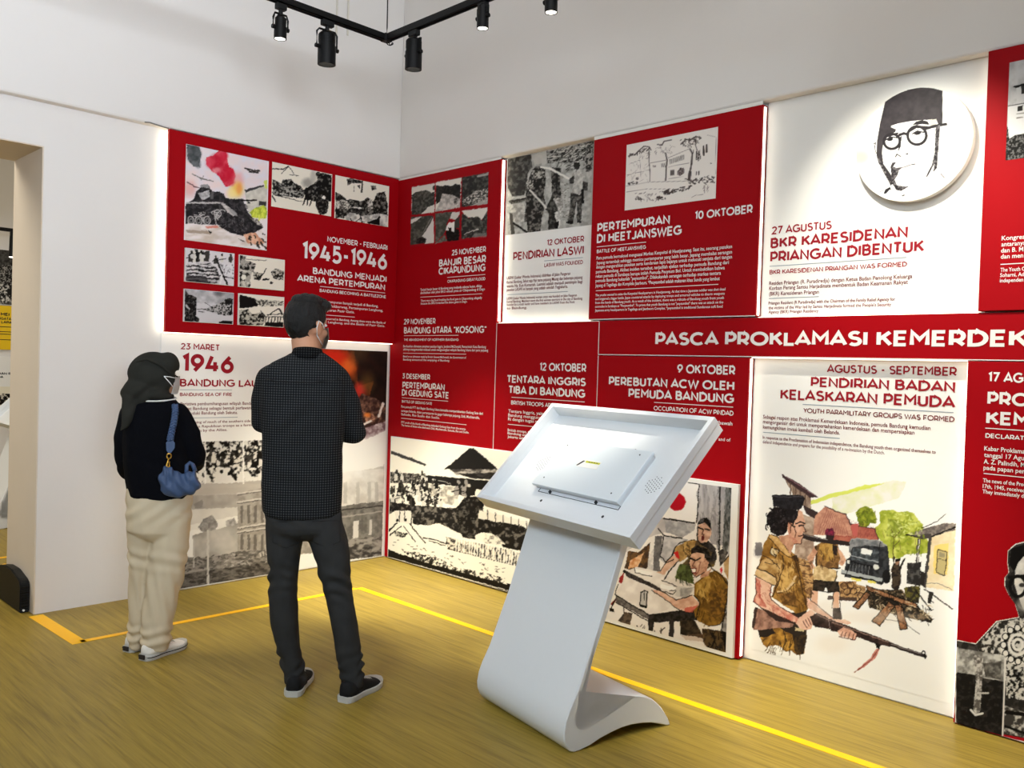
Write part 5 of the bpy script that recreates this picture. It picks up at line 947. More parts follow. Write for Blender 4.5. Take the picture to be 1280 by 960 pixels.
def ruin():
    c = Canvas(150, 420, 494, 745, BRD, 2.5)
    c.at(220, 540, 4.683)
    c.n((196, 190, 182), (150, 144, 138), "-400,290 300,300 700,260 1220,180 1220,330 700,420 -400,640", 80, .5, .6, 2)
    c.p((236, 234, 230), "-400,0 400,0 1250,-40 1250,190 620,200 -400,160")
    for y, a in ((180, .15), (220, .25), (260, .35), (300, .5)): c.p((200, 194, 186), [(-400, y+20), (600, y), (600, y+60), (-400, y+80)], a)
    c.p((176, 168, 158), "-400,320 600,292 600,350 -400,380", .5); c.p((226, 222, 214), "-400,470 360,440 360,560 -400,600", .7)
    c.n((110, 106, 104), (160, 156, 152), "125,560 160,510 210,485 245,540 230,580 160,590", 18, .5, .4, 3); c.n((120, 116, 114), (180, 176, 172), "290,520 340,500 365,550 300,570", 16, .5, .4, 4); c.p((120, 116, 114), "100,420 155,395 155,440 110,448", .6)
    c.n((150, 146, 140), (186, 180, 172), "100,600 360,540 360,720 100,760", 60, .5, .5, 5); c.e((206, 202, 196), 280, 640, 80, 70, .5, soft=.8)
    # facade
    c.n((172, 166, 158), (140, 134, 126), "360,370 430,340 520,325 1000,250 1040,690 520,730 360,700", 20, .5, .5, 6)
    for x in range(372, 700, 40):
        c.p((96, 90, 86), [(x+4, 430), (x+20, 425), (x+20, 530), (x+4, 534)], .75); c.p((96, 90, 86), [(x+4, 600), (x+20, 597), (x+20, 688), (x+4, 690)], .75)
    for y in (350, 400, 550, 575): c.l((204, 198, 190), 7, [(360, y+10), (700, y-40)]); c.l((90, 86, 82), 4, [(360, y+17), (700, y-33)])
    c.n((96, 92, 88), (150, 144, 138), "30,720 120,740 220,730 350,700 520,690 700,660 700,790 500,850 20,930 -60,940", 12, .52, .3, 7, ax=(2, 1)); c.n((70, 66, 62), (116, 110, 104), "20,830 250,800 700,740 700,840 20,930", 10, .5, .3, 8, ax=(2.4, 1)); c.p((160, 154, 148), "40,815 200,790 210,800 40,835", .8)
    c.strokes((54, 50, 48), 5, "40,740 600,700 600,800 40,900", 9, 90, 26, 0, 30, .7); c.strokes((196, 190, 184), 4, "250,720 560,690 560,760 250,790", 10, 40, 24, 10, 50, .6); c.l((196, 192, 186), 9, "186,575 186,890"); c.l((190, 186, 180), 6, "104,640 104,790"); c.strokes((206, 200, 192), 6, "480,690 540,650 540,720 490,730", 11, 8, 40, 60, 20)
    # right-hand end of the ruin
    c.at(395, 420, 3.2)
    c.p((238, 236, 232), "60,420 280,400 270,520 60,560"); c.n((196, 190, 184), (222, 218, 212), "60,550 150,540 272,530 268,690 60,690", 22, .5, .5, 12); c.p((110, 106, 102), "60,690 150,672 268,660 262,880 60,890"); c.n((96, 92, 88), (130, 126, 120), "60,690 268,660 262,880 60,900", 14, .5, .4, 13)
    for x in (110, 160, 205, 235): c.p((170, 166, 160), [(x, 585), (x+14, 583), (x+14, 668), (x, 670)], .6)
    c.p((206, 200, 194), "148,740 170,736 170,806 148,810"); c.p((190, 184, 178), "214,735 224,734 222,795 212,797"); c.l((60, 56, 54), 4, "60,700 268,678"); c.l((160, 154, 148), 4, "60,730 268,700"); c.n((60, 56, 54), (150, 144, 138), "60,820 265,800 262,880 60,900", 10, .5, .3, 14, ax=(2, 1))
    c.e((240, 238, 234), 110, 520, 130, 60, .8, soft=.7)
    # the fire
    F = "-20,20 30,18 120,22 304,38 296,340 250,380 180,415 60,430 -20,430"
    c.n((46, 28, 22), (26, 20, 18), F, 40, .5, .5, 15); c.n((120, 62, 30), (40, 26, 20), "0,20 150,30 170,200 230,180 190,320 60,330", 30, .6, .4, 16); c.e((226, 60, 20), 90, 110, 60, 40, .9, 30, soft=.7); c.e((244, 120, 50), 130, 120, 26, 32, .8, 30, soft=.7); c.e((220, 40, 24), 60, 75, 60, 24, .8, soft=.7); c.e((230, 60, 50), 175, 215, 22, 28, .9, soft=.7); c.e((250, 150, 90), 40, 100, 40, 16, .8, 20, soft=.6); c.e((120, 84, 40), 205, 185, 26, 36, .6, soft=.8); c.e((90, 66, 40), 170, 60, 30, 40, .5, soft=.8)
    c.n((60, 40, 36), (150, 110, 90), "180,230 240,250 296,290 290,350 200,390 100,400 150,300", 16, .6, .3, 17); c.n((200, 150, 120), (110, 70, 60), "186,300 225,310 240,330 200,345", 9, .5, .3, 18); c.l((236, 226, 216), 8, "268,270 250,320"); c.l((240, 232, 224), 7, "185,355 220,340"); c.e((244, 140, 60), 205, 315, 12, 10, .9, soft=.6)
    c.n((120, 90, 96), (214, 200, 200), "60,395 180,372 296,335 290,372 200,412 60,430", 12, .5, .4, 19); c.e((240, 238, 234), 100, 440, 190, 34, .95, -4, soft=.6); c.e((240, 238, 234), 270, 410, 60, 26, .8, -14, soft=.7)
    # row of photographs
    c.at(220, 540, 4.683)
    for x0, x1, s in ((25, 168, 21), (170, 390, 22), (398, 630, 23), (638, 830, 24)):
        yy = lambda x: 52-(x-170)*.025
        c.p((206, 202, 194), [(x0, yy(x0)), (x1, yy(x1)), (x1, 292-(x1-170)*.05), (x0, 300-(x0-170)*.05)])
        c.n(BK, (220, 216, 208), [(x0, yy(x0)), (x1, yy(x1)), (x1, 200), (x0, 210)], 18, .52, .12, s); c.crowd([(x0+8, 150), (x1-8, 150), (x1-8, 215), (x0+8, 225)], s, 26, 20); c.n(BK, (224, 220, 212), [(x0, 210), (x1, 200), (x1, 292-(x1-170)*.05), (x0, 300-(x0-170)*.05)], 20, .4, .12, s+5)
    c.p((222, 218, 212), "260,255 320,250 350,290 250,295")
    for x in (169, 394, 634): c.l((238, 234, 228), 6, [(x, 40), (x, 300)])
    # white printed ground around the fire and the text
    c.at(0, 0, 1); c.p(BRD, "150,415 384,420 384,548.5 225,553 150,556"); c.p(BRD, "384,420 394,420 392,552 384,552", .8)
    return c.warp(.5, 4)
picture(left_white, 'L', W0-PIC*.6, 'photo_print', (-1.70, -.022, .012, 1.54), ruin(), 1.0)

def batik(c):
    c.at(1185, 660, 3.43)
    R_ = (168, 8, 24)
    S = "34,482 120,498 210,402 306,384 290,330 262,290 244,250 246,210 262,190 256,150 258,100 290,72 350,56 500,60 900,400 900,1000 34,850"
    c.p((232, 226, 216), [(x-4, y-5) for x, y in [tuple(map(float, q.split(','))) for q in S.split()]])
    c.n((36, 33, 31), (66, 62, 58), S, 20, .6, .2, 2)
    c.n((196, 190, 182), (230, 224, 214), "290,160 326,120 500,110 500,370 326,360 300,290 285,240", 30, .5, .5, 3); c.p(BK, "270,90 326,70 500,70 500,140 326,120 300,150 285,190 264,160"); c.ring(BK, 11, 300, 250, 34, 44); c.ring(BK, 11, 380, 255, 34, 44); c.l(BK, 10, "262,212 330,205"); c.e((60, 56, 52), 316, 245, 12, 9); c.l((90, 84, 80), 5, "300,330 330,360"); c.e((170, 164, 156), 316, 330, 20, 30, .6, soft=.6)
    c.n((206, 200, 190), (40, 37, 34), "124,500 212,405 306,388 500,380 500,560 250,720 244,560 130,530", 14, .5, .15, 4)
    for r_ in (70, 55, 38, 20): c.ring((226, 220, 210) if r_ != 55 else BK, 9, 300, 500, r_, r_*1.15)
    for i in range(12): c.e((226, 220, 210), 300+62*math.cos(i*.52), 500+72*math.sin(i*.52), 13, 14); c.ring(BK, 3, 300+62*math.cos(i*.52), 500+72*math.sin(i*.52), 13, 14)
    c.n((206, 200, 190), BK, "250,610 330,600 500,620 500,760 260,730", 12, .55, .15, 5); c.n((196, 190, 180), (60, 56, 52), "240,760 330,790 500,800 500,930 240,880", 18, .45, .2, 6); c.l(BK, 12, "250,790 330,800 500,860"); c.l(BK, 8, "245,850 330,880")
    c.n((206, 202, 194), (110, 106, 100), "40,514 250,548 244,660 36,622", 22, .5, .4, 7); c.n((70, 66, 62), (130, 126, 118), "150,580 230,570 225,650 160,640", 16, .5, .3, 8)
    c.n((22, 20, 19), (44, 40, 38), "34,618 118,630 120,690 200,650 246,662 232,890 40,840", 16, .7, .2, 9); c.n((200, 194, 186), (90, 84, 78), "108,540 150,560 140,780 125,805 108,780 120,660", 12, .5, .3, 10); c.l((216, 210, 202), 7, "98,780 118,802 148,795"); c.l((190, 184, 176), 6, "128,708 172,708"); c.l((222, 216, 208), 6, "246,560 234,890"); c.l((214, 208, 200), 6, "40,514 34,620"); c.l((222, 216, 208), 5, "34,850 240,898 500,960")
bt = Canvas(1186, 655, 1345, 950, (168, 8, 24), 3.0); batik(bt)
def keep_batik(px, py, u, z):
    # the print follows the outline of the figure; above it the red panel shows
    S = np.array([(-200, 478), (34, 478), (118, 493), (206, 397), (302, 380), (286, 330), (258, 290), (240, 250), (242, 210), (258, 190), (252, 150), (254, 96), (288, 66), (350, 50), (900, 50), (900, 1400), (-200, 1400)], float)
    X = (px-1185)*3.43; Y = (py-660)*3.43; m = np.zeros(len(X), bool)
    for i in range(len(S)):
        ax, ay = S[i]; bx, by = S[(i+1) % len(S)]
        if ay == by: continue
        m ^= ((ay > Y) != (by > Y)) & (X < (bx-ax)*(Y-ay)/(by-ay)+ax)
    return m
picture(r_17, 'R', -PIC, 'photo_print', (3.941, 4.36, .007, .86), bt, keep=keep_batik)

# the round portrait, a disc standing off the white panel
def portrait(c):
    c.at(1060, 95, 5.647); W_ = (240, 239, 238); G_ = (38, 34, 38)
    c.e((200, 200, 188), 90, 500, 90, 180, .6, 12, soft=.6); c.e((150, 150, 142), 95, 575, 60, 46, .5, soft=.7); c.e((206, 206, 198), 230, 240, 50, 120, .4, 20, soft=.7)
    c.p(W_, "200,470 240,330 640,290 700,340 700,480 640,600 560,720 420,800 300,760 215,610")
    c.n((62, 57, 61), (48, 44, 48), "262,182 330,130 420,92 520,80 600,86 668,104 668,335 640,350 622,306 520,312 420,325 340,345 300,360 340,376 335,395 270,420 250,470 240,540 250,620 300,690 330,760 300,770 255,690 215,610 200,560 205,460 225,340", 40, .5, .5, 2)
    c.p(W_, "305,352 345,338 430,322 490,314 560,316 480,350 400,362 340,372"); c.p((196, 192, 180), "575,308 622,304 624,345 580,352"); c.p(G_, "452,348 480,322 520,312 560,318 578,346 520,340"); c.p((60, 56, 60), "595,108 628,106 608,134 598,128", .8)
    c.p(W_, "262,440 300,418 350,420 352,490 330,512 270,508 255,470"); c.p(W_, "430,400 470,370 540,366 545,410 520,470 460,478 435,450")
    c.ring(G_, 15, 310, 462, 56, 52, -12); c.ring(G_, 15, 487, 420, 66, 64, -12); c.l(G_, 15, "365,415 395,405 420,412"); c.l(G_, 16, "545,372 620,352 690,340"); c.l(G_, 10, "260,432 350,404"); c.l(G_, 14, "430,390 480,360 560,362")
    c.e(G_, 296, 446, 22, 14, rot=-10); c.e(G_, 490, 402, 26, 14, rot=-8); c.l(G_, 7, "268,450 300,430 350,436"); c.l(G_, 7, "455,408 490,388 536,398"); c.e((20, 18, 20), 300, 448, 8, 9); c.e((20, 18, 20), 494, 403, 8, 9); c.p(G_, "360,440 380,420 372,500 352,540 356,510")
    c.l(G_, 6, "336,570 345,552 372,568"); c.p(G_, "405,548 428,544 424,554 408,556"); c.n(G_, (120, 116, 118), "300,640 312,610 340,608 318,640 345,648 385,646 360,665 350,700 330,730 345,770 385,778 430,780 375,812 340,805 312,760 305,690", 10, .6, .3, 3); c.l((110, 106, 108), 5, "345,650 400,642 440,628 475,622"); c.l(G_, 4, "450,626 472,620")
    c.n(G_, (110, 106, 110), "620,350 650,345 642,470 634,560 628,650 600,680 610,620 560,712 548,712 590,630 612,540", 12, .6, .3, 4); c.l((150, 146, 146), 3, "700,340 706,380 696,440"); c.l((150, 146, 146), 3, "648,470 640,560"); c.p(G_, "640,335 690,332 660,356")
    c.n(G_, (130, 126, 126), "200,560 230,600 300,740 310,790 262,700 214,612", 10, .55, .3, 5); c.l(G_, 4, "180,480 196,470 188,500 198,545"); c.p(G_, "250,830 264,800 300,780 296,800 270,830"); c.l((150, 146, 146), 4, "220,820 255,805"); c.p(G_, "376,845 396,836 404,842 386,850"); c.l((120, 116, 116), 6, "655,690 680,718"); c.p(G_, "296,782 304,800 298,812")
pc = Canvas(1060, 95, 1230, 265, (240, 239, 238), 4.0); portrait(pc)
DF = W0-.045
uL, zL = uz('R', DF, 1069.2, 205); uRr, zR = uz('R', DF, 1217.5, 158); _, zTp = uz('R', DF, 1146, 110); _, zBt = uz('R', DF, 1136, 251)
PR = ((uRr-uL)/2+(zTp-zBt)/2)/2; pu, pz = (uL+uRr)/2, (zTp+zBt)/2
bm = bmesh.new(); add_cyl(bm, (DF, -pu, pz), (W0-.012, -pu, pz), PR, seg=96)
add_cyl(bm, (W0-.0125, -pu, pz), (W0-.0005, -pu, pz), PR*.8, seg=48)
disc = tag(bm_obj('portrait_disc', bm, M['edge']), 'round white portrait disc of a man in a black cap and glasses', 'portrait')
picture(disc, 'R', DF-PIC, 'portrait_print', (pu-PR, pu+PR, pz-PR, pz+PR), pc, .7, keep=lambda px, py, u, z: (u-pu)**2+(z-pz)**2 < (PR*.998)**2)
# ------------------------------------------------------------------ information kiosk with an empty screen tray
KX, KY, KTH, KT = -1.3696, -2.7491, -1.7622, .7995
KW, KH, KD, CW = 1.046, .6024, .074, .62
PROFILE = [(.292, .985), (.206, .775), (.105, .475), (.01, .235), (-.028, .165), (-.044, .125), (-.051, .085), (-.048, .055), (-.036, .028), (-.018, .008), (.004, .0), (.03, .001), (.082, .010), (.13, .025), (.188, .037), (.24, .044), (.292, .045), (.35, .039), (.399, .030), (.45, .014), (.488, .0), (.503, .0),
           (.502, .010), (.492, .030), (.477, .050), (.455, .079), (.427, .106), (.396, .130), (.363, .145), (.33, .154), (.30, .156), (.265, .154), (.213, .141), (.16, .119), (.107, .096), (.085, .088), (.066, .082), (.048, .080), (.034, .082), (.02, .091), (.010, .105), (.003, .122), (.002, .138), (.012, .165), (.07, .312), (.141, .492), (.244, .772), (.325, .985)]
def kiosk(label, loc, rotz):
    k = empty('information_kiosk', loc, rotz, label, 'kiosk')
    bm = bmesh.new(); n = len(PROFILE)
    # a ribbon bent from one sheet: the profile swept across the width with softly rounded edges
    rings = []
    c = np.array(PROFILE); d = np.roll(c, -1, 0)-np.roll(c, 1, 0); nr = np.stack([d[:, 1], -d[:, 0]], 1); nr /= np.linalg.norm(nr, axis=1)[:, None]
    area2 = np.sum(c[:, 0]*np.roll(c[:, 1], -1)-np.roll(c[:, 0], -1)*c[:, 1]); s = 1 if area2 > 0 else -1
    for x, ins in ((-CW/2, .004), (-CW/2+.004, 0), (CW/2-.004, 0), (CW/2, .004)):
        rings.append([bm.verts.new((x, *(c[i]-nr[i]*s*ins))) for i in range(n)])
    for a, b in zip(rings[:-1], rings[1:]):
        for i in range(n): bm.faces.new((a[i], a[(i+1) % n], b[(i+1) % n], b[i]))
    for rg in (rings[0], rings[-1]): bm.faces.new(rg)
    bmesh.ops.triangulate(bm, faces=[f for f in bm.faces if len(f.verts) > 4])
    bmesh.ops.recalc_face_normals(bm, faces=bm.faces[:])
    st = bm_obj('stand', bm, M['kiosk'], k, True, True)
    st.modifiers.new('edge', 'EDGE_SPLIT').split_angle = math.radians(35)
    # tray: local axes x = width, u = up the slope, v = into the tray
    B = Matrix.Translation((0, .0512, .8517)) @ Matrix(((1, 0, 0, 0), (0, math.cos(KT), math.sin(KT), 0), (0, math.sin(KT), -math.cos(KT), 0), (0, 0, 0, 1)))
    def part(name, boxes, mt, bev=.002, parent=k):
        b = bmesh.new()
        for q in boxes: add_box(b, *q, bev=bev, mtx=B)
        bmesh.ops.recalc_face_normals(b, faces=b.faces[:])
        return bm_obj(name, b, mt, parent, False, True)
    R = .022; h = KW/2
    part('tray_frame', [(-h, -h+R, 0, KH, 0, .034), (h-R, h, 0, KH, 0, .034), (-h+R, h-R, 0, R, 0, .034), (-h+R, h-R, KH-R, KH, 0, .034)], M['kiosk'])
    part('tray_body', [(-h+.002, -h+R-.002, .002, KH-.002, .0345, KD), (h-R+.002, h-.002, .002, KH-.002, .0345, KD), (-h+R-.002, h-R+.002, .002, R-.002, .0345, KD), (-h+R-.002, h-R+.002, KH-R+.002, KH-.002, .0345, KD), (-h+R-.004, h-R+.004, R-.004, KH-R+.004, .064, KD)], M['kiosk'], .001)
    pl = part('mounting_plate', [(-.268, .302, .152, .418, .030, .046)], M['steel'], .0025)
    part('plate_rail', [(-.235, .298, .138, .1400, .062, .0642), (-.235, -.2335, .139, .157, .062, .0642), (.2965, .298, .139, .157, .062, .0642), (-.15, -.147, .139, .152, .050, .0642), (.16, .163, .139, .152, .050, .0642)], M['screw'], 0)
    part('plate_support', [(-.262, .296, .158, .412, .046, .0645)], M['kiosk'], 0)
    def dots(name, pts, r, v, mt, parent=k):
        b = bmesh.new()
        for x, u in pts: add_cyl(b, B @ Vector((x, u, v-.0012)), B @ Vector((x, u, v+.001)), r, seg=10)
        return bm_obj(name, b, mt, parent, False, True)
    gr = lambda cx, cu: [(cx+a*.0125*1.0, cu+b*.0125+(.006 if a % 2 else 0)) for a in range(-3, 4) for b in range(-4, 5) if a*a*1.3+b*b < 13]
    dots('speaker_grille', gr(-.345, .285), .0019, .0640, M['screw']); dots('speaker_grille', gr(.385, .280), .0021, .0640, M['screw'])
    for x, u in ((-.172, .097), (.243, .093), (-.11, .437), (.155, .437)): dots('cable_hole', [(x, u)], .0065, .0640, M['screw'])
    for x, u in ((-.225, .385), (.245, .392), (-.215, .195), (.243, .186)): dots('screw', [(x, u)], .0035, .0300, M['screw'], pl)
    part('latch_slot', [(.075, .098, .423, .432, .0625, .0642)], M['black'], 0, pl); part('latch', [(.098, .165, .424, .431, .056, .0642)], M['steel'], .001, pl)
    sk = part('sticker', [(-.075, .065, .284, .325, .0292, .0302)], M['white'], 0, pl)
    part('sticker_print', [(-.045, .062, .308, .319, .0288, .0294)], mat('sticker_yellow_green', (206, 206, 40), .5), 0, sk) if False else None
    q = bmesh.new(); add_box(q, -.030, .062, .310, .3195, .0286, .0291, mtx=B); yb = bm_obj('yellow_bar', q, mat('sticker_yellow_green', (204, 204, 44), .5), sk, False, True)
    q = bmesh.new()
    a = [(-.074, .288), (-.062, .288), (-.036, .318), (-.050, .318)]; vs = [q.verts.new(B @ Vector((x, u, .0286))) for x, u in a]; q.faces.new(vs)
    bm_obj('dark_slash', q, M['screw'], sk, False, True); q = bmesh.new()
    for i in range(4): add_box(q, -.012+i*.017, -.001+i*.017, .3135, .3165, .0280, .0285, mtx=B)
    bm_obj('sticker_lettering', q, M['screw'], sk, False, True)
    return k
kiosk('white information kiosk with an empty screen tray, standing before the red panels', (KX, KY, 0), KTH)
kiosk('white kiosk in the room beyond the doorway, cut by the left picture edge', (-1.86, 3.05, 0), -1.62)

# ------------------------------------------------------------------ ceiling track with spotlights
TX, TY, TZ = -.96, -1.107, 3.30
def track(name, a, b, label):
    a = Vector(a); b = Vector(b); bm = bmesh.new(); d = (b-a); L = d.length
    Mx = Matrix.Translation(a) @ d.to_track_quat('X', 'Z').to_matrix().to_4x4()
    for y0, y1, z0, z1 in ((-.018, -.013, -.018, .018), (.013, .018, -.018, .018), (-.013, .013, .006, .018), (-.018, -.008, -.018, -.013), (.008, .018, -.018, -.013)):
        add_box(bm, 0, L, y0, y1, z0, z1, mtx=Mx)
    return tag(bm_obj(name, bm, M['black']), label, 'light track')
tr = track('light_track', (TX-.03, TY, TZ), (-5.6, TY, TZ), 'black ceiling light track running along the left wall')
t2 = track('light_track', (TX, TY-.03, TZ), (TX, -6.2, TZ), 'black ceiling light track running along the right wall')
bm = bmesh.new(); add_box(bm, TX-.03, TX+.02, TY-.03, TY+.02, TZ-.022, TZ+.02, .004); bm_obj('corner_joint', bm, M['black_plastic'], t2)
bm = bmesh.new(); add_tube(bm, [(TX, TY, TZ+.02), (TX+.002, TY, TZ+.06), (TX-.003, TY, TZ+.4), (TX, TY, ZC)], .0035, 8); tag(bm_obj('suspension_wire', bm, M['black']), 'thin wire holding the corner of the light track', 'wire')
bm = bmesh.new(); add_tube(bm, [(TX+.01+.018*math.cos(t*.45), TY-.02+.01*math.sin(t*.9), TZ-.02-.02*abs(math.sin(t*.45))) for t in range(15)], .003, 6); bm_obj('cable_loop', bm, M['black'], t2)
def spotlight(px, py, along, r, L, label, aim, watts, cone, big):
    """a track spotlight whose head shows at (px, py); along = 'x' or 'y': the track it hangs on"""
    if along == 'x': P0 = on(1, TY, px, py)
    else: P0 = on(0, TX, px, py)
    hang = (P0[0], TY, TZ) if along == 'x' else (TX, P0[1], TZ)
    return spot_at(hang, P0[2], r, L, label, aim, watts, cone, big)
def spot_at(hang, zc, r, L, label, aim, watts, cone, big):
    s = empty('track_spotlight', hang, 0, label, 'spotlight', None)
    head = Vector((hang[0], hang[1], zc)); d = (Vector(aim)-head).normalized()
    tilt = Vector((d.x*.12, d.y*.12, -1)).normalized() if big else Vector((d.x*.08, d.y*.08, -1)).normalized()
    if abs(hang[1]-TY) > 1e-3: pass
    al = Vector((1, 0, 0)) if abs(hang[1]-TY) < 1e-3 else Vector((0, 1, 0))
    al = (al-tilt*al.dot(tilt)).normalized(); al2 = tilt.cross(al)
    bm = bmesh.new()
    q = .035 if big else .028
    add_box(bm, hang[0]-q, hang[0]+q, hang[1]-.016, hang[1]+.016, TZ-.050, TZ-.0187, .004) if abs(hang[1]-TY) < 1e-3 else add_box(bm, hang[0]-.016, hang[0]+.016, hang[1]-q, hang[1]+q, TZ-.050, TZ-.0187, .004)
    add_cyl(bm, (hang[0], hang[1], TZ-.075), (hang[0], hang[1], TZ-.04), .011, seg=14)
    bm_obj('track_adapter', bm, M['black_plastic'], s)
    bm = bmesh.new(); t = head-tilt*(L*.5)
    w_ = r*1.3; pv = head-tilt*(L*.02)
    top = Vector((hang[0], hang[1], TZ-.072))
    add_tube(bm, [pv+al*w_, pv+al*w_-tilt*L*.45, top+al*w_*.8, top-al*w_*.8, pv-al*w_-tilt*L*.45, pv-al*w_], .0055, 6)
    for sg in (-1, 1): add_cyl(bm, pv+al*r*.9*sg, pv+al*r*1.48*sg, .011, seg=12)
    bm_obj('yoke', bm, M['black'], s)
    bm = bmesh.new(); m0 = head-tilt*L*.08
    if big:
        add_cyl(bm, t, t+tilt*L*.06, r*.72, r*.92, 32); add_cyl(bm, t+tilt*L*.06, m0, r*.92, r*.92, 32); add_cyl(bm, m0, m0+tilt*.006, r*.96, r*.96, 32)
        for k in range(5): add_cyl(bm, t+tilt*(L*.08+k*L*.05), t+tilt*(L*.095+k*L*.05), r*.95, r*.95, 32)
    else:
        add_cyl(bm, t, m0, r*.9, r*.9, 28); add_cyl(bm, t-tilt*.008, t, r*.6, r*.9, 28)
    bm_obj('lamp_housing', bm, M['black'], s)
    bm = bmesh.new(); e = head+tilt*L*.5
    ring = []
    for (rr, dd) in ((r, m0), (r, e), (r*.86, e), (r*.82, e-tilt*(.03 if big else .004))):
        ring.append([bm.verts.new(dd+(al*math.cos(i*math.pi/16)+al2*math.sin(i*math.pi/16))*rr) for i in range(32)])
    for a, b in zip(ring[:-1], ring[1:]):
        for i in range(32): bm.faces.new((a[i], a[(i+1) % 32], b[(i+1) % 32], b[i]))
    bmesh.ops.recalc_face_normals(bm, faces=bm.faces[:])
    br = bm_obj('barrel', bm, M['black'], s)
    bm = bmesh.new(); add_cyl(bm, e-tilt*(.030 if big else .008), e-tilt*(.026 if big else .002), r*.82, seg=28); bm_obj('lens', bm, M['lens'], br)
    bm = bmesh.new(); add_tube(bm, [top+Vector((.0, .0, .02)), top-al*r*.7+tilt*.02, t-al*r*.5-tilt*.01, t+al*r*.2-tilt*.03, t+tilt*.004], .0035, 6); bm_obj('power_cable', bm, M['black'], s)
    l = bpy.data.lights.new('spot_lamp', 'SPOT'); l.energy = watts; l.color = WARM; l.spot_size = math.radians(cone); l.spot_blend = .75; l.shadow_soft_size = .03
    o = bpy.data.objects.new('spot_lamp', l); COL.objects.link(o); o.location = e-tilt*.012+d*.012
    o.rotation_euler = d.to_track_quat('-Z', 'Y').to_euler(); o.parent = s; o.matrix_parent_inverse = s.matrix_world.inverted()
    return s
spotlight(350.5, 36, 'x', .032, .105, 'small black spotlight at the far left of the light track', (-1.30, -.26, 0), SPOT_W*.55, 44, False)
spotlight(408.5, 61, 'x', .048, .170, 'large black spotlight on the track left of the corner joint', (-.50, -.30, 0), SPOT_W*1.0, 40, True)
spotlight(517, 68, 'y', .046, .165, 'large black spotlight on the track right of the corner joint', (-.35, -.85, 0), SPOT_W*1.0, 40, True)
spotlight(603.5, 22, 'y', .030, .110, 'small black spotlight second from the right on the light track', (-.34, -1.75, 0), SPOT_W*.85, 38, False)
spotlight(689, 1, 'y', .030, .110, 'small black spotlight cut by the top picture edge', (-.34, -2.75, 0), SPOT_W*.9, 38, False)
spot_at((TX, -3.62, TZ), TZ-.16, .048, .17, 'large black spotlight on the track lighting the round portrait', (.05, -3.70, 2.12), SPOT_W*.29, 64, True)
spot_at((TX, -3.85, TZ), TZ-.13, .030, .11, 'small black spotlight on the track lighting the floor below the rifleman', (-.34, -3.60, 0), SPOT_W*1.15, 40, False)
spot_at((TX, -4.55, TZ), TZ-.13, .030, .11, 'small black spotlight on the track lighting the rightmost red panels', (0, -4.3, 1.1), SPOT_W*.23, 80, False)

# ------------------------------------------------------------------ things near the doorway
bm = bmesh.new()
prof = [(.125, .0), (.57, .0), (.575, .165), (.56, .185), (.54, .195), (.42, .215), (.30, .215), (.16, .185), (.135, .172), (.125, .15)]
a = [bm.verts.new((DX-.008, y, z)) for y, z in prof]; b = [bm.verts.new((DX-.058, y, z)) for y, z in prof]; n = len(prof)
for i in range(n): bm.faces.new((a[i], a[(i+1) % n], b[(i+1) % n], b[i]))
bm.faces.new(a[::-1]); bm.faces.new(b); bmesh.ops.recalc_face_normals(bm, faces=bm.faces[:])
bmesh.ops.bevel(bm, geom=bm.edges[:], offset=.006, segments=2, affect='EDGES')
db = tag(bm_obj('floor_speaker', bm, M['black_plastic']), 'flat black plastic box on the floor against the doorway side', 'box')
bm = bmesh.new()
for k in range(9): add_box(bm, DX-.054, DX-.012, .119, .1245, .022+k*.015, .028+k*.015, .001)
bm_obj('side_ribs', bm, M['black'], db)
bm = bmesh.new(); add_cyl(bm, (DX-.040, .117, .016), (DX-.040, .124, .016), .006, seg=12); bm_obj('indicator_lamp', bm, M['white'], db)
bm = bmesh.new()
pts = [(on(1, -.006, x, y)) for x, y in ((181, 152.6), (187, 153), (196, 156), (204, 158.6), (211, 160.5))]
add_tube(bm, pts, .004, 6); tag(bm_obj('loose_wire', bm, M['wire']), 'short grey wire coming out above the glowing panel edge', 'wire')

# far room: panels, track and lamp seen through the doorway
FY = 5.735
fp = tag(bm_obj('wall_photo', (lambda b: (add_box(b, -2.3, -.985, FY-.03, FY, 1.975, 2.592, .002), b)[1])(bmesh.new()), M['edge']), 'dark crowd photo panel on the wall of the far room', 'photo board')
cf = Canvas(-20, 305, 24, 392, (60, 58, 54), 6.0)
cf.at(0, 300, 6.0); cf.n((40, 38, 36), (80, 78, 74), "-200,60 140,60 140,200 -200,190", 20, .5, .4, 2); cf.n((30, 28, 26), (206, 202, 194), "-200,180 140,190 140,520 -200,520", 12, .56, .15, 3); cf.n((24, 22, 20), (150, 146, 140), "-200,180 140,190 140,330 -200,330", 9, .6, .2, 4); cf.n((220, 216, 206), (60, 58, 54), "-200,440 140,450 140,520 -200,520", 14, .5, .2, 5)
picture(fp, 'L', FY-.03-PIC, 'photo_print', (-2.29, -.99, 1.98, 2.587), cf, .5)
fyl = tag(bm_obj('display_panel', (lambda b: (add_box(b, -2.3, -.978, FY-.03, FY, 1.475, 1.968, .002), b)[1])(bmesh.new()), M['yellow']), 'yellow panel with black lettering on the wall of the far room', 'display panel')
text(fyl, 'L', FY-.0315, 'title_lettering', M['text_black'], [("1 MEI", (-4, 395), (11.8, 394.5), 4), ("PERINGATAN", (-12, 400), (17, 399.6), 3.4), ("HARI LAPAR", (-12, 404.5), (18, 404), 3.4)], .2)
rules(fyl, 'L', FY-.0315, M['text_black'], [((-20, 408.5), (17.5, 408)), ((-20, 414.5), (17, 414.2)), ((-20, 417.5), (17, 417.2)), ((-20, 424.5), (17.2, 424.2))], .008)
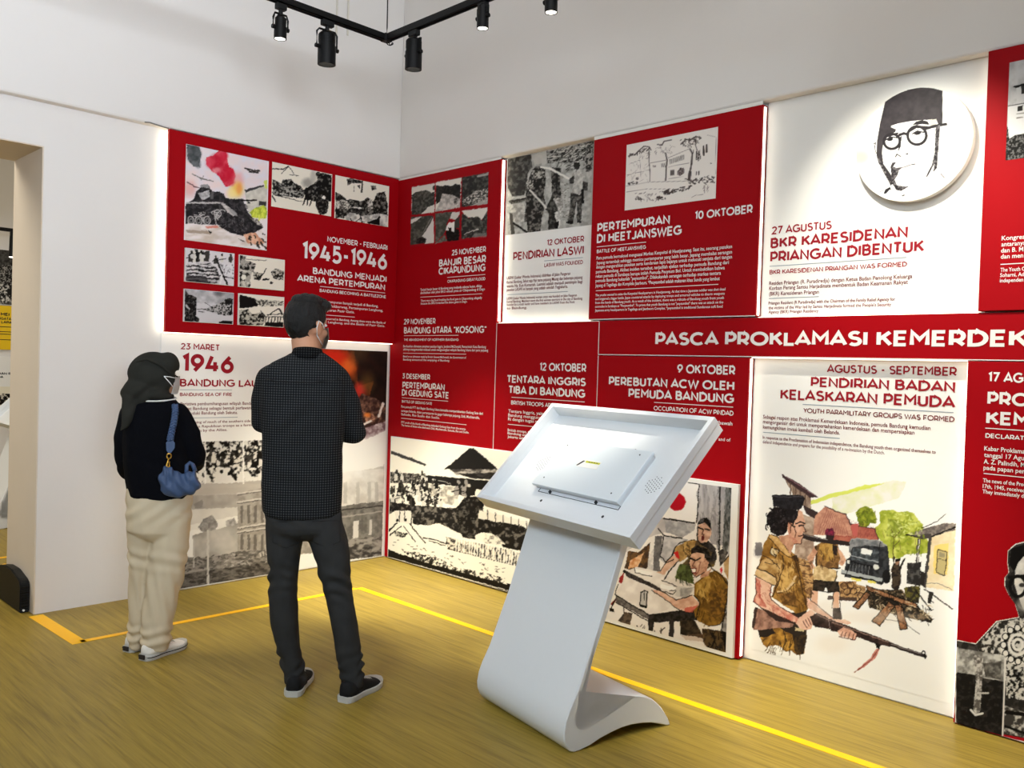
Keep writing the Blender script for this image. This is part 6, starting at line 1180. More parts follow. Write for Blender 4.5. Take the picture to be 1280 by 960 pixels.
fw = tag(bm_obj('display_panel', (lambda b: (add_box(b, -2.3, -.985, FY-.03, FY, .74, 1.40, .002), b)[1])(bmesh.new()), M['white']), 'white panel with black lettering low on the wall of the far room', 'display panel')
text(fw, 'L', FY-.0315, 'title_lettering', M['text_black'], [("RENGASDENGKLOK DAN RA", (-60, 468.4), (17.5, 467.6), 3), ("JAWA BARAT DIA", (-40, 472.6), (4, 472.2), 3)], .22)
cg = Canvas(-20, 480, 24, 530, (236, 228, 206), 6.0); cg.at(0, 440, 5.333); cg.n(BK, (226, 218, 200), "-200,270 140,280 140,455 -200,455", 15, .5, .1, 2)
picture(fw, 'L', FY-.03-PIC, 'photo_print', (-2.29, -.99, .75, 1.06), cg, .5)
bm = bmesh.new(); add_box(bm, -2.6, -1.03, 4.9, 4.936, 2.70, 2.735, .002); ft = tag(bm_obj('light_track', bm, M['black']), 'black light track in the far room seen through the doorway', 'light track')
fx = on(1, 4.918, 17.5, 256)
s = empty('track_spotlight', (fx[0], 4.918, 2.70), 0, 'small black spotlight in the far room beside the doorway edge', 'spotlight')
bm = bmesh.new(); add_box(bm, fx[0]-.03, fx[0]+.03, 4.90, 4.936, 2.655, 2.70, .003); bm_obj('track_adapter', bm, M['black_plastic'], s)
bm = bmesh.new(); add_cyl(bm, (fx[0], 4.918, 2.655), (fx[0]-.004, 4.918, 2.44), .034, .036, 20); hs = bm_obj('lamp_housing', bm, M['black'], s)
bm = bmesh.new(); add_cyl(bm, (fx[0]-.004, 4.918, 2.440), (fx[0]-.004, 4.918, 2.436), .032, seg=20); bm_obj('lens', bm, M['lens'], hs)
bm = bmesh.new(); add_tube(bm, [(fx[0]+.01, 4.918, 2.735), (fx[0]+.03, 4.918, 2.95), (fx[0]+.035, 4.918, 3.3), (fx[0]+.02, 4.918, 3.8), (fx[0], 4.918, ZC)], .006, 6); bm_obj('power_cable', bm, M['black'], ft)
# ------------------------------------------------------------------ people
class Fig:
    """measures a standing figure: points on upright planes that face the photographer, through the spot it stands on"""
    def __init__(s, x, y):
        s.b = np.array([x, y, 0.0]); d = s.b-CAM; d[2] = 0; s.n = d/np.linalg.norm(d); s.r = np.array([s.n[1], -s.n[0], 0.0])
    def P(s, px, py, dd=0.0):
        d = ray(px, py); t = ((s.b+s.n*dd-CAM)@s.n)/(d@s.n); return CAM+t*d
    def dir(s, ang):
        a = math.radians(ang); return s.r*math.sin(a)+s.n*math.cos(a)
def loft(bm, secs, N=40, pw=2.3, caps=True):
    """secs: (centre, half-width vector, half-depth vector)"""
    rings = []
    for c, a, b in secs:
        c = np.array(c); rg = []
        for i in range(N):
            t = 2*math.pi*i/N; x, y = math.cos(t), math.sin(t)
            x = math.copysign(abs(x)**(2/pw), x); y = math.copysign(abs(y)**(2/pw), y)
            rg.append(bm.verts.new(tuple(c+np.array(a)*x+np.array(b)*y)))
        rings.append(rg)
    for A, B in zip(rings[:-1], rings[1:]):
        for i in range(N): bm.faces.new((A[i], A[(i+1) % N], B[(i+1) % N], B[i]))
    if caps: bm.faces.new(rings[0][::-1]); bm.faces.new(rings[-1])
def sil(f, rows):
    """rows: (py, left px, right px, half depth, offset away)"""
    S = []
    for py, l, r, dp, *o in rows:
        dd = o[0] if o else 0.0; A = f.P(l, py, dd); B = f.P(r, py, dd); S.append(((A+B)/2, (B-A)/2, f.n*dp))
    return S
def chain(bm, pts, radii, N=16, sub=3):
    """a tapering limb with rounded ends"""
    P = [np.array(p, float) for p in pts]; Q = []; R = []
    for i in range(len(P)-1):
        for k in range(sub): t = k/sub; Q.append(P[i]*(1-t)+P[i+1]*t); R.append(radii[i]*(1-t)+radii[i+1]*t)
    Q.append(P[-1]); R.append(radii[-1])
    d0 = (P[0]-P[1])/np.linalg.norm(P[0]-P[1]); d1 = (P[-1]-P[-2])/np.linalg.norm(P[-1]-P[-2])
    hd = [(1, .05), (.8, .6), (.45, .89)]
    Q = [P[0]+d0*R[0]*a for a, b in hd]+Q+[P[-1]+d1*R[-1]*a for a, b in hd[::-1]]; R = [R[0]*b for a, b in hd]+R+[R[-1]*b for a, b in hd[::-1]]
    add_tube(bm, [tuple(q) for q in Q], R, N)
def ball(bm, c, axes, N=24):
    """ellipsoid from a centre and three half-axis vectors"""
    A = np.array(axes, float).T; m = Matrix(((*A[0], c[0]), (*A[1], c[1]), (*A[2], c[2]), (0, 0, 0, 1)))
    return bmesh.ops.create_uvsphere(bm, u_segments=N, v_segments=N//2, radius=1, matrix=m)['verts']
def fuse(bm, voxel, smooth=3, factor=.5):
    """one closed, continuous surface out of overlapping volumes"""
    bmesh.ops.recalc_face_normals(bm, faces=bm.faces[:])
    me = bpy.data.meshes.new('volume'); bm.to_mesh(me); bm.free()
    o = bpy.data.objects.new('volume', me); COL.objects.link(o)
    r = o.modifiers.new('r', 'REMESH'); r.mode = 'VOXEL'; r.voxel_size = voxel
    s = o.modifiers.new('s', 'SMOOTH'); s.iterations = smooth; s.factor = factor
    bpy.context.view_layer.update(); dg = bpy.context.evaluated_depsgraph_get()
    out = bpy.data.meshes.new_from_object(o.evaluated_get(dg)); bpy.data.objects.remove(o); bpy.data.meshes.remove(me)
    return out
def folds(me, fn):
    n = len(me.vertices); co = np.empty(n*3); me.vertices.foreach_get('co', co); no = np.empty(n*3); me.vertices.foreach_get('normal', no)
    co = co.reshape(-1, 3); no = no.reshape(-1, 3); co = co+no*fn(co)[:, None]; me.vertices.foreach_set('co', co.ravel()); me.update()
def n3(co, sc, seed=0.0):
    return np.array([mnoise.noise(Vector((a*sc[0]+seed, b*sc[1]-seed, c*sc[2]+seed*.7))) for a, b, c in co])
def part(name, me, material, parent, label=None, smooth=True):
    me.name = name; me.materials.clear(); o = link(name, me, material, None, smooth); o.parent = parent; o.matrix_parent_inverse = parent.matrix_world.inverted()
    if label: o['label'] = label
    return o
def bpart(name, bm, material, parent, smooth=True, label=None):
    bmesh.ops.recalc_face_normals(bm, faces=bm.faces[:]); o = bm_obj(name, bm, material, parent, smooth)
    if label: o['label'] = label
    return o

def check_shirt_material(ang):
    m = bpy.data.materials.new('black_checked_cloth'); m.use_nodes = True; nt = m.node_tree; L = nt.links.new; b = nt.nodes['Principled BSDF']
    tc = nt.nodes.new('ShaderNodeTexCoord'); mp = nt.nodes.new('ShaderNodeMapping'); mp.inputs['Rotation'].default_value = (0, 0, ang); L(tc.outputs['Object'], mp.inputs['Vector'])
    sp = nt.nodes.new('ShaderNodeSeparateXYZ'); L(mp.outputs[0], sp.inputs[0])
    def mth(op, a, bb):
        q = nt.nodes.new('ShaderNodeMath'); q.operation = op
        for i, v in enumerate((a, bb)):
            if isinstance(v, (int, float)): q.inputs[i].default_value = v
            else: L(v, q.inputs[i])
        return q.outputs[0]
    fx = mth('FRACT', mth('MULTIPLY', sp.outputs['X'], 1/.0105), 0); fz = mth('FRACT', mth('MULTIPLY', sp.outputs['Z'], 1/.0105), 0)
    lx = mth('LESS_THAN', fx, .26); lz = mth('LESS_THAN', fz, .26); dot = mth('MULTIPLY', lx, lz); ln = mth('MAXIMUM', lx, lz)
    v = mth('ADD', mth('MULTIPLY', ln, .10), mth('MULTIPLY', dot, .52))
    mx = nt.nodes.new('ShaderNodeMix'); mx.data_type = 'RGBA'; mx.inputs['A'].default_value = (*lin((17, 18, 20)), 1); mx.inputs['B'].default_value = (*lin((104, 106, 108)), 1)
    L(v, mx.inputs['Factor']); L(mx.outputs['Result'], b.inputs['Base Color']); b.inputs['Roughness'].default_value = .85; b.inputs['Specular IOR Level'].default_value = .15
    return m
M['skin'] = mat('skin', (190, 138, 108), .55, spec=.3, noise=.05, nscale=25)
M['hair'] = mat('black_hair', (14, 13, 13), .5, spec=.35, noise=.3, nscale=120, bump=.6, bscale=260)
M['mask'] = mat('white_face_mask', (226, 226, 226), .8)
M['mask_grey'] = mat('grey_face_mask', (150, 148, 144), .8)
M['denim'] = mat('charcoal_denim', (50, 50, 50), .85, spec=.15, noise=.22, nscale=16, bump=.25, bscale=500)
M['shoe_black'] = mat('black_canvas', (20, 20, 21), .8, noise=.15, bump=.2, bscale=400)
M['rubber'] = mat('white_rubber', (186, 184, 178), .6, noise=.06, nscale=40)
M['shoe_white'] = mat('white_canvas', (232, 228, 220), .75, noise=.03)
M['sole_dark'] = mat('dark_rubber', (44, 40, 38), .7)
M['knit'] = mat('black_navy_knit', (10, 11, 16), .95, spec=.08, noise=.2, nscale=60, bump=.3, bscale=300)
M['collar'] = mat('white_collar', (220, 220, 216), .8)
M['chino'] = mat('cream_cotton', (206, 190, 162), .85, spec=.15, noise=.05, nscale=12, bump=.15, bscale=350)
M['hijab'] = mat('dark_olive_scarf', (44, 44, 40), .9, spec=.1, noise=.12, nscale=20, bump=.2, bscale=300)
M['leather'] = mat('blue_leather', (62, 82, 116), .5, spec=.35, noise=.1, nscale=25, bump=.25, bscale=120)
M['gold'] = mat('gold_metal', (206, 160, 70), .3, metal=1.0)
M['eye'] = mat('eye_white', (230, 226, 220), .2)
M['iris'] = mat('dark_iris', (30, 20, 16), .2)

def head_volumes(bm, c, R, F, s=1.0):
    U = np.array([0, 0, 1.0]); g = lambda r, f, u: c+(R*r+F*f+U*u)*s
    ball(bm, g(0, -.008, .022), (R*.074*s, F*.094*s, U*.096*s)); ball(bm, g(0, .022, -.052), (R*.058*s, F*.066*s, U*.066*s))
    ball(bm, g(0, .055, -.092), (R*.028*s, F*.026*s, U*.022*s)); chain(bm, [g(0, .083, .016), g(0, .104, -.022)], [.009*s, .014*s], 12)
    for q in (-1, 1):
        ball(bm, g(q*.011, .094, -.026), (R*.010*s, F*.010*s, U*.008*s), 12); ball(bm, g(q*.074, -.008, -.012), (R*.010*s, F*.020*s, U*.032*s), 16); ball(bm, g(q*.079, -.014, .006), (R*.008*s, F*.018*s, U*.018*s), 14)
        chain(bm, [g(q*.012, .082, .026), g(q*.045, .070, .028)], [.010*s, .008*s], 10); ball(bm, g(q*.040, .056, -.028), (R*.026*s, F*.022*s, U*.022*s), 16)
    chain(bm, [g(-.022, .077, -.058), g(0, .088, -.055), g(.022, .077, -.058)], [.006*s, .008*s, .006*s], 10); chain(bm, [g(-.018, .076, -.068), g(0, .085, -.068), g(.018, .076, -.068)], [.006*s, .008*s, .006*s], 10)
def eyes(c, R, F, parent, s=1.0):
    U = np.array([0, 0, 1.0])
    for q in (-1, 1):
        e = c+(R*q*.032+F*.076+U*.008)*s; bm = bmesh.new(); ball(bm, e, (R*.013*s, F*.012*s, U*.008*s), 16); o = bpart('eye', bm, M['eye'], parent)
        bm = bmesh.new(); ball(bm, e+F*.0095*s, (R*.006*s, F*.0035*s, U*.006*s), 12); b = bm_obj('iris', bm, M['iris'], o, True)
def hand(bm, wrist, fwd, side, up, s=1.0, curl=.5, thumb=1):
    """palm, four unequal bent fingers and a thumb from the side of the palm; fwd = along the palm, side = towards the thumb"""
    w = np.array(wrist); fwd = fwd/np.linalg.norm(fwd); side = side/np.linalg.norm(side); up = np.cross(fwd, side)
    if up@np.array([0, 0, 1]) < -2: up = -up
    pc = w+fwd*.052*s; ball(bm, pc, (fwd*.052*s, side*.040*s, up*.016*s), 20); chain(bm, [w-fwd*.02*s, pc], [.024*s, .022*s], 12)
    for i, (o, l) in enumerate(((.030, .070), (.010, .080), (-.010, .074), (-.029, .058))):
        a = pc+fwd*.034*s+side*o*s; d = fwd; P = [a]; q = np.array(a)
        for k, fr in enumerate((.45, .32, .26)):
            t = curl*(k+.6)*.75; d = fwd*math.cos(t)-up*math.sin(t); q = q+d*l*fr*s; P.append(q)
        chain(bm, P, [.0098*s, .0092*s, .0085*s, .0072*s], 10, 2)
    a = w+fwd*.03*s+side*.030*s; chain(bm, [a, a+(side*.028+fwd*.020-up*.008)*s, a+(side*.036+fwd*.052-up*.016)*s], [.014*s, .0115*s, .009*s], 10)

def shoe(parent, heel, d, L, Wd, up_mat, sole_mat, cap_mat, label, H=.085, stripe=None):
    heel = np.array([heel[0], heel[1], 0.0]); d = d/np.linalg.norm(d); s = np.array([d[1], -d[0], 0.0]); U = np.array([0, 0, 1.0])
    wid = lambda t: Wd*(.36+.10*math.sin(min(t, .25)/.25*1.57)-.05*math.exp(-((t-.38)/.14)**2)+.10*math.exp(-((t-.70)/.2)**2))*(1 if t < .8 else max(.10, math.sqrt(max(0, 1-((t-.8)/.205)**2))))*(1 if t > .08 else .62+.38*math.sin(t/.08*1.57))
    bm = bmesh.new(); st = [0, .02, .05, .1, .2, .3, .4, .5, .6, .7, .8, .87, .93, .97, 1.0]; rings = []
    for t in st:
        w_ = wid(t)+.004; tz = .022+.012*max(0, t-.75)/.25
        c = heel+d*(t*L); lift = .010*max(0, (t-.8)/.2)**2
        rings.append([bm.verts.new(tuple(c+s*a*w_+U*z)) for a, z in ((-.94, lift), (.94, lift), (1, lift+.006), (1.0, tz), (.95, tz+.003), (-.95, tz+.003), (-1.0, tz), (-1, lift+.006))])
    for A, B in zip(rings[:-1], rings[1:]):
        for i in range(8): bm.faces.new((A[i], A[(i+1) % 8], B[(i+1) % 8], B[i]))
    bm.faces.new(rings[0][::-1]); bm.faces.new(rings[-1])
    up = bmesh.new(); hs = {0: H*.96, .05: H, .15: H*.97, .25: H*.94, .35: H*.92, .45: H*.86, .55: H*.76, .65: H*.64, .75: H*.56, .83: H*.53, .9: H*.50, .95: H*.44, .985: H*.36}
    S = []
    for t, h in hs.items():
        c = heel+d*(.008+t*(L-.016))+U*.024; w_ = wid(t)*.97
        S.append((c, w_, h-.024))
    rg = []
    for c, w_, h in S:
        row = []
        for i in range(17):
            a = math.pi*i/16; x = math.copysign(abs(math.cos(a))**.75, math.cos(a)); row.append(up.verts.new(tuple(c+s*x*w_+U*h*math.sin(a)**.62)))
        rg.append(row)
    for A, B in zip(rg[:-1], rg[1:]):
        for i in range(16): up.faces.new((A[i], A[i+1], B[i+1], B[i]))
        up.faces.new((A[16], A[0], B[0], B[16]))
    up.faces.new(rg[0]); up.faces.new(rg[-1])
    o = bpart('shoe', up, up_mat, parent, True, label)
    bpart('sole', bm, sole_mat, o, False)
    if cap_mat:
        cb = bmesh.new(); rows = []
        for t in (.80, .85, .9, .95, .985, 1.0):
            c = heel+d*(.008+t*(L-.014))+U*.024; w_ = wid(t)*1.0+.0015; h = (H*(.54-.12*(max(0, t-.84)/.16)**2))-.0225
            rows.append([cb.verts.new(tuple(c+s*math.copysign(abs(math.cos(math.pi*i/14))**.75, math.cos(math.pi*i/14))*w_+U*h*max(0, math.sin(math.pi*i/14))**.62)) for i in range(15)])
        for A, B in zip(rows[:-1], rows[1:]):
            for i in range(14): cb.faces.new((A[i], A[i+1], B[i+1], B[i]))
        cb.faces.new(rows[-1]); bpart('toe_cap', cb, cap_mat, o, True)
    lb = bmesh.new()
    for k in range(5):
        t = .46+k*.062; h = np.interp(t, list(hs.keys()), list(hs.values())); c = heel+d*(.008+t*(L-.016))+U*(h+.001); e = wid(t)*.42
        add_tube(lb, [tuple(c-s*e-U*.006), tuple(c-s*e*.4+U*.002), tuple(c+s*e*.4+U*.002), tuple(c+s*e-U*.006)], .003, 6)
    bpart('lace', lb, M['rubber'], o, True)
    if stripe:
        sb = bmesh.new(); n = 26
        pts = [heel+d*(t*L)+s*(wid(t)+.0055)*q+U*.017 for q in (1,) for t in np.linspace(.98, 0.02, n)]+[heel+d*(t*L)-s*(wid(t)+.0055)+U*.017 for t in np.linspace(0.02, .98, n)]
        add_tube(sb, [tuple(p) for p in pts], .0022, 6); bpart('foxing_stripe', sb, stripe, o, True)
        hb = bmesh.new(); c = heel+U*.019-d*.004; add_box(hb, -.018, .018, -.003, .004, -.011, .011, .002, Matrix.Translation(tuple(c)) @ Matrix(((s[0], d[0], 0, 0), (s[1], d[1], 0, 0), (0, 0, 1, 0), (0, 0, 0, 1)))); bpart('heel_patch', hb, stripe, o, False)
    return o

# ---- the man
def build_man():
    f = Fig(-1.80, -1.95); n, r = f.n, f.r; U = np.array([0, 0, 1.0])
    root = empty('person', (-1.80, -1.95, 0), 0, 'person in a black checked shirt and dark jeans, seen from behind with folded arms', 'person')
    hc = f.P(383.5, 409, .03)+U*.004; F = f.dir(40); R = np.array([F[1], -F[0], 0.0])
    elR = f.P(443.5, 541, .05); elL = f.P(329, 528, .06); shR = f.P(418, 479, .0); shL = f.P(341, 480, .0)
    wrR = f.P(366, 520, .21); wrL = f.P(408, 508, .20)
    # body, head and hands in one surface
    bm = bmesh.new(); head_volumes(bm, hc, R, F)
    chain(bm, [hc+U*-.05-F*.015, f.P(384, 450, .0)], [.056, .060]); loft(bm, sil(f, [(452, 356, 410, .05), (470, 346, 418, .08), (520, 339, 422, .09), (575, 338, 420, .095), (640, 336, 421, .10), (668, 338, 424, .09)]))
    for sh, el, wr in ((shR, elR, wrR), (shL, elL, wrL)): chain(bm, [sh, el], [.040, .034]); chain(bm, [el, wr], [.034, .024])
    hand(bm, wrR, wrR-elR, U, n, 1.0, .6); hand(bm, wrL, wrL-elL, U, n, 1.0, .6)
    chain(bm, [f.P(356, 668, .02), f.P(354, 740, .03), f.P(368, 846, .05)], [.066, .048, .034]); chain(bm, [f.P(408, 668, -.02), f.P(423, 742, -.03), f.P(441, 850, -.044)], [.066, .048, .034])
    body = part('body', fuse(bm, .0065, 2), M['skin'], root); eyes(hc, R, F, root)
    # hair: short at the neck and sides, longer on top with a lifted fringe
    bm = bmesh.new(); g = lambda a, b, c: hc+R*a+F*b+U*c
    ball(bm, g(0, -.012, .030), (R*.0815, F*.100, U*.105), 64)
    kill = []
    for v in bm.verts:
        q = np.array(v.co)-hc; a, b, c = q@R, q@F, q@U
        lim = -.072+.06*max(0, (b+.03)/.05) if b < .02 else -.012+(b-.02)*1.15
        if abs(a) > .055 and -.045 < b < .03: lim = max(lim, -.018+.3*max(0, b+.02))
        if c < lim: kill.append(v)
    bmesh.ops.delete(bm, geom=kill, context='VERTS')
    bmesh.ops.solidify(bm, geom=bm.faces[:], thickness=.012)
    ball(bm, g(.012, .062, .094), (R*.058, F*.042, U*.034), 24); ball(bm, g(0, .0, .112), (R*.062, F*.078, U*.030), 24); ball(bm, g(.02, .088, .090), (R*.036, F*.020, U*.022), 18)
    me = fuse(bm, .0055, 2); folds(me, lambda co: .004*n3(co, (60, 60, 40), 2)+.002*n3(co, (160, 160, 90), 5)); part('hair', me, M['hair'], root)
    # mask over the lower face with an ear loop
    bm = bmesh.new()
    def mk(a, c): return g(a*.078*(1-.10*abs(c)), .114-.066*abs(a)**1.9-.012*max(0, -c)*1.2, -.048+c*.046)
    grid = [[bm.verts.new(tuple(mk(-1+2*i/16, -1+2*j/8)+F*.004)) for i in range(17)] for j in range(9)]
    for j in range(8):
        for i in range(16): bm.faces.new((grid[j][i], grid[j][i+1], grid[j+1][i+1], grid[j+1][i]))
    bmesh.ops.solidify(bm, geom=bm.faces[:], thickness=.003)
    mo = bpart('face_mask', bm, M['mask_grey'], root, True)
    for q in (-1, 1):
        bm = bmesh.new(); add_tube(bm, [tuple(x) for x in (g(q*.066, .040, -.012), g(q*.078, .010, .012), g(q*.085, -.020, .022), g(q*.087, -.034, -.006), g(q*.080, -.024, -.040), g(q*.068, .024, -.078))], .0022, 6); bpart('ear_loop', bm, M['mask'], mo)
    # shirt
    bm = bmesh.new()
    loft(bm, sil(f, [(441, 363, 404, .055, .0), (447, 352, 413, .068), (453, 340, 422, .085), (459, 331, 429, .098), (466, 327, 433, .108), (478, 325, 434, .116), (500, 326, 433, .124), (523, 327, 431, .128), (564, 327.5, 428, .128), (600, 326.5, 427.5, .130), (625, 326.5, 427.5, .134), (638, 327.5, 427, .136), (644, 332, 424, .134)]), 48, 2.5)
    chain(bm, [f.P(338, 474, .005), f.P(331, 500, .03), elL], [.062, .058, .050]); chain(bm, [elL, f.P(340, 528, .15), wrL], [.050, .047, .040])
    chain(bm, [f.P(419, 475, .0), f.P(432, 505, .02), elR], [.066, .062, .050]); chain(bm, [elR, elR*.5+wrR*.5+n*.02-U*.015, wrR], [.050, .046, .040])
    me = fuse(bm, .0075, 4)
    x_ = lambda co: (co-f.b)@r
    def fld(co):
        h = co[:, 2]; side = (co-f.b)@r; fr = (co-f.b)@n
        d = .0045*n3(co, (9, 9, 5), 1)+.003*n3(co, (22, 22, 9), 3)
        d += .006*np.sin(h*62+side*16)*np.exp(-((h-1.02)/.16)**2)*np.clip(np.abs(side)*6, 0, 1)*n3(co, (6, 6, 6), 8)
        rx = side-.17; d += .007*np.sin((h*48+rx*55))*np.exp(-((h-1.22)/.11)**2)*np.exp(-(rx/.07)**2)
        lx = side+.17; d += .005*np.sin((h*52-lx*50))*np.exp(-((h-1.20)/.12)**2)*np.exp(-(lx/.07)**2)
        return d
    folds(me, fld)
    shirt = part('shirt', me, check_shirt_material(math.atan2(n[0], n[1])), root)
    bm = bmesh.new()   # turned-down collar
    rows = []
    for w_, z, dp in ((1.0, .030, .0), (1.06, .034, .0), (1.20, .012, .004), (1.34, -.014, .008)):
        rows.append([])
        for i in range(33):
            t = -1.35*math.pi/1.5+ (2*1.35*math.pi/1.5)*i/32
            c = f.P(384.5, 440, .0); rows[-1].append(bm.verts.new(tuple(c+r*(.058*w_*math.sin(t))-n*(.058*w_*math.cos(t))+U*(z-.012-.012*(1-math.cos(t))))))
    for A, B in zip(rows[:-1], rows[1:]):
        for i in range(32): bm.faces.new((A[i], A[i+1], B[i+1], B[i]))
    bmesh.ops.solidify(bm, geom=bm.faces[:], thickness=.004)
    bpart('collar', bm, shirt.data.materials[0], shirt)
    bm = bmesh.new(); add_tube(bm, [tuple(f.P(px, py, dd)) for px, py, dd in ((331, 473, -.088), (345, 476, -.113), (384, 478, -.127), (414, 476, -.113), (430, 472, -.085))], .0016, 6); bpart('yoke_seam', bm, M['shoe_black'], shirt)
    # trousers
    bm = bmesh.new(); loft(bm, sil(f, [(622, 335, 421, .112), (640, 331, 426, .124), (655, 331.5, 429, .126), (662, 332.5, 430.5, .118), (667, 340, 424, .100), (671, 354, 410, .080), (674, 370, 394, .055)]), 40, 2.4)
    loft(bm, sil(f, [(640, 331, 379, .108, .004), (655, 331.5, 380, .106, .008), (670, 332.6, 379.5, .102, .012), (692, 334, 376, .092, .018), (716, 336, 372.7, .080, .024), (731, 335.4, 371.6, .076, .028), (745, 335.5, 371.6, .075, .03), (765, 337, 372.4, .074, .036), (783, 339, 373.5, .071, .04), (810, 345.5, 375.5, .064, .045), (830, 351.5, 379.5, .061, .05), (846, 354, 383, .060, .05), (853.5, 355.5, 384.5, .060, .05)]), 32, 2.1)
    loft(bm, sil(f, [(640, 378, 427, .108, -.004), (655, 381, 429.5, .106, -.008), (672, 385, 433.5, .102, -.012), (693, 392, 437.6, .092, -.018), (722, 400, 438.8, .080, -.024), (737, 404, 440.3, .076, -.028), (751, 408, 442, .075, -.03), (783, 414, 447.2, .071, -.036), (806, 418, 450.5, .066, -.04), (826, 421.5, 453.6, .062, -.044), (846, 425.5, 455.4, .061, -.044), (857, 427, 455, .061, -.044)]), 32, 2.1)
    me = fuse(bm, .0065, 3)
    def fl2(co):
        h = co[:, 2]; d = .003*n3(co, (14, 14, 8), 4)
        s_ = (co-f.b)@r; e_ = (co-f.b)@n; d += .0085*np.sin(h*100+n3(co, (7, 7, 4), 2)*7+s_*40+e_*30)*np.exp(-((h-.52)/.075)**2)*np.clip(.5+1.6*n3(co, (9, 9, 6), 12), 0, 1)+.0085*np.sin(h*95+n3(co, (8, 8, 5), 6)*8-s_*40+e_*40)*np.exp(-((h-.13)/.08)**2)*np.clip(.5+1.6*n3(co, (10, 10, 7), 15), 0, 1)+.003*n3(co, (30, 30, 14), 9)+.004*np.sin(h*70+((co-f.b)@r)*60)*np.exp(-((h-.82)/.07)**2)
        return d
    folds(me, fl2); tr_ = part('trousers', me, M['denim'], root)
    for px, py, dd in ((358, 664, -.118), (408, 663, -.122)):
        bm = bmesh.new(); w_ = 17
        pts = [f.P(px-w_, py-12, dd), f.P(px+w_, py-12, dd), f.P(px+w_, py+14, dd+.012), f.P(px, py+21, dd+.014), f.P(px-w_, py+14, dd+.012)]
        add_tube(bm, [tuple(q) for q in pts], .0013, 6, True); bpart('pocket_seam', bm, M['shoe_black'], tr_)
    hl = np.array([-1.944, -1.898, 0]); shoe(root, hl, f.dir(10), .27, .088, M['shoe_black'], M['rubber'], M['rubber'], 'left black canvas sneaker with white sole')
    hr = np.array([-1.815, -2.088, 0]); shoe(root, hr, np.array([.235, .082, 0]), .268, .090, M['shoe_black'], M['rubber'], M['rubber'], 'right black canvas sneaker with white toe cap')
build_man()

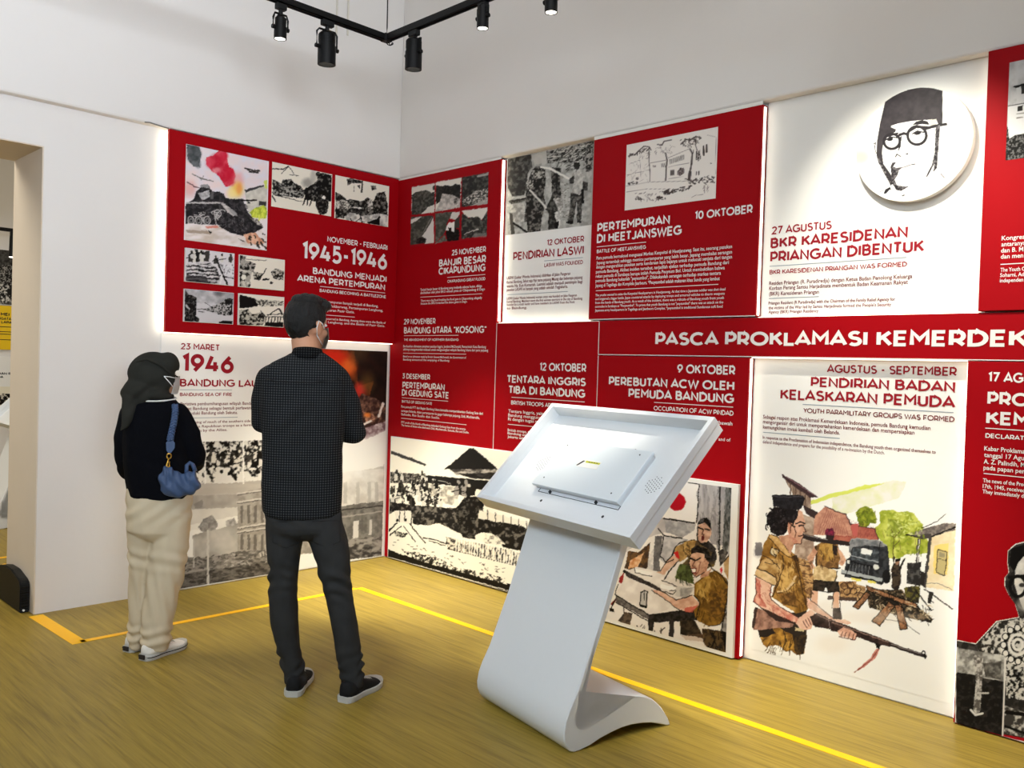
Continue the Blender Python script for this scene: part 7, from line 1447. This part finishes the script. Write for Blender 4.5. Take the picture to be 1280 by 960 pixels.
# ---- the woman
def build_woman():
    f = Fig(-2.12, -.965); n, r = f.n, f.r; U = np.array([0, 0, 1.0])
    root = empty('person', (-2.12, -.965, 0), 0, 'person in a dark headscarf, black sweater and cream trousers, facing the white panel', 'person')
    F = f.dir(72); R = np.array([F[1], -F[0], 0.0]); hc = f.P(196, 470, .02)
    shR, shL = f.P(222, 516, -.02), f.P(166, 516, .03); elR, elL = f.P(246, 573, .03), f.P(158, 575, .08); wrR, wrL = f.P(240, 576, .25), f.P(212, 560, .26)
    bm = bmesh.new(); head_volumes(bm, hc, R, F, .93); chain(bm, [hc-U*.05, f.P(193, 508, 0)], [.048, .05])
    loft(bm, sil(f, [(508, 176, 216, .06), (522, 166, 224, .08), (560, 166, 226, .09), (600, 166, 226, .09), (640, 164, 232, .095), (672, 166, 230, .085)]))
    for sh, el, wr in ((shR, elR, wrR), (shL, elL, wrL)): chain(bm, [sh, el], [.040, .032]); chain(bm, [el, wr], [.032, .022])
    hand(bm, wrR, wrR-elR, U, n, .9, .6); hand(bm, wrL, wrL-elL, U, n, .9, .6)
    chain(bm, [f.P(180, 672, .03), f.P(174, 735, .05), f.P(168, 806, .06)], [.06, .042, .030]); chain(bm, [f.P(212, 672, -.02), f.P(203, 735, -.035), f.P(192, 812, -.05)], [.06, .042, .030])
    part('body', fuse(bm, .0065, 2), M['skin'], root); eyes(hc, R, F, root, .93)
    g = lambda a, b, c: hc+(R*a+F*b+U*c)*.93
    # headscarf
    bm = bmesh.new(); px = lambda k: k*.00389
    ball(bm, f.P(191, 468, .02), (r*px(29.5), n*.092, U*px(28.5)), 32); ball(bm, f.P(205, 457, .02), (r*px(18.5), n*.086, U*px(16)), 28); ball(bm, f.P(210, 456, .02), (r*px(13.5), n*.080, U*px(16)), 24)
    ball(bm, f.P(178, 490, .01), (r*px(24), n*.085, U*px(22)), 28); ball(bm, f.P(164, 500, .01), (r*px(10.5), n*.065, U*px(25)), 24); ball(bm, f.P(196, 494, .0), (r*px(21), n*.080, U*px(9)), 24)
    chain(bm, [f.P(163, 500, -.03), f.P(160, 522, -.065), f.P(156, 532, -.07), f.P(150.5, 538, -.075)], [.038, .028, .016, .005])
    # the opening around the face: push the front in
    me = fuse(bm, .006, 4)
    def fs(co):
        s_ = (co-hc)@r; h = co[:, 2]-hc[2]
        d = .003*n3(co, (12, 12, 10), 3)+.0055*np.sin((h*60-s_*46)+n3(co, (5, 5, 5), 1)*3)*np.exp(-((h+.07)/.055)**2)
        d += .004*np.sin(h*80-s_*90)*np.exp(-((h+.10)/.09)**2)*np.exp(-((s_+.10)/.05)**2)
        return d
    folds(me, fs)
    # keep the face free: scarf points in front of the face plane and under the brow slide back beneath the mask
    nv = len(me.vertices); co = np.empty(nv*3); me.vertices.foreach_get('co', co); co = co.reshape(-1, 3); q = co-hc; a, b, c = q@R, q@F, q@U
    ins = (b > .045) & (c < .030) & (c > -.085) & (np.abs(a) < .062); co[ins] -= np.outer((b[ins]-.045), F)*1.0; me.vertices.foreach_set('co', co.ravel()); me.update()
    part('headscarf', me, M['hijab'], root)
    bm = bmesh.new()
    add_tube(bm, [tuple(f.P(*q)) for q in ((170, 452, -.075), (184, 449, -.078), (200, 456, -.075), (212, 466, -.066), (222, 471, -.045))], [.003, .006, .006, .005, .003], 8); bpart('scarf_fold', bm, M['hijab'], root)
    # face mask
    bm = bmesh.new()
    def mk(a, c): return g(a*.074*(1-.10*abs(c)), .119-.056*abs(a)**1.9-.010*max(0, -c), -.046+c*.048)
    grid = [[bm.verts.new(tuple(mk(-1+2*i/16, -1+2*j/8))) for i in range(17)] for j in range(9)]
    for j in range(8):
        for i in range(16): bm.faces.new((grid[j][i], grid[j][i+1], grid[j+1][i+1], grid[j+1][i]))
    bmesh.ops.solidify(bm, geom=bm.faces[:], thickness=.003); mo = bpart('face_mask', bm, M['mask'], root)
    bm = bmesh.new(); add_tube(bm, [tuple(q) for q in (f.P(221, 473, -.045), f.P(212, 471, -.072), f.P(205, 470.5, -.083))], .0022, 6); add_tube(bm, [tuple(q) for q in (f.P(219.5, 488, -.038), f.P(212, 478, -.070), f.P(205, 470.5, -.083))], .0022, 6); bpart('ear_loop', bm, M['mask'], mo)
    # sweater with a white collar line
    bm = bmesh.new()
    loft(bm, sil(f, [(495, 177, 214, .050), (500, 170, 221, .066), (507, 162, 227, .084), (517, 157, 231, .098), (535, 154, 233, .108), (560, 153, 235, .112), (585, 154, 237, .114), (604, 157, 239, .116), (614, 158.5, 239.5, .117), (621, 159, 239, .116)]), 44, 2.4)
    chain(bm, [f.P(165, 517, .02), f.P(157, 548, .05), elL], [.056, .056, .054]); chain(bm, [elL, f.P(160, 588, .14), f.P(182, 577, .21), wrL], [.050, .048, .042, .036])
    chain(bm, [f.P(221, 517, -.02), f.P(236, 545, -.01), f.P(243.5, 572, .02)], [.058, .058, .054]); chain(bm, [f.P(243.5, 572, .02), f.P(243, 579, .12), f.P(240, 577, .23)], [.052, .046, .036])
    me = fuse(bm, .0075, 4)
    folds(me, lambda co: .004*n3(co, (10, 10, 6), 2)+.003*n3(co, (24, 24, 12), 7)+.005*np.sin(co[:, 2]*60+((co-f.b)@r)*30)*np.exp(-((co[:, 2]-.95)/.1)**2)*np.clip(n3(co, (5, 5, 5), 4)+.3, 0, 1))
    sw = part('sweater', me, M['knit'], root)
    bm = bmesh.new(); c = f.P(196, 498.5, .0)
    add_tube(bm, [tuple(c+r*.088*math.cos(t)+n*.072*math.sin(t)+U*(.008*math.sin(t)+.004*math.cos(t))) for t in np.linspace(0, 2*math.pi, 36, endpoint=False)], .0042, 8, True); bpart('collar_trim', bm, M['collar'], sw)
    # trousers
    bm = bmesh.new(); loft(bm, sil(f, [(606, 158, 238, .105), (620, 156.5, 240.5, .114), (640, 157, 240.5, .120), (662, 158, 238.5, .118), (668, 166, 234, .104), (673, 176, 224, .085)]), 40, 2.4)
    loft(bm, sil(f, [(640, 157.5, 200, .11, .01), (660, 158, 199, .104, .026), (680, 158.6, 195, .098, .036), (705, 159.4, 189, .092, .044), (733, 160.4, 186, .086, .05), (769, 160.2, 183, .080, .055), (792, 159.4, 181.5, .078, .06), (803, 159.4, 180, .074, .06), (808, 161, 178.5, .07, .06)]), 30, 2.2)
    loft(bm, sil(f, [(640, 196, 239.5, .11, -.004), (660, 193, 238, .104, -.01), (680, 187, 236.5, .10, -.018), (700, 184.5, 233, .098, -.024), (724, 181.5, 228.5, .095, -.03), (750, 179, 222.5, .090, -.038), (773, 177, 217.5, .086, -.044), (792, 175.8, 213.6, .084, -.05), (804, 176, 213.8, .082, -.05), (810, 178, 211, .076, -.05)]), 32, 2.2)
    me = fuse(bm, .0065, 3)
    def fl3(co):
        h = co[:, 2]; s_ = (co-f.b)@r; d = .004*n3(co, (13, 13, 5), 5)+.0025*n3(co, (30, 30, 9), 6)
        d += .005*np.sin(h*95+s_*26+n3(co, (5, 5, 3), 3)*4)*np.exp(-((h-.47)/.06)**2)+.007*np.sin(h*110+n3(co, (7, 7, 4), 8)*4)*np.exp(-((h-.09)/.055)**2)+.005*np.sin(s_*120+h*25)*np.exp(-((h-.30)/.15)**2)*.8+.004*np.sin(h*80-s_*60)*np.exp(-((h-.70)/.06)**2)
        return d
    folds(me, fl3); part('trousers', me, M['chino'], root)
    shoe(root, np.array([-2.240, -1.047, 0]), np.array([.937, .35, 0]), .262, .090, M['shoe_white'], M['rubber'], None, 'right white canvas sneaker', .075, M['sole_dark'])
    shoe(root, np.array([-2.250, -.878, 0]), np.array([.93, .36, 0]), .262, .090, M['shoe_white'], M['rubber'], None, 'left white canvas sneaker', .075, M['sole_dark'])
    # the shoulder bag hangs on her right side
    bag = empty('shoulder_bag', tuple(f.P(225, 622, -.16)), 0, 'small blue leather shoulder bag with a braided strap, hanging at the hip over cream trousers', 'bag')
    D = -.165; bm = bmesh.new()
    top = [(199.5, 594), (203, 586), (210, 582.5), (217, 585), (224, 590), (231, 592), (238, 588), (243, 588), (247, 595), (250, 604)]
    bot = [(199.2, 606), (200.5, 613), (205, 618.5), (212, 621.5), (220, 622.5), (228, 621), (236, 619), (243, 616.5), (248.5, 612), (250.6, 608)]
    S = []
    for (ax, ay), (bx, by) in zip(top, bot):
        A = f.P(ax, ay, D); B = f.P(bx, by, D); S.append(((A+B)/2, (B-A)/2, n*.034*(.35 if ax in (199.5, 250) else 1)))
    loft(bm, S, 28, 2.1); me = fuse(bm, .0045, 3)
    folds(me, lambda co: .0045*np.sin(((co-f.b)@r)*190+n3(co, (9, 9, 9), 2)*4)*np.clip((co[:, 2]-(f.P(225, 612, D)[2]))/.09, 0, 1)+.003*n3(co, (25, 25, 25), 4)+.0035*np.sin(((co-f.b)@r)*90+(co[:, 2])*90))
    part('pouch', me, M['leather'], bag)
    bm = bmesh.new(); pts = [(218.8, 506, -.100), (219.2, 514, -.118), (218, 524, -.125), (216, 534, -.128), (213.8, 544, -.13), (212.4, 551, -.132)]
    for ph in (0, 2.09, 4.19):
        q = []
        for i in range(41):
            t = i/40*(len(pts)-1); k = min(int(t), len(pts)-2); u = t-k; p_ = f.P(*[pts[k][j]*(1-u)+pts[k+1][j]*u for j in range(3)]); a = i*.75+ph
            q.append(tuple(p_+r*.0105*math.cos(a)+n*.007*math.sin(2*a)))
        add_tube(bm, q, .0068, 8)
    st = bpart('braided_strap', bm, M['leather'], bag)
    bm = bmesh.new(); q = [(207.5, 553), (210.5, 550.5), (213, 552), (215.8, 550.5), (218.6, 553.5), (218.2, 560), (214, 566), (211, 567), (208, 563)]
    A = [bm.verts.new(tuple(f.P(x, y, -.140))) for x, y in q]; B = [bm.verts.new(tuple(f.P(x, y, -.130))) for x, y in q]; k = len(q)
    for i in range(k): bm.faces.new((A[i], A[(i+1) % k], B[(i+1) % k], B[i]))
    bm.faces.new(A); bm.faces.new(B[::-1]); bpart('strap_tab', bm, M['leather'], st, False)
    bm = bmesh.new(); ring_c = f.P(211.3, 570, -.138); add_tube(bm, [tuple(ring_c+r*.010*math.cos(t)+U*.012*math.sin(t)) for t in np.linspace(0, 6.283, 18, endpoint=False)], .0032, 8, True)
    add_tube(bm, [tuple(f.P(*q)) for q in ((211, 572.5, -.14), (210, 577, -.142), (208.2, 582, -.144), (209.5, 585, -.146), (212, 583, -.146), (211.6, 577, -.144))], .0042, 8); bpart('clasp', bm, M['gold'], bag)
    bm = bmesh.new(); q = [f.P(*k) for k in ((233, 591, D), (233.5, 582, D+.01), (237, 578.5, D+.02), (241, 581, D+.02), (244, 589, D+.01))]
    add_tube(bm, [tuple(k) for k in q], .010, 10); bpart('carry_loop', bm, M['leather'], bag)
build_woman()
